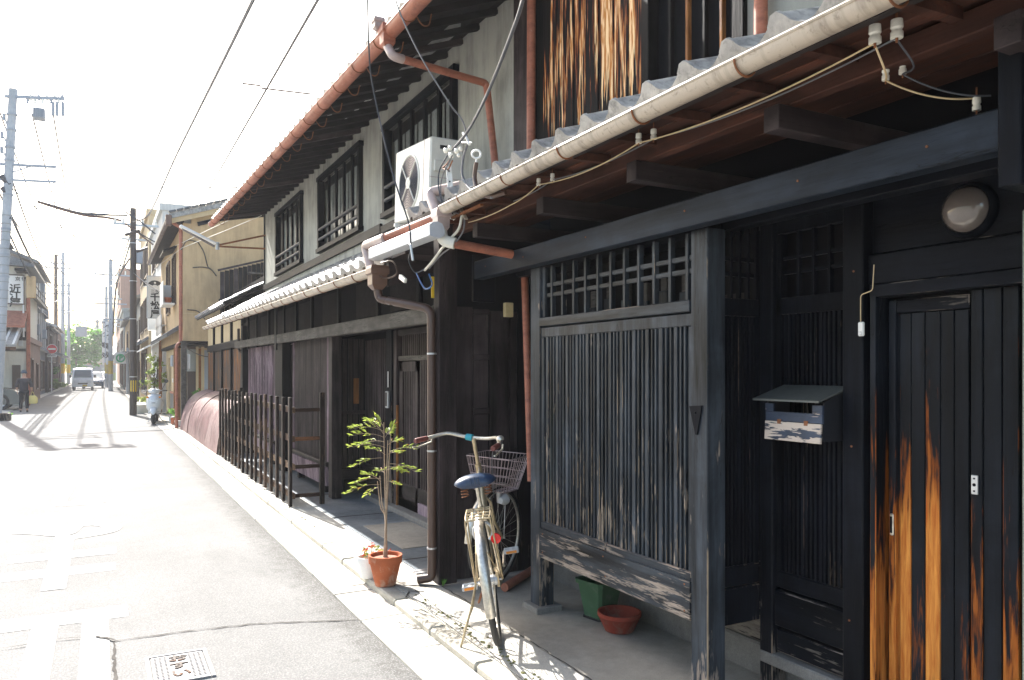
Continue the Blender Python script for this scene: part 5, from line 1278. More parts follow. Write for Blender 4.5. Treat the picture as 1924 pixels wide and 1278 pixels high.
part('conduit_tube', MB().tube(spline([ox(895, 305, 1.80), ox(892, 335, 1.80), ox(899, 358, 1.80), ox(920, 370, 1.82), ox(950, 362, 1.86)], 5), .012, 10), M['brownpipe'], t, 60)
rg = ox(895, 290, 1.80)
part('ring', MB().tube([rg+rc*.024*cos(2*pi*k/20)+Vector((0, 0, .022*sin(2*pi*k/20))) for k in range(20)], .006, 6, closed=True).cyl(rg-Vector((0, 0, .02)), rg-Vector((0, 0, .05)), .005, 6), M['white_paint'], t, 60)
cable('cable_bundle', spline([ox(868, 405, 1.86), ox(862, 430, 1.85), ox(845, 450, 1.84), ox(830, 468, 1.82), ox(812, 492, 1.80), ox(798, 508, 1.80)], 5), .008, 'wire_white', 'white cables running down below the hopper to the blue connectors')
cable('cable_bundle', spline([ox(873, 408, 1.87), ox(870, 435, 1.86), ox(850, 462, 1.86), ox(828, 480, 1.83), ox(806, 505, 1.81)], 5), .0045, 'wire_grey', 'thin grey cable beside the white cable bundle')
cable('hanging_wire', spline([ox(772, 470, 1.66), ox(768, 490, 1.70), ox(780, 512, 1.76), ox(800, 505, 1.80)], 6), .004, 'wire_dark', 'black wire curling below the rolled awning cover')
cable('hanging_wire', spline([ox(690, 500, 1.70), ox(720, 522, 1.74), ox(745, 515, 1.76), ox(738, 492, 1.76), ox(716, 494, 1.76)], 6), .006, 'brownpipe', 'brown hose loop hanging beside the brown rain box')
cable('connector_wire', spline([ox(782, 512, 1.80), ox(790, 530, 1.80), ox(800, 543, 1.80), ox(812, 535, 1.81), ox(806, 515, 1.81)], 6), .005, 'blue_plastic', 'blue wire loop with connectors under the white cable bundle')
t = thing('wire_clamp', 'small wire clamp at the end of the hanging black wire', 'clamp', ox(775, 468, 1.66))
part('clamp_body', MB().beam(ox(771, 458, 1.66), ox(776, 490, 1.67), .012, .016, b=.003), M['steel'], t)
tagp(part('cable_tag', MB().beam(ox(752, 520, 1.72), ox(762, 528, 1.72), .02, .03, b=.003), M['porcelain'], None), 'small white plastic clip hanging under the awning cover', 'clip')
tagp(part('level_plate', MB().beam(ox(813, 520, 1.98), ox(813, 560, 1.98), .02, .008, (0, 1, 0)), M['plate_yellow'], None), 'narrow yellow plate hanging beside the dividing post top', 'plate')
random.seed(11)
# ------------------------------------------------------------------ ochre house
OH = thing('ochre_house', 'ochre rendered two storey house with terracotta corner pipe beyond the curved guard', 'house', (2.5, 25, .05))
h_ = lambda name, mb, m, s=False, parent=None, **k: part(name, mb, M[m], parent or OH, s, **k)
GY = 21.4
h_('upper_wall', wall_cells(1.85, 2.05, GY, 29.6, 2.29, 5.3, [(25.5, 26.6, 3.3, 4.8), (23.5, 24.4, 3.45, 4.75)]), 'ochre')
h_('gable_wall', MB().prism([(2.05, 2.29), (6.2, 2.29), (6.2, 6.75), (2.05, 5.42)], 'y', GY, GY+.2), 'ochre')
h_('gable_joint', MB().box(1.86, 3.2, GY-.012, GY-.002, 2.98, 3.0), 'ochre_pale')
h_('roof', MB().prism([(1.50, 5.33), (6.2, 6.87), (6.2, 7.0), (1.50, 5.46)], 'y', GY-.28, 29.9), 'tile')
h_('verge_board', MB().beam((1.52, GY-.20, 5.28), (6.2, GY-.20, 6.80), .05, .12), 'ochre_pale')
h_('gable_shade_strip', MB().beam((2.2, GY-.02, 5.30), (6.2, GY-.02, 6.62), .04, .10), 'ink_v')  # dark strip put in for the shade under the verge
for k in range(27): h_('verge_tile', MB().beam((1.50+k*.176, GY-.22, 5.50+k*.0577), (1.66+k*.176, GY-.22, 5.552+k*.0577), .22, .05, b=.01), 'tile_dark')
h_('eave_soffit', MB().prism([(1.50, 5.24), (1.86, 5.30), (1.86, 5.34), (1.50, 5.32)], 'y', GY-.2, 29.8), 'soffit_dark')
h_('gutter', MB().cyl((1.47, GY-.3, 5.28), (1.47, 29.9, 5.28), .06, 10), 'brownpipe', 50)
h_('rain_box', MB().box(1.42, 1.56, GY-.38, GY-.2, 5.15, 5.42, b=.02), 'brownbox')
h_('corner_pipe', MB().cyl((1.80, GY+.05, 2.2), (1.80, GY+.05, 5.2), .045, 12).cyl((1.80, GY+.05, 5.18), (1.50, GY-.2, 5.3), .04, 10), 'copper', 50)
h_('corner_pipe', MB().tube(smooth_path([(1.80, GY+.05, 2.25), (1.70, GY, 2.16), (1.70, GY, .06)], .05), .040, 12), 'copper', 50)
h_('corner_post', MB().box(1.80, 1.93, GY-.12, GY+.0, .05, 2.28, b=.01), 'grey_beam')
h_('balcony_slab', MB().box(1.86, 6, GY+.201, 29.6, 2.20, 2.288), 'ink_v')
h_('lower_wall', wall_cells(2.02, 2.2, 24.9, 29.6, .05, 2.2, [(27.4, 28.6, .05, 1.95)]), 'ochre_pale')
h_('skirt_panel', MB().box(1.98, 2.019, 25.0, 27.3, .05, .80), 'tile_dark')
h_('skirt_cap', MB().box(1.96, 2.019, 25.0, 27.3, .802, .86), 'copper')
h_('recess_wall', MB().box(1.9, 6, 24.7, 24.88, .05, 2.2), 'ochre_pale')
h_('wooden_pillar', MB().box(1.86, 2.02, 24.3, 24.5, .05, 2.19, b=.01), 'pillar_wood')
h_('wooden_post', MB().box(1.74, 1.82, 28.9, 29.05, .05, 2.5, b=.01), 'pillar_wood')
h_('vent_box', MB().box(1.9, 2.01, 25.6, 26.2, 1.65, 2.0, b=.02), 'blue_steel')
h_('switch_plate', MB().box(1.98, 2.01, 26.4, 26.55, 1.15, 1.28, b=.01), 'white_paint')
h_('wall_box', MB().box(1.94, 2.01, 25.3, 25.5, .95, 1.2, b=.01), 'ink_v')
YR = 23.4
for a, b, m, z1 in ((352, 368, 'dimwall', 2.2), (368, 373, 'ochre_pale', 2.2), (373, 378, 'pillar_wood', 2.15), (378, 384, 'ochre_pale', 2.2), (384, 391, 'blue_steel', 2.1), (391, 404, 'ochre_pale', 2.2)):
    x0, x1 = oy(a, 700, YR).x, oy(b, 700, YR).x
    h_('recess_panel', MB().box(x0+.002, x1-.002, YR, YR+.12, .05, z1), m)
h_('hanging_tank', MB().cyl((2.15, 22.6, 1.5), (2.15, 22.6, 2.1), .13, 14), 'grey_wall', 50)
h_('meter', MB().box(1.93, 2.02, GY-.02, GY+.1, 1.55, 1.95, b=.02), 'white_paint')
cn = h_('canopy_roof', MB().prism([(1.55, 2.42), (1.85, 2.62), (1.85, 2.70), (1.53, 2.48)], 'y', 22.4, 30.0), 'tile_dark')
for k in range(30): part('canopy_tile', MB().box(1.51, 1.86, 22.42+k*.252, 22.44+k*.252+.10, 0, .05, Matrix.Translation((0, 0, 1.46))@Matrix.Rotation(0, 4, 'Y')) if False else MB().beam((1.53, 22.5+k*.252, 2.50), (1.85, 22.5+k*.252, 2.72), .12, .05, b=.015), M['tile_dark'], cn)
for (a, b, z0, z1) in ((25.5, 26.6, 3.3, 4.8), (23.5, 24.4, 3.45, 4.75)):
    wn = h_('window', MB().box(1.80, 1.92, a-.05, a, z0-.05, z1+.05).box(1.80, 1.92, b, b+.05, z0-.05, z1+.05).box(1.80, 1.92, a, b, z1, z1+.05).box(1.80, 1.92, a, b, z0-.05, z0), 'brownpipe')
    part('pane', MB().box(1.93, 1.94, a, (a+b)/2-.02, z0, z1), M['glass_dark'], wn); part('pane', MB().box(1.93, 1.94, (a+b)/2+.02, b, z0, z1), M['glass_pale'], wn)
    part('mullion', MB().box(1.90, 1.95, (a+b)/2-.02, (a+b)/2+.02, z0, z1), M['brownpipe'], wn)
h_('window_awning', MB().prism([(1.50, 4.78), (1.85, 4.95), (1.85, 5.0), (1.50, 4.84)], 'y', 23.2, 24.6), 'ink_v')
fb = h_('window_box', MB().box(1.50, 1.80, 23.3, 24.5, 3.35, 3.40).box(1.50, 1.52, 23.3, 24.5, 3.40, 4.0).box(1.52, 1.8, 24.48, 24.5, 3.4, 4.0), 'white_paint')
part('flower_pot', MB().lathe([(0, 0), (.07, 0), (.1, .16), (0, .16)], 14, Matrix.Translation((1.65, 23.5, 3.40))), M['terracotta'], fb)
h_('window_box_rail', MB().box(1.66, 1.80, 26.7, 29.2, 2.95, 2.98).box(1.66, 1.69, 26.7, 29.2, 2.72, 3.3), 'steel')
for pts in ([(362, 503), (380, 502), (396, 506), (407, 519)], [(372, 455), (383, 474), (390, 500), (395, 505)], [(340, 470), (352, 452), (372, 455)], [(338, 642), (355, 657), (378, 668), (402, 672)], [(352, 582), (372, 585), (385, 600)]):
    h_('wall_cable', MB().tube(spline([oy(px, py, GY-.02) for px, py in pts], 4), .014, 6), 'grey_beam', 60)
# ------------------------------------------------------------------ buildings further along the right side
def building(name, label, side, y0, y1, h, wall, base_h=0, roof='flat', depth=7, setx=None, wins=(), group=None, roofm='tile_dark', over=.3):
    """side=1 right of the street, -1 left. wins: (y0,y1,z0,z1) on the street front"""
    xf = setx if setx is not None else (1.95 if side == 1 else -3.2)
    t = thing(name, label, 'building', (xf, (y0+y1)/2, 0), None, group)
    X0, X1 = (xf, xf+.25) if side == 1 else (xf-.25, xf)
    part('front_wall', wall_cells(X0, X1, y0, y1, 0, h, list(wins)), M[wall], t)
    xb = xf+side*depth; a, b = (xf+.25*side, xb)
    part('side_wall', MB().box(a, b, y0, y0+.25, 0, h), M[wall], t); part('back_wall', MB().box(a, b, y1-.2, y1, 0, h), M[wall], t)
    part('inner_wall', MB().box(xf+side*.9, xf+side*1.0, y0+.26, y1-.21, 0, h-.1), M['darkvoid'], t)
    for (a_, b_, z0, z1) in wins:
        xo = xf-side*.04
        wn = part('window', MB().box(xo, xf+side*.1, a_-.04, a_+.03, z0-.04, z1+.04).box(xo, xf+side*.1, b_-.03, b_+.04, z0-.04, z1+.04).box(xo, xf+side*.1, a_+.03, b_-.03, z1-.03, z1+.04).box(xo, xf+side*.1, a_+.03, b_-.03, z0-.04, z0+.03), M['brownpipe'], t)
        n = max(1, int((b_-a_)/.9))
        for k in range(n):
            w_ = (b_-a_-.06)/n
            part('pane', MB().box(xf+side*.11, xf+side*.12, a_+.03+k*w_+.02, a_+.03+(k+1)*w_-.02, z0+.03, z1-.03), M['glass_dark' if (k+int(y0)) % 3 else 'glass_pale'], wn)
    if roof == 'flat':
        part('roof_slab', MB().box(xf-side*.1, xb, y0-.05, y1+.05, h, h+.25), M[wall], t)
    else:
        xe = xf-side*over; xm = xf+side*2.6
        part('roof', MB().prism([(xe, h-.05), (xm, h+1.15), (xb, h-.05), (xb, h+.08), (xm, h+1.30), (xe, h+.08)], 'y', y0-.2, y1+.2), M[roofm], t)
        nr = int((y1-y0+.4)/.45)
        for k in range(nr):
            y = y0-.1+k*.45; part('tile_course', MB().beam((xe, y, h+.10), (xm, y, h+1.32), .10, .07, b=.02), M[roofm], t)
        part('gutter', MB().cyl((xe-side*.03, y0-.2, h-.0), (xe-side*.03, y1+.2, h-.0), .06, 8), M['brownpipe'], t)
    return t
def pent(t, side, x, y0, y1, z, out=.6, m='tile_dark'):
    part('pent_roof', MB().prism([(x-side*out, z), (x, z+.32), (x, z+.42), (x-side*out, z+.09)], 'y', y0, y1), M[m], t)
    for k in range(int((y1-y0)/.4)):
        y = y0+.1+k*.4; part('tile_course', MB().beam((x-side*out, y, z+.10), (x, y, z+.43), .09, .06, b=.015), M[m], t)
t = building('pale_concrete_building', 'pale concrete building behind the black pole with the tall white fan sign', 1, 30.4, 37.5, 7.3, 'concrete_wall', depth=3, setx=1.95, wins=[(31.5, 33.5, 5.6, 6.6), (34.5, 36.3, 5.6, 6.6), (31.5, 33.0, .9, 2.0)])
part('wall_panel_joint', MB().box(1.935, 1.949, 30.5, 37.4, 2.5, 2.53).box(1.935, 1.949, 30.5, 37.4, 4.6, 4.63).box(1.935, 1.949, 32.9, 32.93, 2.53, 4.6), M['greypipe'], t)
part('drain_pipe', MB().cyl((1.88, 30.2, 0), (1.88, 30.2, 2.6), .05, 10), M['pillar_wood'], t)
part('sun_canopy', MB().prism([(1.35, 2.30), (1.94, 2.62), (1.94, 2.68), (1.35, 2.36)], 'y', 30.8, 37), M['white_paint'], t)
part('shop_box', MB().box(1.5, 1.93, 30.9, 31.2, 3.0, 3.5, b=.02), M['sign_white'], t)
t = building('dark_window_building', 'ochre trimmed building with tall dark windows and black drainpipe behind the pole', 1, 38.5, 47, 8.6, 'ochre_pale', depth=4, setx=1.9, wins=[(40, 45.5, .4, 2.5), (39.2, 42, 3.5, 5.0), (43, 46.2, 3.5, 5.0), (39.2, 42, 6.0, 7.5), (43, 46.2, 6.0, 7.5)])
part('black_pipe', MB().tube(smooth_path([(1.6, 39.6, 2.9), (1.45, 39.4, 2.7), (1.45, 39.4, .1)], .2), .10, 10), M['pole_black'], t)
pent(t, 1, 1.9, 38.6, 46.8, 2.65, .5)
t = building('white_low_house', 'white two storey house with blue awning beyond the dark windows', 1, 48, 58, 5.6, 'cream', setx=2.0, roof='gable', wins=[(49, 51, 3.2, 4.6), (53, 56.5, 3.2, 4.6), (49, 52, .5, 2.1), (54, 57, .1, 2.1)])
pent(t, 1, 2.0, 48, 58, 2.5, .7)
t = building('tan_gabled_house', 'tan gabled house above the green parking sign', 1, 59, 69, 5.0, 'ochre', setx=1.7, roof='gable', wins=[(60, 62.5, .2, 2.3), (64, 68, .2, 2.3), (61, 64, 3.2, 4.3)])
pent(t, 1, 1.7, 59, 69, 2.5, .9)
t = building('grey_far_house', 'grey house with laundry poles far along the right side', 1, 70, 84, 6.4, 'grey_wall', setx=1.6, wins=[(71, 74, 3.4, 5), (76, 80, 3.4, 5), (71, 76, .3, 2.2), (79, 83, .3, 2.2)])
pent(t, 1, 1.6, 70, 84, 2.7, .8)
t = building('brick_tower_block', 'tall brown brick block far along the right side', 1, 86, 104, 11.5, 'brick_far', setx=1.7, wins=[(88, 91, 3+k*3, 4.8+k*3) for k in range(3)]+[(95, 101, 3+k*3, 4.8+k*3) for k in range(3)])
t = building('white_far_building', 'white building at the far right end of the street', 1, 105, 126, 9.5, 'concrete_wall', setx=1.9, wins=[(107, 112, 3.2, 4.8), (115, 121, 3.2, 4.8), (107, 112, 6.2, 7.8), (115, 121, 6.2, 7.8)])
# fan sign
t = thing('fan_sign', 'tall white hanging signboard with a black fan and brush lettering', 'sign', (1.66, 30, 4.1))
sx0, sx1 = oy(277, 560, 30).x, oy(305, 560, 30).x; s1, s0 = oy(290, 520, 30).z, oy(290, 597, 30).z; cx = (sx0+sx1)/2
part('sign_frame', MB().box(sx0-.02, sx1+.02, 30.0, 30.10, s0-.03, s1+.03, b=.015), M['steel'], t)
part('sign_face', MB().box(sx0+.01, sx1-.01, 29.985, 29.999, s0, s1), M['sign_white'], t)
zc = s1-.30; A0, A1 = R(28), R(152); out = []
for (r_o, r_i) in ((.25, .085),):
    oc = [(cx+r_o*cos(A0+(A1-A0)*k/12), zc-.06+.9*r_o*sin(A0+(A1-A0)*k/12)) for k in range(13)]
    ic = [(cx+r_i*cos(A0+(A1-A0)*k/12), zc-.06+.9*r_i*sin(A0+(A1-A0)*k/12)) for k in range(13)][::-1]
    mb = MB()
    for k in range(12):
        mb.prism([oc[k], oc[k+1], ic[11-k], ic[12-k]], 'y', 29.972, 29.984)
    part('fan_emblem', mb, M['ink'], t)
part('fan_dot', MB().cyl((cx, 29.970, zc+.08), (cx, 29.9715, zc+.08), .035, 14), M['sign_white'], t)
def text_on(parent, ch, size, m, x, y, z, bold=.01, rot=0):
    me = text_mesh(ch, size, M[m], .004, bold); o = bpy.data.objects.new('lettering', me); link(o, parent)
    o.location = Vector((x, y, z))-wloc(parent); o.rotation_euler = (R(90), 0, rot); return o
text_on(t, '二', .12, 'ink', cx-.07, 29.978, s1-.52, .004); text_on(t, '代', .12, 'ink', cx+.07, 29.978, s1-.52, .004)
for k, ch in enumerate('千松屋'): text_on(t, ch, .30, 'ink', cx, 29.978, s1-.74-k*.30, .012)
part('sign_arm', MB().box(sx1+.02, 1.98, 30.03, 30.07, s1-.2, s1-.16).box(sx1+.02, 1.98, 30.03, 30.07, s0+.2, s0+.24), M['steel'], t)
t = thing('square_letter_sign', 'small dark square sign behind the fan sign', 'sign', oy(275, 532, 31.5))
p = oy(275, 532, 31.5)
part('sign_face', MB().box(p.x-.10, p.x+.10, 31.5, 31.53, p.z-.14, p.z+.14), M['sign_white'], t); text_on(t, '日', .26, 'ink', p.x, 31.49, p.z, .02)
part('sign_arm', MB().box(p.x+.1, 1.96, 31.51, 31.53, p.z-.02, p.z+.02), M['steel'], t)
# poles
def pole(name, label, x, y, h, r, m, lean=(0, 0), grp=None):
    t = thing(name, label, 'utility pole', (x, y, 0), None, grp)
    part('shaft', MB().tube([(0, 0, 0), (lean[0]/2, lean[1]/2, h/2), (lean[0], lean[1], h)], [r, r*.92, r*.82], 18), M[m], t, 50, local=True)
    return t
bp = pole('black_utility_pole', 'black brown utility pole with a yellow striped band by the scooter', .97, 29.5, 7.1, .118, 'pole_black')
bd = part('hazard_band', MB().cyl((0, 0, .80), (0, 0, 1.20), .1185, 18), M['black_plastic'], bp, 50, local=True)
mb = MB()
for k in range(6):
    a = R(-125+k*36); mb.box(.1165, .1195, -.018, .018, .81, 1.19, Matrix.Rotation(a, 4, 'Z'))
part('yellow_stripe', mb, M['plate_yellow'], bd, local=True)
for z in (.9, 2.2, 3.3, 4.6, 5.9): part('pole_strap', MB().cyl((0, 0, z-.012 if z > 1 else 1.3), (0, 0, z+.012 if z > 1 else 1.33), .122, 18), M['steel'], bp, 50, local=True)
part('cross_arm', MB().box(-.6, .8, -.05, .05, 6.5, 6.57).box(-.35, .5, -.05, .05, 6.0, 6.06), M['steel'], bp, local=True)
for k, x in enumerate((-.55, -.3, .3, .7)): part('pole_insulator', MB().lathe([(0, 0), (.04, .0), (.05, .05), (.03, .10), (.045, .14), (0, .18)], 10, Matrix.Translation((x, 0, 6.57))), M['porcelain'], bp, 50, local=True)
part('cable_closure', MB().cyl((-.25, -.1, 6.15), (.2, -.25, 6.3), .06, 10), M['pole_black'], bp, 50, local=True)
part('cable_closure', MB().cyl((.1, -.1, 5.6), (.45, -.1, 5.75), .05, 10), M['pole_black'], bp, 50, local=True)
part('junction_box', MB().box(.1, .3, -.12, .12, 5.2, 5.7, b=.02), M['blue_steel'], bp, local=True)
lp = pole('concrete_utility_pole', 'pale concrete utility pole at the left edge carrying a transformer', -2.99, 29.85, 10.7, .155, 'pole_conc', (.46, 0))
PL = Vector((-2.99, 29.85, 0))
def lpt(px, py, y=29.8): return oy(px, py, y)-PL
def lpart(nm, mb, m, s=50): return part(nm, mb, M[m], lp, s, local=True)
lpart('cross_arm', MB().beam(lpt(8, 181), lpt(122, 186), .09, .09), 'blue_steel', 0)
lpart('cross_arm', MB().beam(lpt(-4, 308), lpt(106, 314), .08, .08), 'blue_steel', 0)
lpart('cross_arm', MB().beam(lpt(-4, 337), lpt(106, 342), .07, .07), 'blue_steel', 0)
lpart('arm_tie', MB().beam(lpt(101, 300), lpt(101, 350), .03, .03), 'blue_steel', 0)
lpart('arm_brace', MB().beam(lpt(20, 325), lpt(60, 312), .04, .04), 'blue_steel', 0)
a, b = lpt(62, 203), lpt(85, 226)
lpart('transformer', MB().box(a.x, b.x, -.22, .18, b.z, a.z, b=.03), 'blue_steel', 0)
for k in range(6): lpart('cooling_fin', MB().box(a.x+.02+k*(b.x-a.x-.06)/5, a.x+.04+k*(b.x-a.x-.06)/5, -.26, -.221, b.z+.03, a.z-.04), 'blue_steel', 0)
for k, px in enumerate((52, 58, 66, 73, 80, 88, 96, 103, 110, 117)):
    q = lpt(px, 184 if k % 2 else 190); lpart('pole_insulator', MB().lathe([(0, -.09), (.05, -.07), (.03, -.02), (.055, .03), (.03, .09), (.01, .16), (0, .2)], 10, Matrix.Translation(q)), 'porcelain' if k % 3 else 'blue_steel')
for px in (100, 107, 118): lpart('string_insulator', MB().cyl(lpt(px, 192), lpt(px, 218), .05, 8), 'blue_steel')
for py in (213, 242, 275, 300, 365, 430, 478, 520): lpart('pole_strap', MB().cyl(Vector((.46*(oy(10, py, 29.8).z/10.7), 0, oy(10, py, 29.8).z-.03)), Vector((.46*(oy(10, py, 29.8).z/10.7), 0, oy(10, py, 29.8).z+.03)), .160, 16), 'blue_steel')
for i in range(16): lpart('step_ring', MB().cyl((.043*(2.5+.27*i), 0, 2.5+.27*i), (.043*(2.5+.27*i), 0, 2.52+.27*i), .158, 16), 'grey_wall')
for (px, py) in ((8, 228), (4, 262), (3, 290)): lpart('side_arm', MB().beam(lpt(14, py+8), lpt(px, py-8), .05, .05).cyl(lpt(px, py-14), lpt(px, py-2), .05, 8), 'blue_steel')
lpart('cable_knot', MB().cyl(lpt(2, 330), lpt(18, 348), .09, 8).cyl(lpt(4, 352), lpt(14, 366), .08, 8).cyl(lpt(14, 398), lpt(18, 412), .06, 8), 'wire_dark')
lpart('pole_sign', MB().prism([(lpt(18, 470).x, lpt(18, 470).z), (lpt(29, 470).x, lpt(29, 470).z), (lpt(20, 455).x, lpt(20, 455).z)], 'y', -.2, -.18), 'ink', 0)
for (px, py, h, r, m, lab) in ((105, 731, 11.5, .17, 'brownpipe', 'dark brown utility pole beside the no entry sign'), (118, 726, 13.5, .19, 'pole_conc', 'tall grey utility pole with yellow band, nearer of the pair before the tree'), (129, 722, 12.0, .19, 'pole_conc', 'grey utility pole with grey transformer, farther of the pair before the tree'),
                          (208, 735, 10.0, .17, 'pole_conc', 'pale concrete pole on the right side carrying a curved cable'), (200, 728, 9.5, .16, 'pole_conc', 'pale concrete pole on the right side farther than the curved cable one'), (240, 742, 3.0, .10, 'pole_conc', 'short pale post beside the black pole')):
    p = oz(px, py); t = pole('utility_pole', lab, p.x, p.y, h, r, m)
    if h > 5:
        part('hazard_band', MB().cyl((0, 0, 1.3), (0, 0, 2.3), r+.006, 14), M['plate_yellow'] if m != 'brownpipe' else M['ink'], t, 50, local=True)
        for z, w_ in ((h-1.2, 1.3), (h-3.4, 1.1)): part('cross_arm', MB().box(-w_, w_, -.06, .06, z, z+.1), M['blue_steel'], t, local=True)
        for k in range(5): part('pole_insulator', MB().cyl((-1+k*.5, 0, h-1.1), (-1+k*.5, 0, h-.8), .05, 8), M['porcelain'], t, 50, local=True)
        if px in (129,): part('transformer', MB().box(.7, 1.9, -.4, .4, h-6.4, h-5.2, b=.05), M['blue_steel'], t, local=True)
        if px == 118: part('street_lamp_arm', MB().tube([(0, 0, 7.2), (1.2, 0, 7.9)], .05, 8), M['steel'], t, 50, local=True)
        if px == 208:
            part('curved_conduit', MB().tube(spline([(.15, 0, 4.2), (.25, 0, 6.5), (.5, 0, 8.6), (1.3, 0, 10.2)], 5), .07, 8), M['pole_black'], t, 60, local=True)
            part('pole_arm', MB().box(-.5, 1.7, -.05, .05, 5.4, 5.5), M['blue_steel'], t, local=True)
# overhead cables along and across the street
def wire(pts, r, m, lab): return cable('overhead_wire', pts, r, m, lab, 5)
wire(spline([(1.78, -1, 5.7), (1.6, 9.6, 5.93), (1.45, 18, 6.2), (1.34, 27, 6.5), (.95, 29.5, 6.62)], 10), .024, 'wire_dark', 'thickest black cable running along the street to the black pole')
wire(spline([(1.72, -1, 5.62), (1.56, 9.6, 5.86), (1.42, 18, 6.12), (1.34, 27, 6.42)], 10), .012, 'wire_grey', 'thin grey cable lashed under the thickest street cable')
a, b = oy(597, 0, 6.0), oy(383, 372, 20); dd = (a-b)
wire([b-dd*.1, b, a, a+dd*.5], .012, 'wire_dark', 'thin dark wire above the upper terracotta gutter')
a, b = oy(470, 200, 14), oy(330, 560, 60)
mb_c = lambda pts, y: [oy(px, py, y) for px, py in pts]
wire(spline(mb_c([(70, 379), (110, 392), (160, 405), (200, 409), (228, 415)], 29.6), 5), .042, 'brownbox', 'thick brown cable sagging across the street, lowest of its bundle')
wire(spline(mb_c([(70, 378), (105, 388), (150, 400), (190, 404), (240, 405)], 29.6), 5), .030, 'wire_dark', 'dark cable sagging across the street in the middle of its bundle')
wire(spline(mb_c([(56, 356), (100, 380), (150, 397), (200, 402), (247, 398)], 29.6), 5), .014, 'wire_dark', 'thin uppermost cable sagging across the street above the brown bundle')
wire(mb_c([(237, 400), (262, 415), (292, 440)], 29.4), .026, 'wire_dark', 'dark cable falling right from the black pole toward the ochre eave')
wire(mb_c([(235, 420), (262, 440), (288, 460)], 29.4), .026, 'brownbox', 'brown cable falling right from the black pole below the dark one')
wire(mb_c([(240, 425), (268, 442), (291, 455)], 29.4), .022, 'wire_dark', 'third cable falling right from the black pole')
wire(sag(oy(20, 352, 29.8), oy(250, 512, 29.5), .15), .018, 'wire_dark', 'grey wire crossing from the left pole down to the black pole')
wire(sag(oy(250, 512, 29.5), oy(330, 560, 24), .1), .014, 'wire_dark', 'grey wire from the black pole toward the ochre house')
wire(sag(oy(0, 365, 29.8), oy(55, 441, 52), .3), .032, 'wire_dark', 'dark cable from the left pole to the next pole behind it')
wire([oy(300, 475, 29), oy(345, 455, 21.0), oy(400, 428, 15.9), oy(470, 395, 15.5)], .006, 'wire_white', 'upper white wire from the ochre eave to the plaster house')
wire([oy(290, 505, 29), oy(342, 466, 21.0), oy(420, 435, 16), oy(492, 405, 15.5)], .006, 'wire_white', 'lower white wire from the ochre eave to the plaster house')
wire(sag(oy(200, 346, 60), oy(445, 352, 22), .1), .026, 'wire_dark', 'faint grey wire crossing the white sky above the ochre house')
wire([oy(455, 157, 14), oy(488, 161, 14), oy(492, 166, 14), oy(584, 177, 14)], .016, 'brownpipe', 'short pale brown rod hanging on the wires in the white sky')
for k, (x, z) in enumerate(((-2.9, 9.9), (-2.0, 9.95), (-1.4, 10.0))):
    wire(sag((x, 29.8, z), (x-.3, 93, 12.5), .8), .028, 'wire_dark', ['leftmost', 'middle', 'rightmost'][k]+' high wire running from the left pole down the street')
wire(sag((-2.6, 29.8, 6.6), (-3.2, 75, 8.5), .8), .045, 'wire_dark', 'thick low cable running from the left pole toward the brown pole')
wire(sag((.97, 29.5, 6.3), (.64, 66, 8.0), .6), .034, 'wire_dark', 'dark cable running from the black pole to the next pale pole')
wire(sag((-2.6, 29.8, 5.9), (-3.1, 75, 7.6), 1.0), .03, 'wire_dark', 'second low cable running from the left pole toward the brown pole')
wire(sag((.97, 29.5, 6.55), (.64, 66, 8.4), .5), .026, 'wire_dark', 'upper dark cable running from the black pole down the right side')
wire(sag(oy(20, 330, 29.8), oy(105, 520, 75), .8), .03, 'wire_dark', 'cable curving from the crossarm of the left pole to the brown pole')
wire(sag(oy(70, 460, 60), oy(150, 530, 93), .5), .04, 'wire_dark', 'short dark cable between the distant grey poles')
wire(sag(oy(118, 545, 93), oy(208, 600, 66), .5), .035, 'wire_dark', 'cable crossing the far street between the grey pole and the pale pole')
# ------------------------------------------------------------------ left side of the street
WX = lambda px, y: oy(px, 700, y).x
t = thing('cream_sign_house', 'cream walled house at the left carrying a white signboard over a parked car', 'building', (-4.5, 42, 0))
xr = WX(49, 40)
l_ = lambda nm, mb, m, par=None: part(nm, mb, M[m], par or t)
l_('front_wall', wall_cells(-9, xr, 40.0, 40.3, 0, oy(40, 497, 40).z, []), 'cream')
l_('side_wall', MB().box(xr-.25, xr, 40.301, 46.5, 2.9, 5.9), 'cream')
l_('roof', MB().prism([(-9, 6.35), (xr+.35, 6.05), (xr+.35, 6.15), (-6, 7.5), (-9, 7.5)], 'y', 39.5, 46.8), 'tile_dark')
z0 = oy(30, 604, 39.4).z; z1 = oy(30, 588, 40).z
l_('brown_roof', MB().prism([(38.6, z0-.3), (40.0, z1), (40.0, z1+.1), (38.6, z0-.2)], 'x', -9, xr+.05), 'copper')
l_('lower_beam', MB().box(-9, xr, 39.9, 39.99, z0-.8, z0-.4), 'ink_y')
l_('upper_window', MB().box(WX(16, 40), WX(36, 40), 39.93, 39.99, 2.9, z0-.45), 'glass_dark')
l_('window_frame', MB().box(WX(35, 40), WX(43, 40), 39.9, 39.99, 2.6, 3.6), 'steel')
wn = l_('window', MB().box(WX(20, 40), WX(44, 40), 39.92, 39.99, .7, 1.9), 'cream'); part('pane', MB().box(WX(23, 40), WX(39, 40), 39.88, 39.915, .7, 1.78), M['dimwall'], wn)
l_('lintel_band', MB().box(-9, xr, 39.93, 39.99, 2.38, 2.5), 'grey_beam')
l_('awning_roof', MB().prism([(36.6, 2.50), (39.9, 3.40), (39.9, 3.46), (36.6, 2.58)], 'x', -6.5, WX(36, 38)), 'tile')
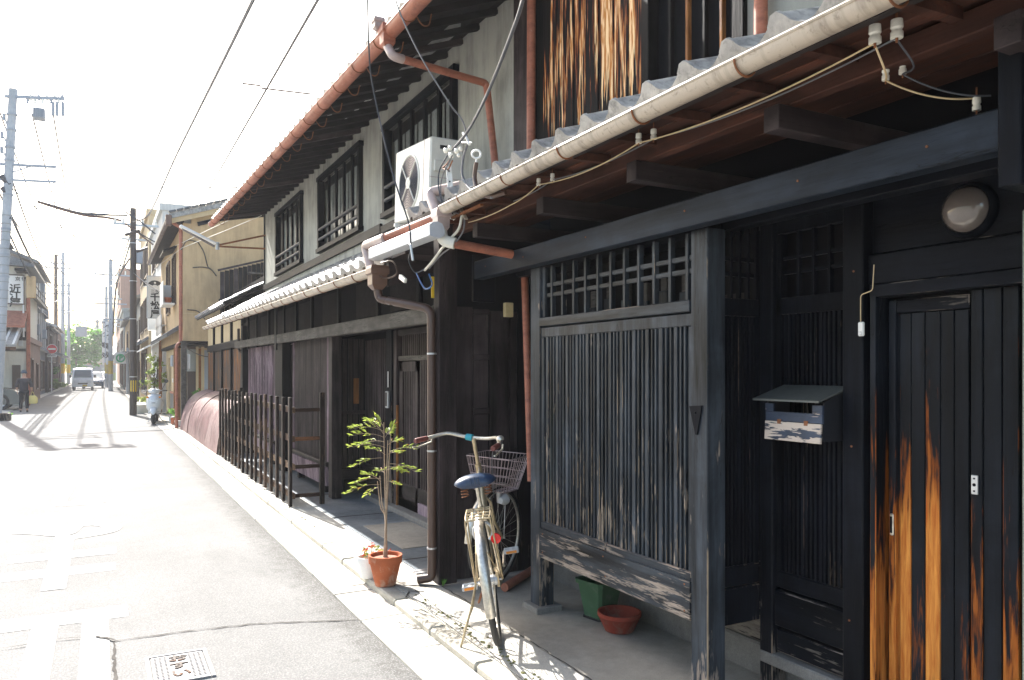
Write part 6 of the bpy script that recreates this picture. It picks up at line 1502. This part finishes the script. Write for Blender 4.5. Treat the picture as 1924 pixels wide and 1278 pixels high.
for k in range(14): l_('awning_tile', MB().beam((WX(36, 38)-.10-k*.3, 36.6, 2.58), (WX(36, 38)-.10-k*.3, 39.88, 3.50), .07, .06), 'white_paint')
l_('awning_board', MB().box(-6.5, WX(36, 38), 36.62, 36.7, 2.35, 2.49), 'fence_x')
l_('dark_eave', MB().box(WX(28, 39), WX(50, 39), 38.8, 39.9, oy(30, 514, 40).z, oy(30, 511, 40).z+.05), 'ink_v')
l_('corner_post', MB().box(xr+.01, xr+.16, 39.9, 40.1, .0, oy(50, 560, 40).z, b=.02), 'copper')
l_('orange_box_lamp', MB().box(xr+.05, xr+.40, 39.3, 39.6, oy(50, 560, 39.5).z, oy(50, 519, 39.5).z, b=.03), 'ochre')
l_('drain_pipe', MB().cyl((xr-.08, 39.8, 3.0), (xr-.08, 39.8, 6.0), .04, 8), 'steel')
t2 = thing('white_signboard', 'large white signboard with black brush lettering on the cream house', 'sign', (-3.5, 39.8, 5))
sa, sb, s1, s0 = WX(16, 39.8), WX(44, 39.8), oy(30, 518, 39.8).z, oy(30, 570, 39.8).z
part('sign_face', MB().box(sa, sb, 39.78, 39.85, s0, s1), M['sign_white'], t2)
part('sign_frame', MB().box(sa-.04, sb+.04, 39.76, 39.87, s0-.06, s0-.002).box(sa-.04, sb+.04, 39.76, 39.87, s1+.002, s1+.05).box(sb+.002, sb+.04, 39.76, 39.87, s0, s1), M['brownpipe'], t2)
cx = sa+(sb-sa)*.44
for k, ch in enumerate('近江屋'): text_on(t2, ch, .42, 'ink', cx, 39.772, s1-.60-k*.30, .012)
text_on(t2, '京', .2, 'ink', cx+.10, 39.772, s1-.16, .004); text_on(t2, '御', .2, 'ink', cx+.34, 39.772, s1-.14, .004)
t = building('brown_pink_house', 'narrow brown pink fronted house with grey upper floor beside the walking man', -1, 40.8, 50, 2.85, 'rose_wall', setx=-2.98, wins=[(43.5, 44.8, .05, 2.1), (47, 48.2, .6, 1.9)])
part('upper_floor', MB().box(-6, -3.15, 42, 50, 3.1, 5.0), M['grey_wall'], t)
part('upper_roof', MB().prism([(-2.6, 4.85), (-4.6, 5.9), (-6.4, 4.9), (-6.4, 5.0), (-4.6, 6.05), (-2.6, 4.98)], 'y', 41.5, 50.3), M['tile_dark'], t)
for k in range(18): part('tile_course', MB().beam((-2.6, 41.7+k*.48, 5.02), (-4.6, 41.7+k*.48, 6.09), .1, .07), M['tile_dark'], t)
t = building('dark_clad_house', 'tall dark blue grey house covered with pipes and boxes at the left', -1, 51, 62, 7.6, 'temple', setx=-3.4, roof='gable', wins=[(52.5, 55, 5.8, 7.4), (57, 60.5, 5.8, 7.4), (52, 56, 3.3, 4.7), (57, 61, .3, 2.2)])
pent(t, -1, -3.4, 51, 62, 2.7, .25); pent(t, -1, -3.4, 51, 62, 5.1, .25)
for k in range(6): part('wall_pipe', MB().cyl((-3.34, 51.4+k*1.9, 3), (-3.34, 51.4+k*1.9, 7.4), .05, 8), M['steel'], t)
for k in range(5): part('wall_box', MB().box(-3.39, -3.1, 51.6+k*2.1, 52.2+k*2.1, 3.6+(k % 3)*1.4, 4.2+(k % 3)*1.4, b=.03), M['blue_steel'], t)
t = building('tiled_shop_house', 'low tiled shop house behind the no entry sign', -1, 63, 74, 4.6, 'brn_v', setx=-3.3, roof='gable', wins=[(64, 67, .2, 2.2), (69, 73, .2, 2.2), (65, 68, 3.2, 4.2)]); pent(t, -1, -3.3, 63, 74, 2.6, .9)
t = building('brown_eaved_house', 'brown house with pale eaves behind the green bushes at the left', -1, 75, 88, 5.2, 'rose_wall', setx=-3.5, roof='gable', wins=[(77, 80, .3, 2.2), (83, 86, .3, 2.2), (79, 84, 3.2, 4.4)], roofm='tile'); pent(t, -1, -3.5, 75, 88, 2.6, .9, 'tile')
t = building('grey_end_house', 'grey house nearest the leafy tree at the left', -1, 89, 104, 5.0, 'grey_wall', setx=-3.9, roof='gable', wins=[(91, 95, .3, 2.2), (98, 102, .3, 2.2)], roofm='tile')
# no entry sign
p = oz(97, 739); t = thing('no_entry_sign', 'round red no entry road sign with small plate on a white post', 'road sign', (p.x, p.y, 0))
zc = oy(98, 656, p.y).z; rr = .30
part('sign_post', MB().cyl((0, 0, 0), (0, 0, zc+.3), .035, 10), M['white_paint'], t, 50, local=True)
part('sign_disc', MB().cyl((.02, -.045, zc), (.02, -.06, zc), rr, 28), M['sign_red'], t, 50, local=True)
part('sign_rim', MB().cyl((.02, -.040, zc), (.02, -.0449, zc), rr+.03, 28), M['sign_white'], t, 50, local=True)
part('white_bar', MB().box(.02-rr*.72, .02+rr*.72, -.064, -.0605, zc-.055, zc+.055), M['sign_white'], t, local=True)
part('lower_plate', MB().box(-.27, .31, -.06, -.045, zc-.55, zc-.38), M['sign_white'], t, local=True)
text_on(t, '自転車を除く', .09, 'ink', p.x+.02, p.y-.062, zc-.465, .003)
# green parking sign
p = oy(228, 673, 56); t = thing('parking_sign', 'round green parking sign with white letter hanging over the street', 'sign', (p.x, p.y, p.z))
part('sign_plate', MB().box(-.42, .55, 0, .05, -.36, .36, b=.04), M['sign_white'], t, local=True)
part('green_ring', MB().tube([(-.05+.23*cos(2*pi*k/24), -.01, .23*sin(2*pi*k/24)) for k in range(24)], .055, 6, closed=True), M['sign_green'], t, 50, local=True)
me = text_mesh('P', .42, M['sign_green'], .01, .02); o = bpy.data.objects.new('lettering', me); link(o, t); o.location = (-.03, -.02, 0); o.rotation_euler = (R(90), 0, 0)
part('red_mark', MB().cyl((.36, -.012, .08), (.36, -.001, .08), .09, 14), M['sign_red'], t, 50, local=True)
part('sign_arm', MB().box(.3, 2.0-p.x, .01, .04, -.02, .02), M['steel'], t, local=True)
# ------------------------------------------------------------------ vehicles
def body_loft(mb, secs): return mb.loft(secs)
def wheel_(parent, x, y, r, w, hub='steel', nm='wheel'):
    wl = part(nm, MB().lathe([(r*.62, -w/2), (r*.95, -w/2), (r, -w/2+.02), (r, w/2-.02), (r*.95, w/2), (r*.62, w/2)], 28, Matrix.Translation((x, y, r))@Matrix.Rotation(R(90), 4, 'X')), M['black_rubber'], parent, 50, local=True)
    rm_ = part('rim', MB().cyl((x, y-w*.36, r), (x, y+w*.36, r), r*.63, 24), M['black_plastic'], wl, 50, local=True)
    for sg in (-1, 1):
        mb = MB()
        for k in range(5):
            a = 2*pi*k/5+.3; mb.beam((x, y+sg*w*.40, r), (x+r*.60*cos(a), y+sg*w*.40, r+r*.60*sin(a)), r*.2, w*.06, (0, 1, 0))
        mb.cyl((x, y+sg*w*.37, r), (x, y+sg*w*.45, r), r*.16, 12)
        mb.tube([(x+r*.60*cos(2*pi*k/24), y+sg*w*.40, r+r*.60*sin(2*pi*k/24)) for k in range(24)], r*.05, 6, closed=True)
        part('spoke', mb, M['steel' if hub == 'steel' else hub], wl, 50, local=True)
    return wl
def vehicle(nm, lab, cat, loc, rz, L, W, H, prof, paint, glassprof, grp=None, van=False):
    """prof: side outline (x, z) of the body; forward = +x"""
    t = thing(nm, lab, cat, loc, (0, 0, rz), grp)
    hw = W/2; secs = []
    for (k, yy) in ((.86, -hw), (.96, -hw+.05), (1.0, -hw+.14), (1.0, hw-.14), (.96, hw-.05), (.86, hw)):
        secs.append([(x*(.985 if abs(yy) > hw-.1 else 1), yy*(1 if z < H*.55 else 1-.14*(z-H*.55)/(H*.45)), .0+z if z < .6 else .6+(z-.6)*(1 if abs(yy) < hw-.1 else .975)) for x, z in prof])
    part('body', MB().loft(secs), M[paint], t, 35, local=True)
    return t
vp = [(-1.65, .30), (1.55, .28), (1.70, .42), (1.70, .85), (1.60, 1.02), (1.22, 1.66), (1.05, 1.74), (-1.5, 1.78), (-1.66, 1.65)]
p = Vector((-1.27, 71, 0))
van = vehicle('white_van', 'small white van coming up the middle of the street', 'van', p, R(-90), 3.4, 1.48, 1.78, vp, 'car_white', None)
part('windscreen', MB().add([(1.615, -.62, 1.03), (1.615, .62, 1.03), (1.265, .56, 1.60), (1.265, -.56, 1.60), (1.60, -.62, 1.03), (1.60, .62, 1.03), (1.25, .56, 1.60), (1.25, -.56, 1.60)], [(0, 1, 2, 3), (7, 6, 5, 4), (0, 4, 5, 1), (1, 5, 6, 2), (2, 6, 7, 3), (3, 7, 4, 0)]), M['glass_dark'], van, local=True)
for s_ in (-1, 1):
    part('side_window', MB().box(.1, 1.15, s_*.735, s_*.748, 1.02, 1.5, b=.004), M['glass_dark'], van, local=True)
    part('headlight', MB().box(1.69, 1.715, s_*.42-.16 if s_ > 0 else -.58, s_*.42+.16 if s_ > 0 else -.26, .62, .80, b=.01), M['headlight'], van, local=True)
    part('wing_mirror', MB().box(1.25, 1.35, s_*.76, s_*.92, 1.0, 1.22, b=.02), M['black_plastic'], van, local=True)
    for x in (1.05, -1.05): wheel_(van, x, s_*.64, .27, .16)
part('grille', MB().box(1.70, 1.712, -.34, .34, .50, .60, b=.005), M['black_plastic'], van, local=True)
part('bumper', MB().box(1.68, 1.74, -.72, .72, .28, .42, b=.02), M['car_white'], van, local=True)
part('number_plate', MB().box(1.742, 1.75, -.02, .30, .32, .46), M['plate_yellow'], van, local=True)
part('wiper', MB().beam((1.60, .05, 1.08), (1.56, .5, 1.13), .02, .02), M['black_plastic'], van, local=True)
cp = [(-1.95, .35), (-1.9, .22), (1.9, .22), (2.02, .40), (1.98, .62), (1.75, .78), (1.05, .92), (.35, 1.38), (-.1, 1.47), (-1.1, 1.44), (-1.75, 1.05), (-1.98, .95)]
def car(lab, loc, rz, paint, grp=None):
    t = vehicle('parked_car' if 'parked' in lab else 'moving_car', lab, 'car', loc, rz, 4, 1.68, 1.47, cp, paint, None, grp)
    for s_ in (-1, 1):
        part('side_window', MB().prism([(.98, .93), (.35, 1.30), (-.1, 1.37), (-1.0, 1.34), (-1.45, 1.05), (-1.4, .96)], 'y', s_*.79, s_*.802), M['glass_dark'], t, local=True)
        part('headlight', MB().loft([[(1.97, s_*.50, .60), (1.97, s_*.74, .60), (1.80, s_*.80, .72), (1.85, s_*.50, .72)], [(1.99, s_*.50, .61), (1.99, s_*.75, .61), (1.82, s_*.815, .735), (1.87, s_*.50, .735)]]), M['headlight'], t, local=True)
        for x in (1.28, -1.28): wheel_(t, x, s_*.74, .32, .20)
        part('wing_mirror', MB().box(.75, .90, s_*.84, s_*.98, .92, 1.04, b=.02), M[paint], t, local=True)
    part('windscreen', MB().prism([(1.08, .915), (.38, 1.375), (.36, 1.36), (1.05, .90)], 'y', -.66, .66), M['glass_pale'], t, local=True)
    part('grille', MB().box(1.99, 2.03, -.45, .45, .42, .56, b=.01), M['black_plastic'], t, local=True)
    part('number_plate', MB().box(2.035, 2.04, -.17, .17, .28, .40), M['sign_white'], t, local=True)
    return t
car('black parked car with five spoke alloy wheels at the left edge', (-4.70, 36.2, 0), 0, 'car_black')
car('dark blue car half hidden behind the white van', (-.62, 78.5, 0), R(-90), 'car_blue')
car('distant silver car with blue windscreen beyond the van', (.15, 98, 0), R(-90), 'car_white')
# scooter, seen from the front
sc_ = thing('white_scooter', 'silver white motor scooter parked by the kerb before the ochre house', 'scooter', (1.36, 24.5, 0), (0, 0, R(-97)))
s_ = lambda nm, mb, m, s=50, parent=None: part(nm, mb, M[m], parent or sc_, s, local=True)
# x forward (toward the camera)
def swheel(x): 
    w = s_('wheel', MB().lathe([(.11, -.05), (.19, -.055), (.215, -.03), (.222, 0), (.215, .03), (.19, .055), (.11, .05)], 28, Matrix.Translation((x, 0, .222))@Matrix.Rotation(R(90), 4, 'X')), 'black_rubber')
    mb = MB().cyl((x, -.05, .222), (x, .05, .222), .035, 12).tube([(x+.115*cos(2*pi*k/20), 0, .222+.115*sin(2*pi*k/20)) for k in range(20)], .014, 6, closed=True)
    for k in range(5): mb.beam((x, 0, .222), (x+.11*cos(2*pi*k/5), 0, .222+.11*sin(2*pi*k/5)), .03, .03)
    s_('rim', mb, 'steel', 50, w)
SR = Matrix.Rotation(R(22), 4, 'Z')
swheel(.36); swheel(-.78)
def sec(x, w, z0, z1, n=14, sq_=.7): 
    zc = (z0+z1)/2; h = (z1-z0)/2; o_ = []
    for k in range(n):
        a = 2*pi*k/n; o_.append((x, w*math.copysign(abs(cos(a))**sq_, cos(a)), zc+h*math.copysign(abs(sin(a))**sq_, sin(a))))
    return o_
s_('front_shield', MB().loft([sec(.08, .10, .40, .82), sec(.14, .215, .34, .86), sec(.26, .205, .34, .86), sec(.36, .15, .40, .80), sec(.42, .07, .46, .70)]), 'scooter', 60)
s_('front_fender', MB().loft([sec(.20, .06, .34, .42), sec(.26, .085, .36, .47), sec(.42, .09, .38, .49), sec(.56, .07, .30, .40), sec(.60, .03, .28, .34)]), 'scooter', 60)
s_('handle_cover', MB().loft([sec(.04, .05, .88, .98), sec(.08, .16, .87, 1.0), sec(.16, .15, .87, 1.0), sec(.24, .08, .88, .97)]), 'scooter', 60)
s_('headlight', MB().lathe([(0, .26), (.05, .25), (.075, .225), (.08, .2)], 16, Matrix.Translation((0.03, 0, .93))@Matrix.Rotation(R(90), 4, 'Y')), 'headlight')
s_('emblem_bar', MB().box(.415, .43, -.05, .05, .60, .615), 'black_plastic', 0)
s_('shield_vent', MB().box(.37, .42, -.06, .06, .47, .50, b=.01), 'black_plastic', 0)
s_('handlebar', MB().tube([(.06, -.34, .95), (.10, -.12, .94), (.10, .12, .94), (.06, .34, .95)], .016, 8), 'black_plastic')
for sg in (-1, 1):
    s_('mirror_stalk', MB().tube([(.08, sg*.20, .97), (.05, sg*.27, 1.12), (.03, sg*.30, 1.20)], .008, 6), 'black_plastic')
    s_('mirror', MB().lathe([(0, -.012), (.055, -.01), (.055, .01), (0, .014)], 16, Matrix.Translation((.03, sg*.31, 1.22))@Matrix.Rotation(R(90), 4, 'Y')), 'black_plastic')
    s_('indicator', MB().box(.30, .36, sg*.13, sg*.19, .74, .79, b=.01), 'reflector_orange', 0)
s_('floorboard', MB().box(-.35, .14, -.16, .16, .28, .36, b=.02), 'scooter', 0)
s_('rear_body', MB().loft([sec(-.30, .12, .34, .66), sec(-.40, .19, .32, .70), sec(-.75, .20, .38, .72), sec(-1.0, .12, .48, .70), sec(-1.08, .05, .55, .66)]), 'scooter', 60)
s_('seat', MB().loft([sec(-.30, .10, .68, .74), sec(-.38, .14, .67, .78), sec(-.75, .15, .69, .80), sec(-.95, .10, .70, .79)]), 'black_rubber', 60)
s_('rear_rack', MB().tube([(-.9, -.1, .80), (-1.15, -.1, .80), (-1.15, .1, .80), (-.9, .1, .80)], .01, 6), 'steel')
s_('kickstand', MB().tube([(-.35, .05, .28), (-.42, .20, .02)], .012, 6).tube([(-.35, -.05, .28), (-.42, -.20, .02)], .012, 6), 'steel')
s_('crossed_step', MB().box(-.55, -.35, -.30, -.18, .24, .27, b=.01).box(-.55, -.35, .18, .30, .24, .27, b=.01), 'black_plastic', 0)
# ------------------------------------------------------------------ the walking man (seen from behind)
def skin_obj(name, verts, edges, radii, m, parent, sub=2, root=0):
    me = bpy.data.meshes.new(name); me.from_pydata([tuple(v) for v in verts], edges, []); me.update()
    o = bpy.data.objects.new(name, me); link(o, parent); md = o.modifiers.new('s', 'SKIN'); md.use_smooth_shade = True
    sv = me.skin_vertices[0].data
    for i, r in enumerate(radii): sv[i].radius = (r, r) if not isinstance(r, tuple) else r; sv[i].use_root = (i == root)
    ss = o.modifiers.new('u', 'SUBSURF'); ss.levels = sub; ss.render_levels = sub
    dg = bpy.context.evaluated_depsgraph_get(); me2 = bpy.data.meshes.new_from_object(o.evaluated_get(dg))
    bpy.data.objects.remove(o); me2.materials.clear(); me2.materials.append(m)
    for p_ in me2.polygons: p_.use_smooth = True
    o = bpy.data.objects.new(name, me2); link(o, parent); return o
mp = oz(45, 774)
man = thing('person', 'elderly person in dark shirt and hat walking away at the left', 'person', (mp.x, mp.y, 0), (0, 0, R(4)))
man.scale = (.93, .93, .90)
V = [(0, 0, .86), (0, .01, 1.0), (0, .03, 1.18), (0, .07, 1.33), (0, .11, 1.42), (0, .14, 1.50), (0, .16, 1.60),
     (-.17, .05, 1.31), (-.24, .02, 1.08), (-.23, .08, .86), (.17, .05, 1.31), (.25, .01, 1.08), (.27, .04, .86),
     (-.09, 0, .80), (-.10, .05, .46), (-.11, -.03, .09), (-.11, .07, .045), (.09, 0, .80), (.10, -.02, .46), (.11, -.13, .10), (.11, -.05, .04)]
Ed = [(0, 1), (1, 2), (2, 3), (3, 4), (4, 5), (5, 6), (3, 7), (7, 8), (8, 9), (3, 10), (10, 11), (11, 12), (0, 13), (13, 14), (14, 15), (15, 16), (0, 17), (17, 18), (18, 19), (19, 20)]
Rd = [.12, .115, .13, .115, .055, .075, .07, .06, .042, .028, .06, .042, .028, .085, .055, .036, .034, .085, .055, .036, .034]
body = skin_obj('body', V, Ed, Rd, M['skin'], man)
for sg, w in ((-1, Vector((-.23, .08, .86))), (1, Vector((.27, .04, .86)))):
    hv, he, hr = [tuple(w), tuple(w+Vector((0, .01, -.05)))], [(0, 1)], [.028, .033]
    for f in range(4):
        b0 = len(hv); q = w+Vector((.0, -.028+.019*f, -.075)); L_ = (.05, .06, .055, .042)[f]
        hv += [tuple(q), tuple(q+Vector((-sg*.012, 0, -L_*.6))), tuple(q+Vector((-sg*.03, 0, -L_)))]; he += [(1, b0), (b0, b0+1), (b0+1, b0+2)]; hr += [.010, .009, .008]
    b0 = len(hv); hv += [tuple(w+Vector((-sg*.02, .035, -.045))), tuple(w+Vector((-sg*.03, .05, -.075)))]; he += [(1, b0), (b0, b0+1)]; hr += [.011, .009]
    skin_obj('hand', hv, he, hr, M['skin'], man, 1)
sv_ = [(0, .0, .80), (0, .01, .98), (0, .03, 1.18), (0, .07, 1.345), (-.17, .05, 1.32), (-.24, .02, 1.09), (.17, .05, 1.32), (.25, .01, 1.09), (-.245, .04, 1.0), (.26, .015, 1.0)]
skin_obj('shirt', sv_, [(0, 1), (1, 2), (2, 3), (3, 4), (4, 5), (3, 6), (6, 7), (5, 8), (7, 9)], [.165, .165, .165, .135, .09, .07, .09, .07, .065, .065], M['shirt'], man)
skin_obj('trousers', [V[0], V[13], V[14], (-.11, -.03, .11), V[17], V[18], (.11, -.13, .12)], [(0, 1), (1, 2), (2, 3), (0, 4), (4, 5), (5, 6)], [.13, .10, .075, .065, .10, .075, .065], M['trousers'], man)
for sg, q in ((-1, (-.11, .04)), (1, (.11, -.08))):
    part('shoe', MB().loft([[(q[0]+.045*cos(a)*(1-.2*abs(k-1)), q[1]+(k-1)*.11, .035+.035*sin(a)*(1-.25*(k == 2))) for a in [2*pi*j/10 for j in range(10)]] for k in (0, 1, 2)]), M['black_plastic'], man, 50, local=True)
hc_ = (0, .165, 1.60)
part('hat', MB().lathe([(.13, .0), (.125, .012), (.095, .02), (.098, .07), (.075, .115), (0, .13)], 20, Matrix.Translation(hc_)@Matrix.Rotation(R(-12), 4, 'X')), M['cap'], man, 50, local=True)
fc_ = part('nose', MB().loft([[(-.012, .235, 1.575), (.012, .235, 1.575), (0, .235, 1.60)], [(-.006, .262, 1.57), (.006, .262, 1.57), (0, .25, 1.59)]]), M['skin'], man, 0, local=True)
for sg in (-1, 1):
    part('ear', MB().lathe([(0, -.01), (.022, 0), (0, .01)], 10, Matrix.Translation((sg*.082, .155, 1.575))@Matrix.Rotation(R(90), 4, 'Y')), M['skin'], man, 50, local=True)
    part('eye', MB().lathe([(0, -.008), (.009, 0), (0, .008)], 8, Matrix.Translation((sg*.028, .236, 1.60))), M['ink'], man, 50, local=True)
part('mouth', MB().box(-.022, .022, .231, .236, 1.535, 1.541), M['grip'], man, 0, local=True)
bg = thing('carrier_bag', 'yellow carrier bag held in the right hand of the walking person', 'bag', (mp.x+.27, mp.y+.02, 0))
part('bag_body', MB().loft([[(w_*cos(a), .07*sin(a), z) for a in [2*pi*k/14 for k in range(14)]] for w_, z in ((.12, .30), (.17, .34), (.16, .52), (.09, .60))]), M['bag'], bg, 60, local=True)
part('bag_handle', MB().tube(spline([(-.06, 0, .58), (-.02, 0, .72), (.0, 0, .735), (.02, 0, .72), (.06, 0, .58)], 4), .008, 6), M['bag'], bg, 60, local=True)
# ------------------------------------------------------------------ planting
def leaves_mesh(n, spread, size, seed, shape='ball', flat=.6):
    rnd = random.Random(seed); mb = MB(); cl = []
    for _ in range(max(5, n//90)):
        while True:
            q = Vector((rnd.uniform(-1, 1), rnd.uniform(-1, 1), rnd.uniform(-1, 1)))
            if q.length < 1: break
        cl.append((Vector((q.x*spread[0], q.y*spread[1], q.z*spread[2])), rnd.uniform(.14, .34)))
    for i in range(n):
        c, r = rnd.choice(cl); q = Vector((rnd.gauss(0, 1), rnd.gauss(0, 1), rnd.gauss(0, .7)))*r*min(spread)*.8
        p = c+q; u = Vector((rnd.gauss(0, 1), rnd.gauss(0, 1), rnd.gauss(0, .5))).normalized(); v = u.cross(Vector((rnd.gauss(0, 1), rnd.gauss(0, 1), rnd.gauss(0, 1)))).normalized()
        s = size*rnd.uniform(.6, 1.3)
        mb.v += [tuple(p-u*s), tuple(p+v*s*.5), tuple(p+u*s), tuple(p-v*s*.5)]; b0 = len(mb.v); mb.f.append((b0-4, b0-3, b0-2, b0-1))
    return mb
def tree(nm, lab, loc, h, spread, zc, n, size, seed, m='leaf_green', r=.12, cat='tree'):
    t = thing(nm, lab, cat, loc); rnd = random.Random(seed)
    mb = MB().tube([(0, 0, 0), (.05, 0, zc*.4), (0, .05, zc*.8), (.03, 0, zc+spread[2]*.4)], [r, r*.8, r*.6, r*.3], 9)
    for k in range(9):
        a = rnd.uniform(0, 6.3); z = zc*rnd.uniform(.45, .9); e = Vector((spread[0]*.75*cos(a), spread[1]*.75*sin(a), zc+spread[2]*rnd.uniform(-.4, .6)))
        mb.tube([(0, 0, z), e*.5+Vector((0, 0, z*.5+.1)), e], [r*.45, r*.3, r*.12], 6)
    part('trunk', mb, M['bark'], t, 50, local=True)
    o = part('crown', leaves_mesh(n, spread, size, seed).mesh('crown', M[m], recalc=False), None, t, local=True); o.location = (0, 0, zc); o['kind'] = 'stuff'
    return t
p = oz(140, 712)
tree('leafy_tree', 'leafy green tree at the far end of the street before the temple roof', (oy(143, 700, 116).x, 116, 0), 8, (3.3, 3.0, 2.9), 4.9, 5200, .24, 3)
tree('leafy_tree', 'smaller dark green tree left of the leafy one behind the grey poles', (oy(112, 700, 108).x-.6, 108, 0), 6, (1.9, 2, 2.0), 4.4, 1800, .2, 4)
tree('garden_shrub', 'yellow green shrub leaning out behind the scooter', (1.62, 29.6, 0), 2, (.42, .35, .62), 1.55, 900, .05, 8, 'leaf_yellow', .03, 'shrub')
def bush(nm, lab, loc, spread, n, size, seed, m, pot=None, cat='plant'):
    t = thing(nm, lab, cat, loc)
    z = spread[2]+.02
    if pot: part('pot', MB().lathe([(0, 0), (pot[0]*.8, 0), (pot[0], pot[1]), (pot[0]*.9, pot[1]), (0, pot[1]*.9)], 18), M[pot[2]], t, 50, local=True); z += pot[1]
    o = part('foliage', leaves_mesh(n, spread, size, seed).mesh('foliage', M[m], recalc=False), None, t, local=True); o.location = (0, 0, z); o['kind'] = 'stuff'
    return t
bush('street_planter', 'yellow leaved plant in a pale trough beside the black pole', (1.25, 30.6, 0), (.36, .3, .18), 420, .035, 2, 'leaf_yellow', (.34, .32, 'cream'))
bush('roadside_plant', 'bright green plants on the ground by the left pole foot', (-2.55, 28.6, 0), (.30, .25, .12), 240, .04, 9, 'leaf_green')
tagp(part('kerb_planter', MB().box(-3.3, -2.45, 27.9, 28.4, 0, .22, b=.02), M['ink_v'], None), 'dark low planter box at the left edge under the pole', 'planter box')
bush('door_pot_plant', 'potted green plant with purple flowers at the foot of the wooden pillar', (1.80, 24.1, .05), (.13, .13, .14), 150, .03, 12, 'leaf_yellow', (.10, .16, 'petal_white'))
bush('door_pot_plant', 'terracotta pot with dark leaves before the corner post', (1.78, 23.0, .05), (.16, .14, .14), 170, .03, 13, 'leaf_green', (.11, .18, 'terracotta'))
bush('door_pot_plant', 'small white pot plant nearest the corner post', (1.80, 22.3, .05), (.10, .10, .09), 90, .025, 14, 'leaf_green', (.08, .14, 'petal_white'))
bush('recess_plant', 'dark green plant with white flowers in the recess of the ochre house', (2.15, 21.9, .05), (.22, .2, .38), 420, .04, 15, 'leaf_green', (.14, .2, 'terracotta'))
bush('roadside_bush', 'green bush beside the no entry sign post', (-3.0, 70, 0), (.6, .9, .9), 700, .10, 16, 'leaf_green')
bush('roadside_bush', 'lower yellow green bush in front of the brown pole', (-2.9, 66.5, 0), (.45, .5, .45), 400, .09, 17, 'leaf_yellow')
# ------------------------------------------------------------------ temple at the end of the street
t = thing('temple_building', 'dark grey gabled temple hall closing the end of the street', 'temple', (0, 142, 0))
ap_ = oy(183, 611, 142); xl, xr_ = oy(160, 660, 142).x, oy(206, 660, 142).x; zl = oy(160, 655, 142).z
part('gable_wall', MB().prism([(xl+.6, 2), (xr_-.6, 2), (xr_-.6, zl), (ap_.x, ap_.z-.8), (xl+.6, zl)], 'y', 142, 142.5), M['temple'], t)
for sg, xe in ((-1, xl), (1, xr_)):
    part('roof', MB().prism([(ap_.x, ap_.z), (xe, zl-.3), (xe, zl+.1), (ap_.x, ap_.z+.45)], 'y', 140.6, 156), M['tile'], t)
    part('barge_board', MB().beam((ap_.x, 140.5, ap_.z-.2), (xe, 140.5, zl-.45), .1, .4), M['cream'], t)
part('ridge', MB().box(ap_.x-.2, ap_.x+.2, 140.4, 156, ap_.z+.2, ap_.z+.8), M['tile_dark'], t)
part('lower_roof', MB().prism([(137.5, 3.4), (142, 5.4), (142, 5.7), (137.5, 3.6)], 'x', xl-3, xr_+6), M['tile'], t)
part('white_wall', MB().box(xl-2.5, xr_+6, 139, 139.4, 1.5, 3.5), M['cream'], t)
part('red_rail', MB().box(xl-2.5, xr_+6, 138.8, 138.98, 2.6, 2.75), M['copper'], t)
part('dark_wall', MB().box(xl-2.5, xr_+6, 138.7, 138.97, .9, 2.55), M['temple'], t)
part('small_window', MB().box(ap_.x+.6, ap_.x+1.6, 138.55, 138.69, 1.3, 2.1), M['glass_pale'], t)
struct('cross_street', MB().add([(-40, 127, .003), (40, 127, .003), (40, 137, .003), (-40, 137, .003)], [(0, 1, 2, 3)]), M['asphalt'])
solo('hedge', MB().box(-1.5, 5, 136.2, 136.9, 0, 1.3, b=.1), M['leaf_yellow'], 'clipped yellow green hedge before the temple wall', 'hedge')
# tall thin white banners on the far right
for k, (px, y, lab) in enumerate(((197, 88, 'tall pale vertical shop sign hanging far down the right side'), (205, 74, 'nearer pale vertical sign with dark lettering on the right side'))):
    a = oy(px, 600+k*5, y); b = oy(px, 685, y); t = thing('vertical_shop_sign', lab, 'sign', (a.x, y, 0))
    part('sign_face', MB().box(a.x-.25, a.x+.25, y, y+.08, b.z, a.z), M['sign_white'], t)
    for j, ch in enumerate('御食事処'[:4]): text_on(t, ch, .6, 'ink', a.x, y-.01, a.z-.6-j*(a.z-b.z-1)/3.5, .02)
    part('sign_arm', MB().box(a.x+.25, 1.9, y+.02, y+.06, a.z-.4, a.z-.34), M['steel'], t)
# ------------------------------------------------------------------ haze
hz = bpy.data.materials.new('haze_air'); hz.use_nodes = True
hn = hz.node_tree; hn.nodes.remove(hn.nodes['Principled BSDF']); pv_ = hn.nodes.new('ShaderNodeVolumePrincipled')
pv_.inputs['Color'].default_value = (.93, .95, 1, 1); pv_.inputs['Density'].default_value = .0007; pv_.inputs['Anisotropy'].default_value = .3
hn.links.new(pv_.outputs[0], hn.nodes['Material Output'].inputs['Volume'])
HAZE = True
if HAZE:
    o = solo('haze', MB().box(-45, 45, -14, 162, -1.2, 22), hz, 'pale haze filling the street air', 'haze'); o['kind'] = 'stuff'
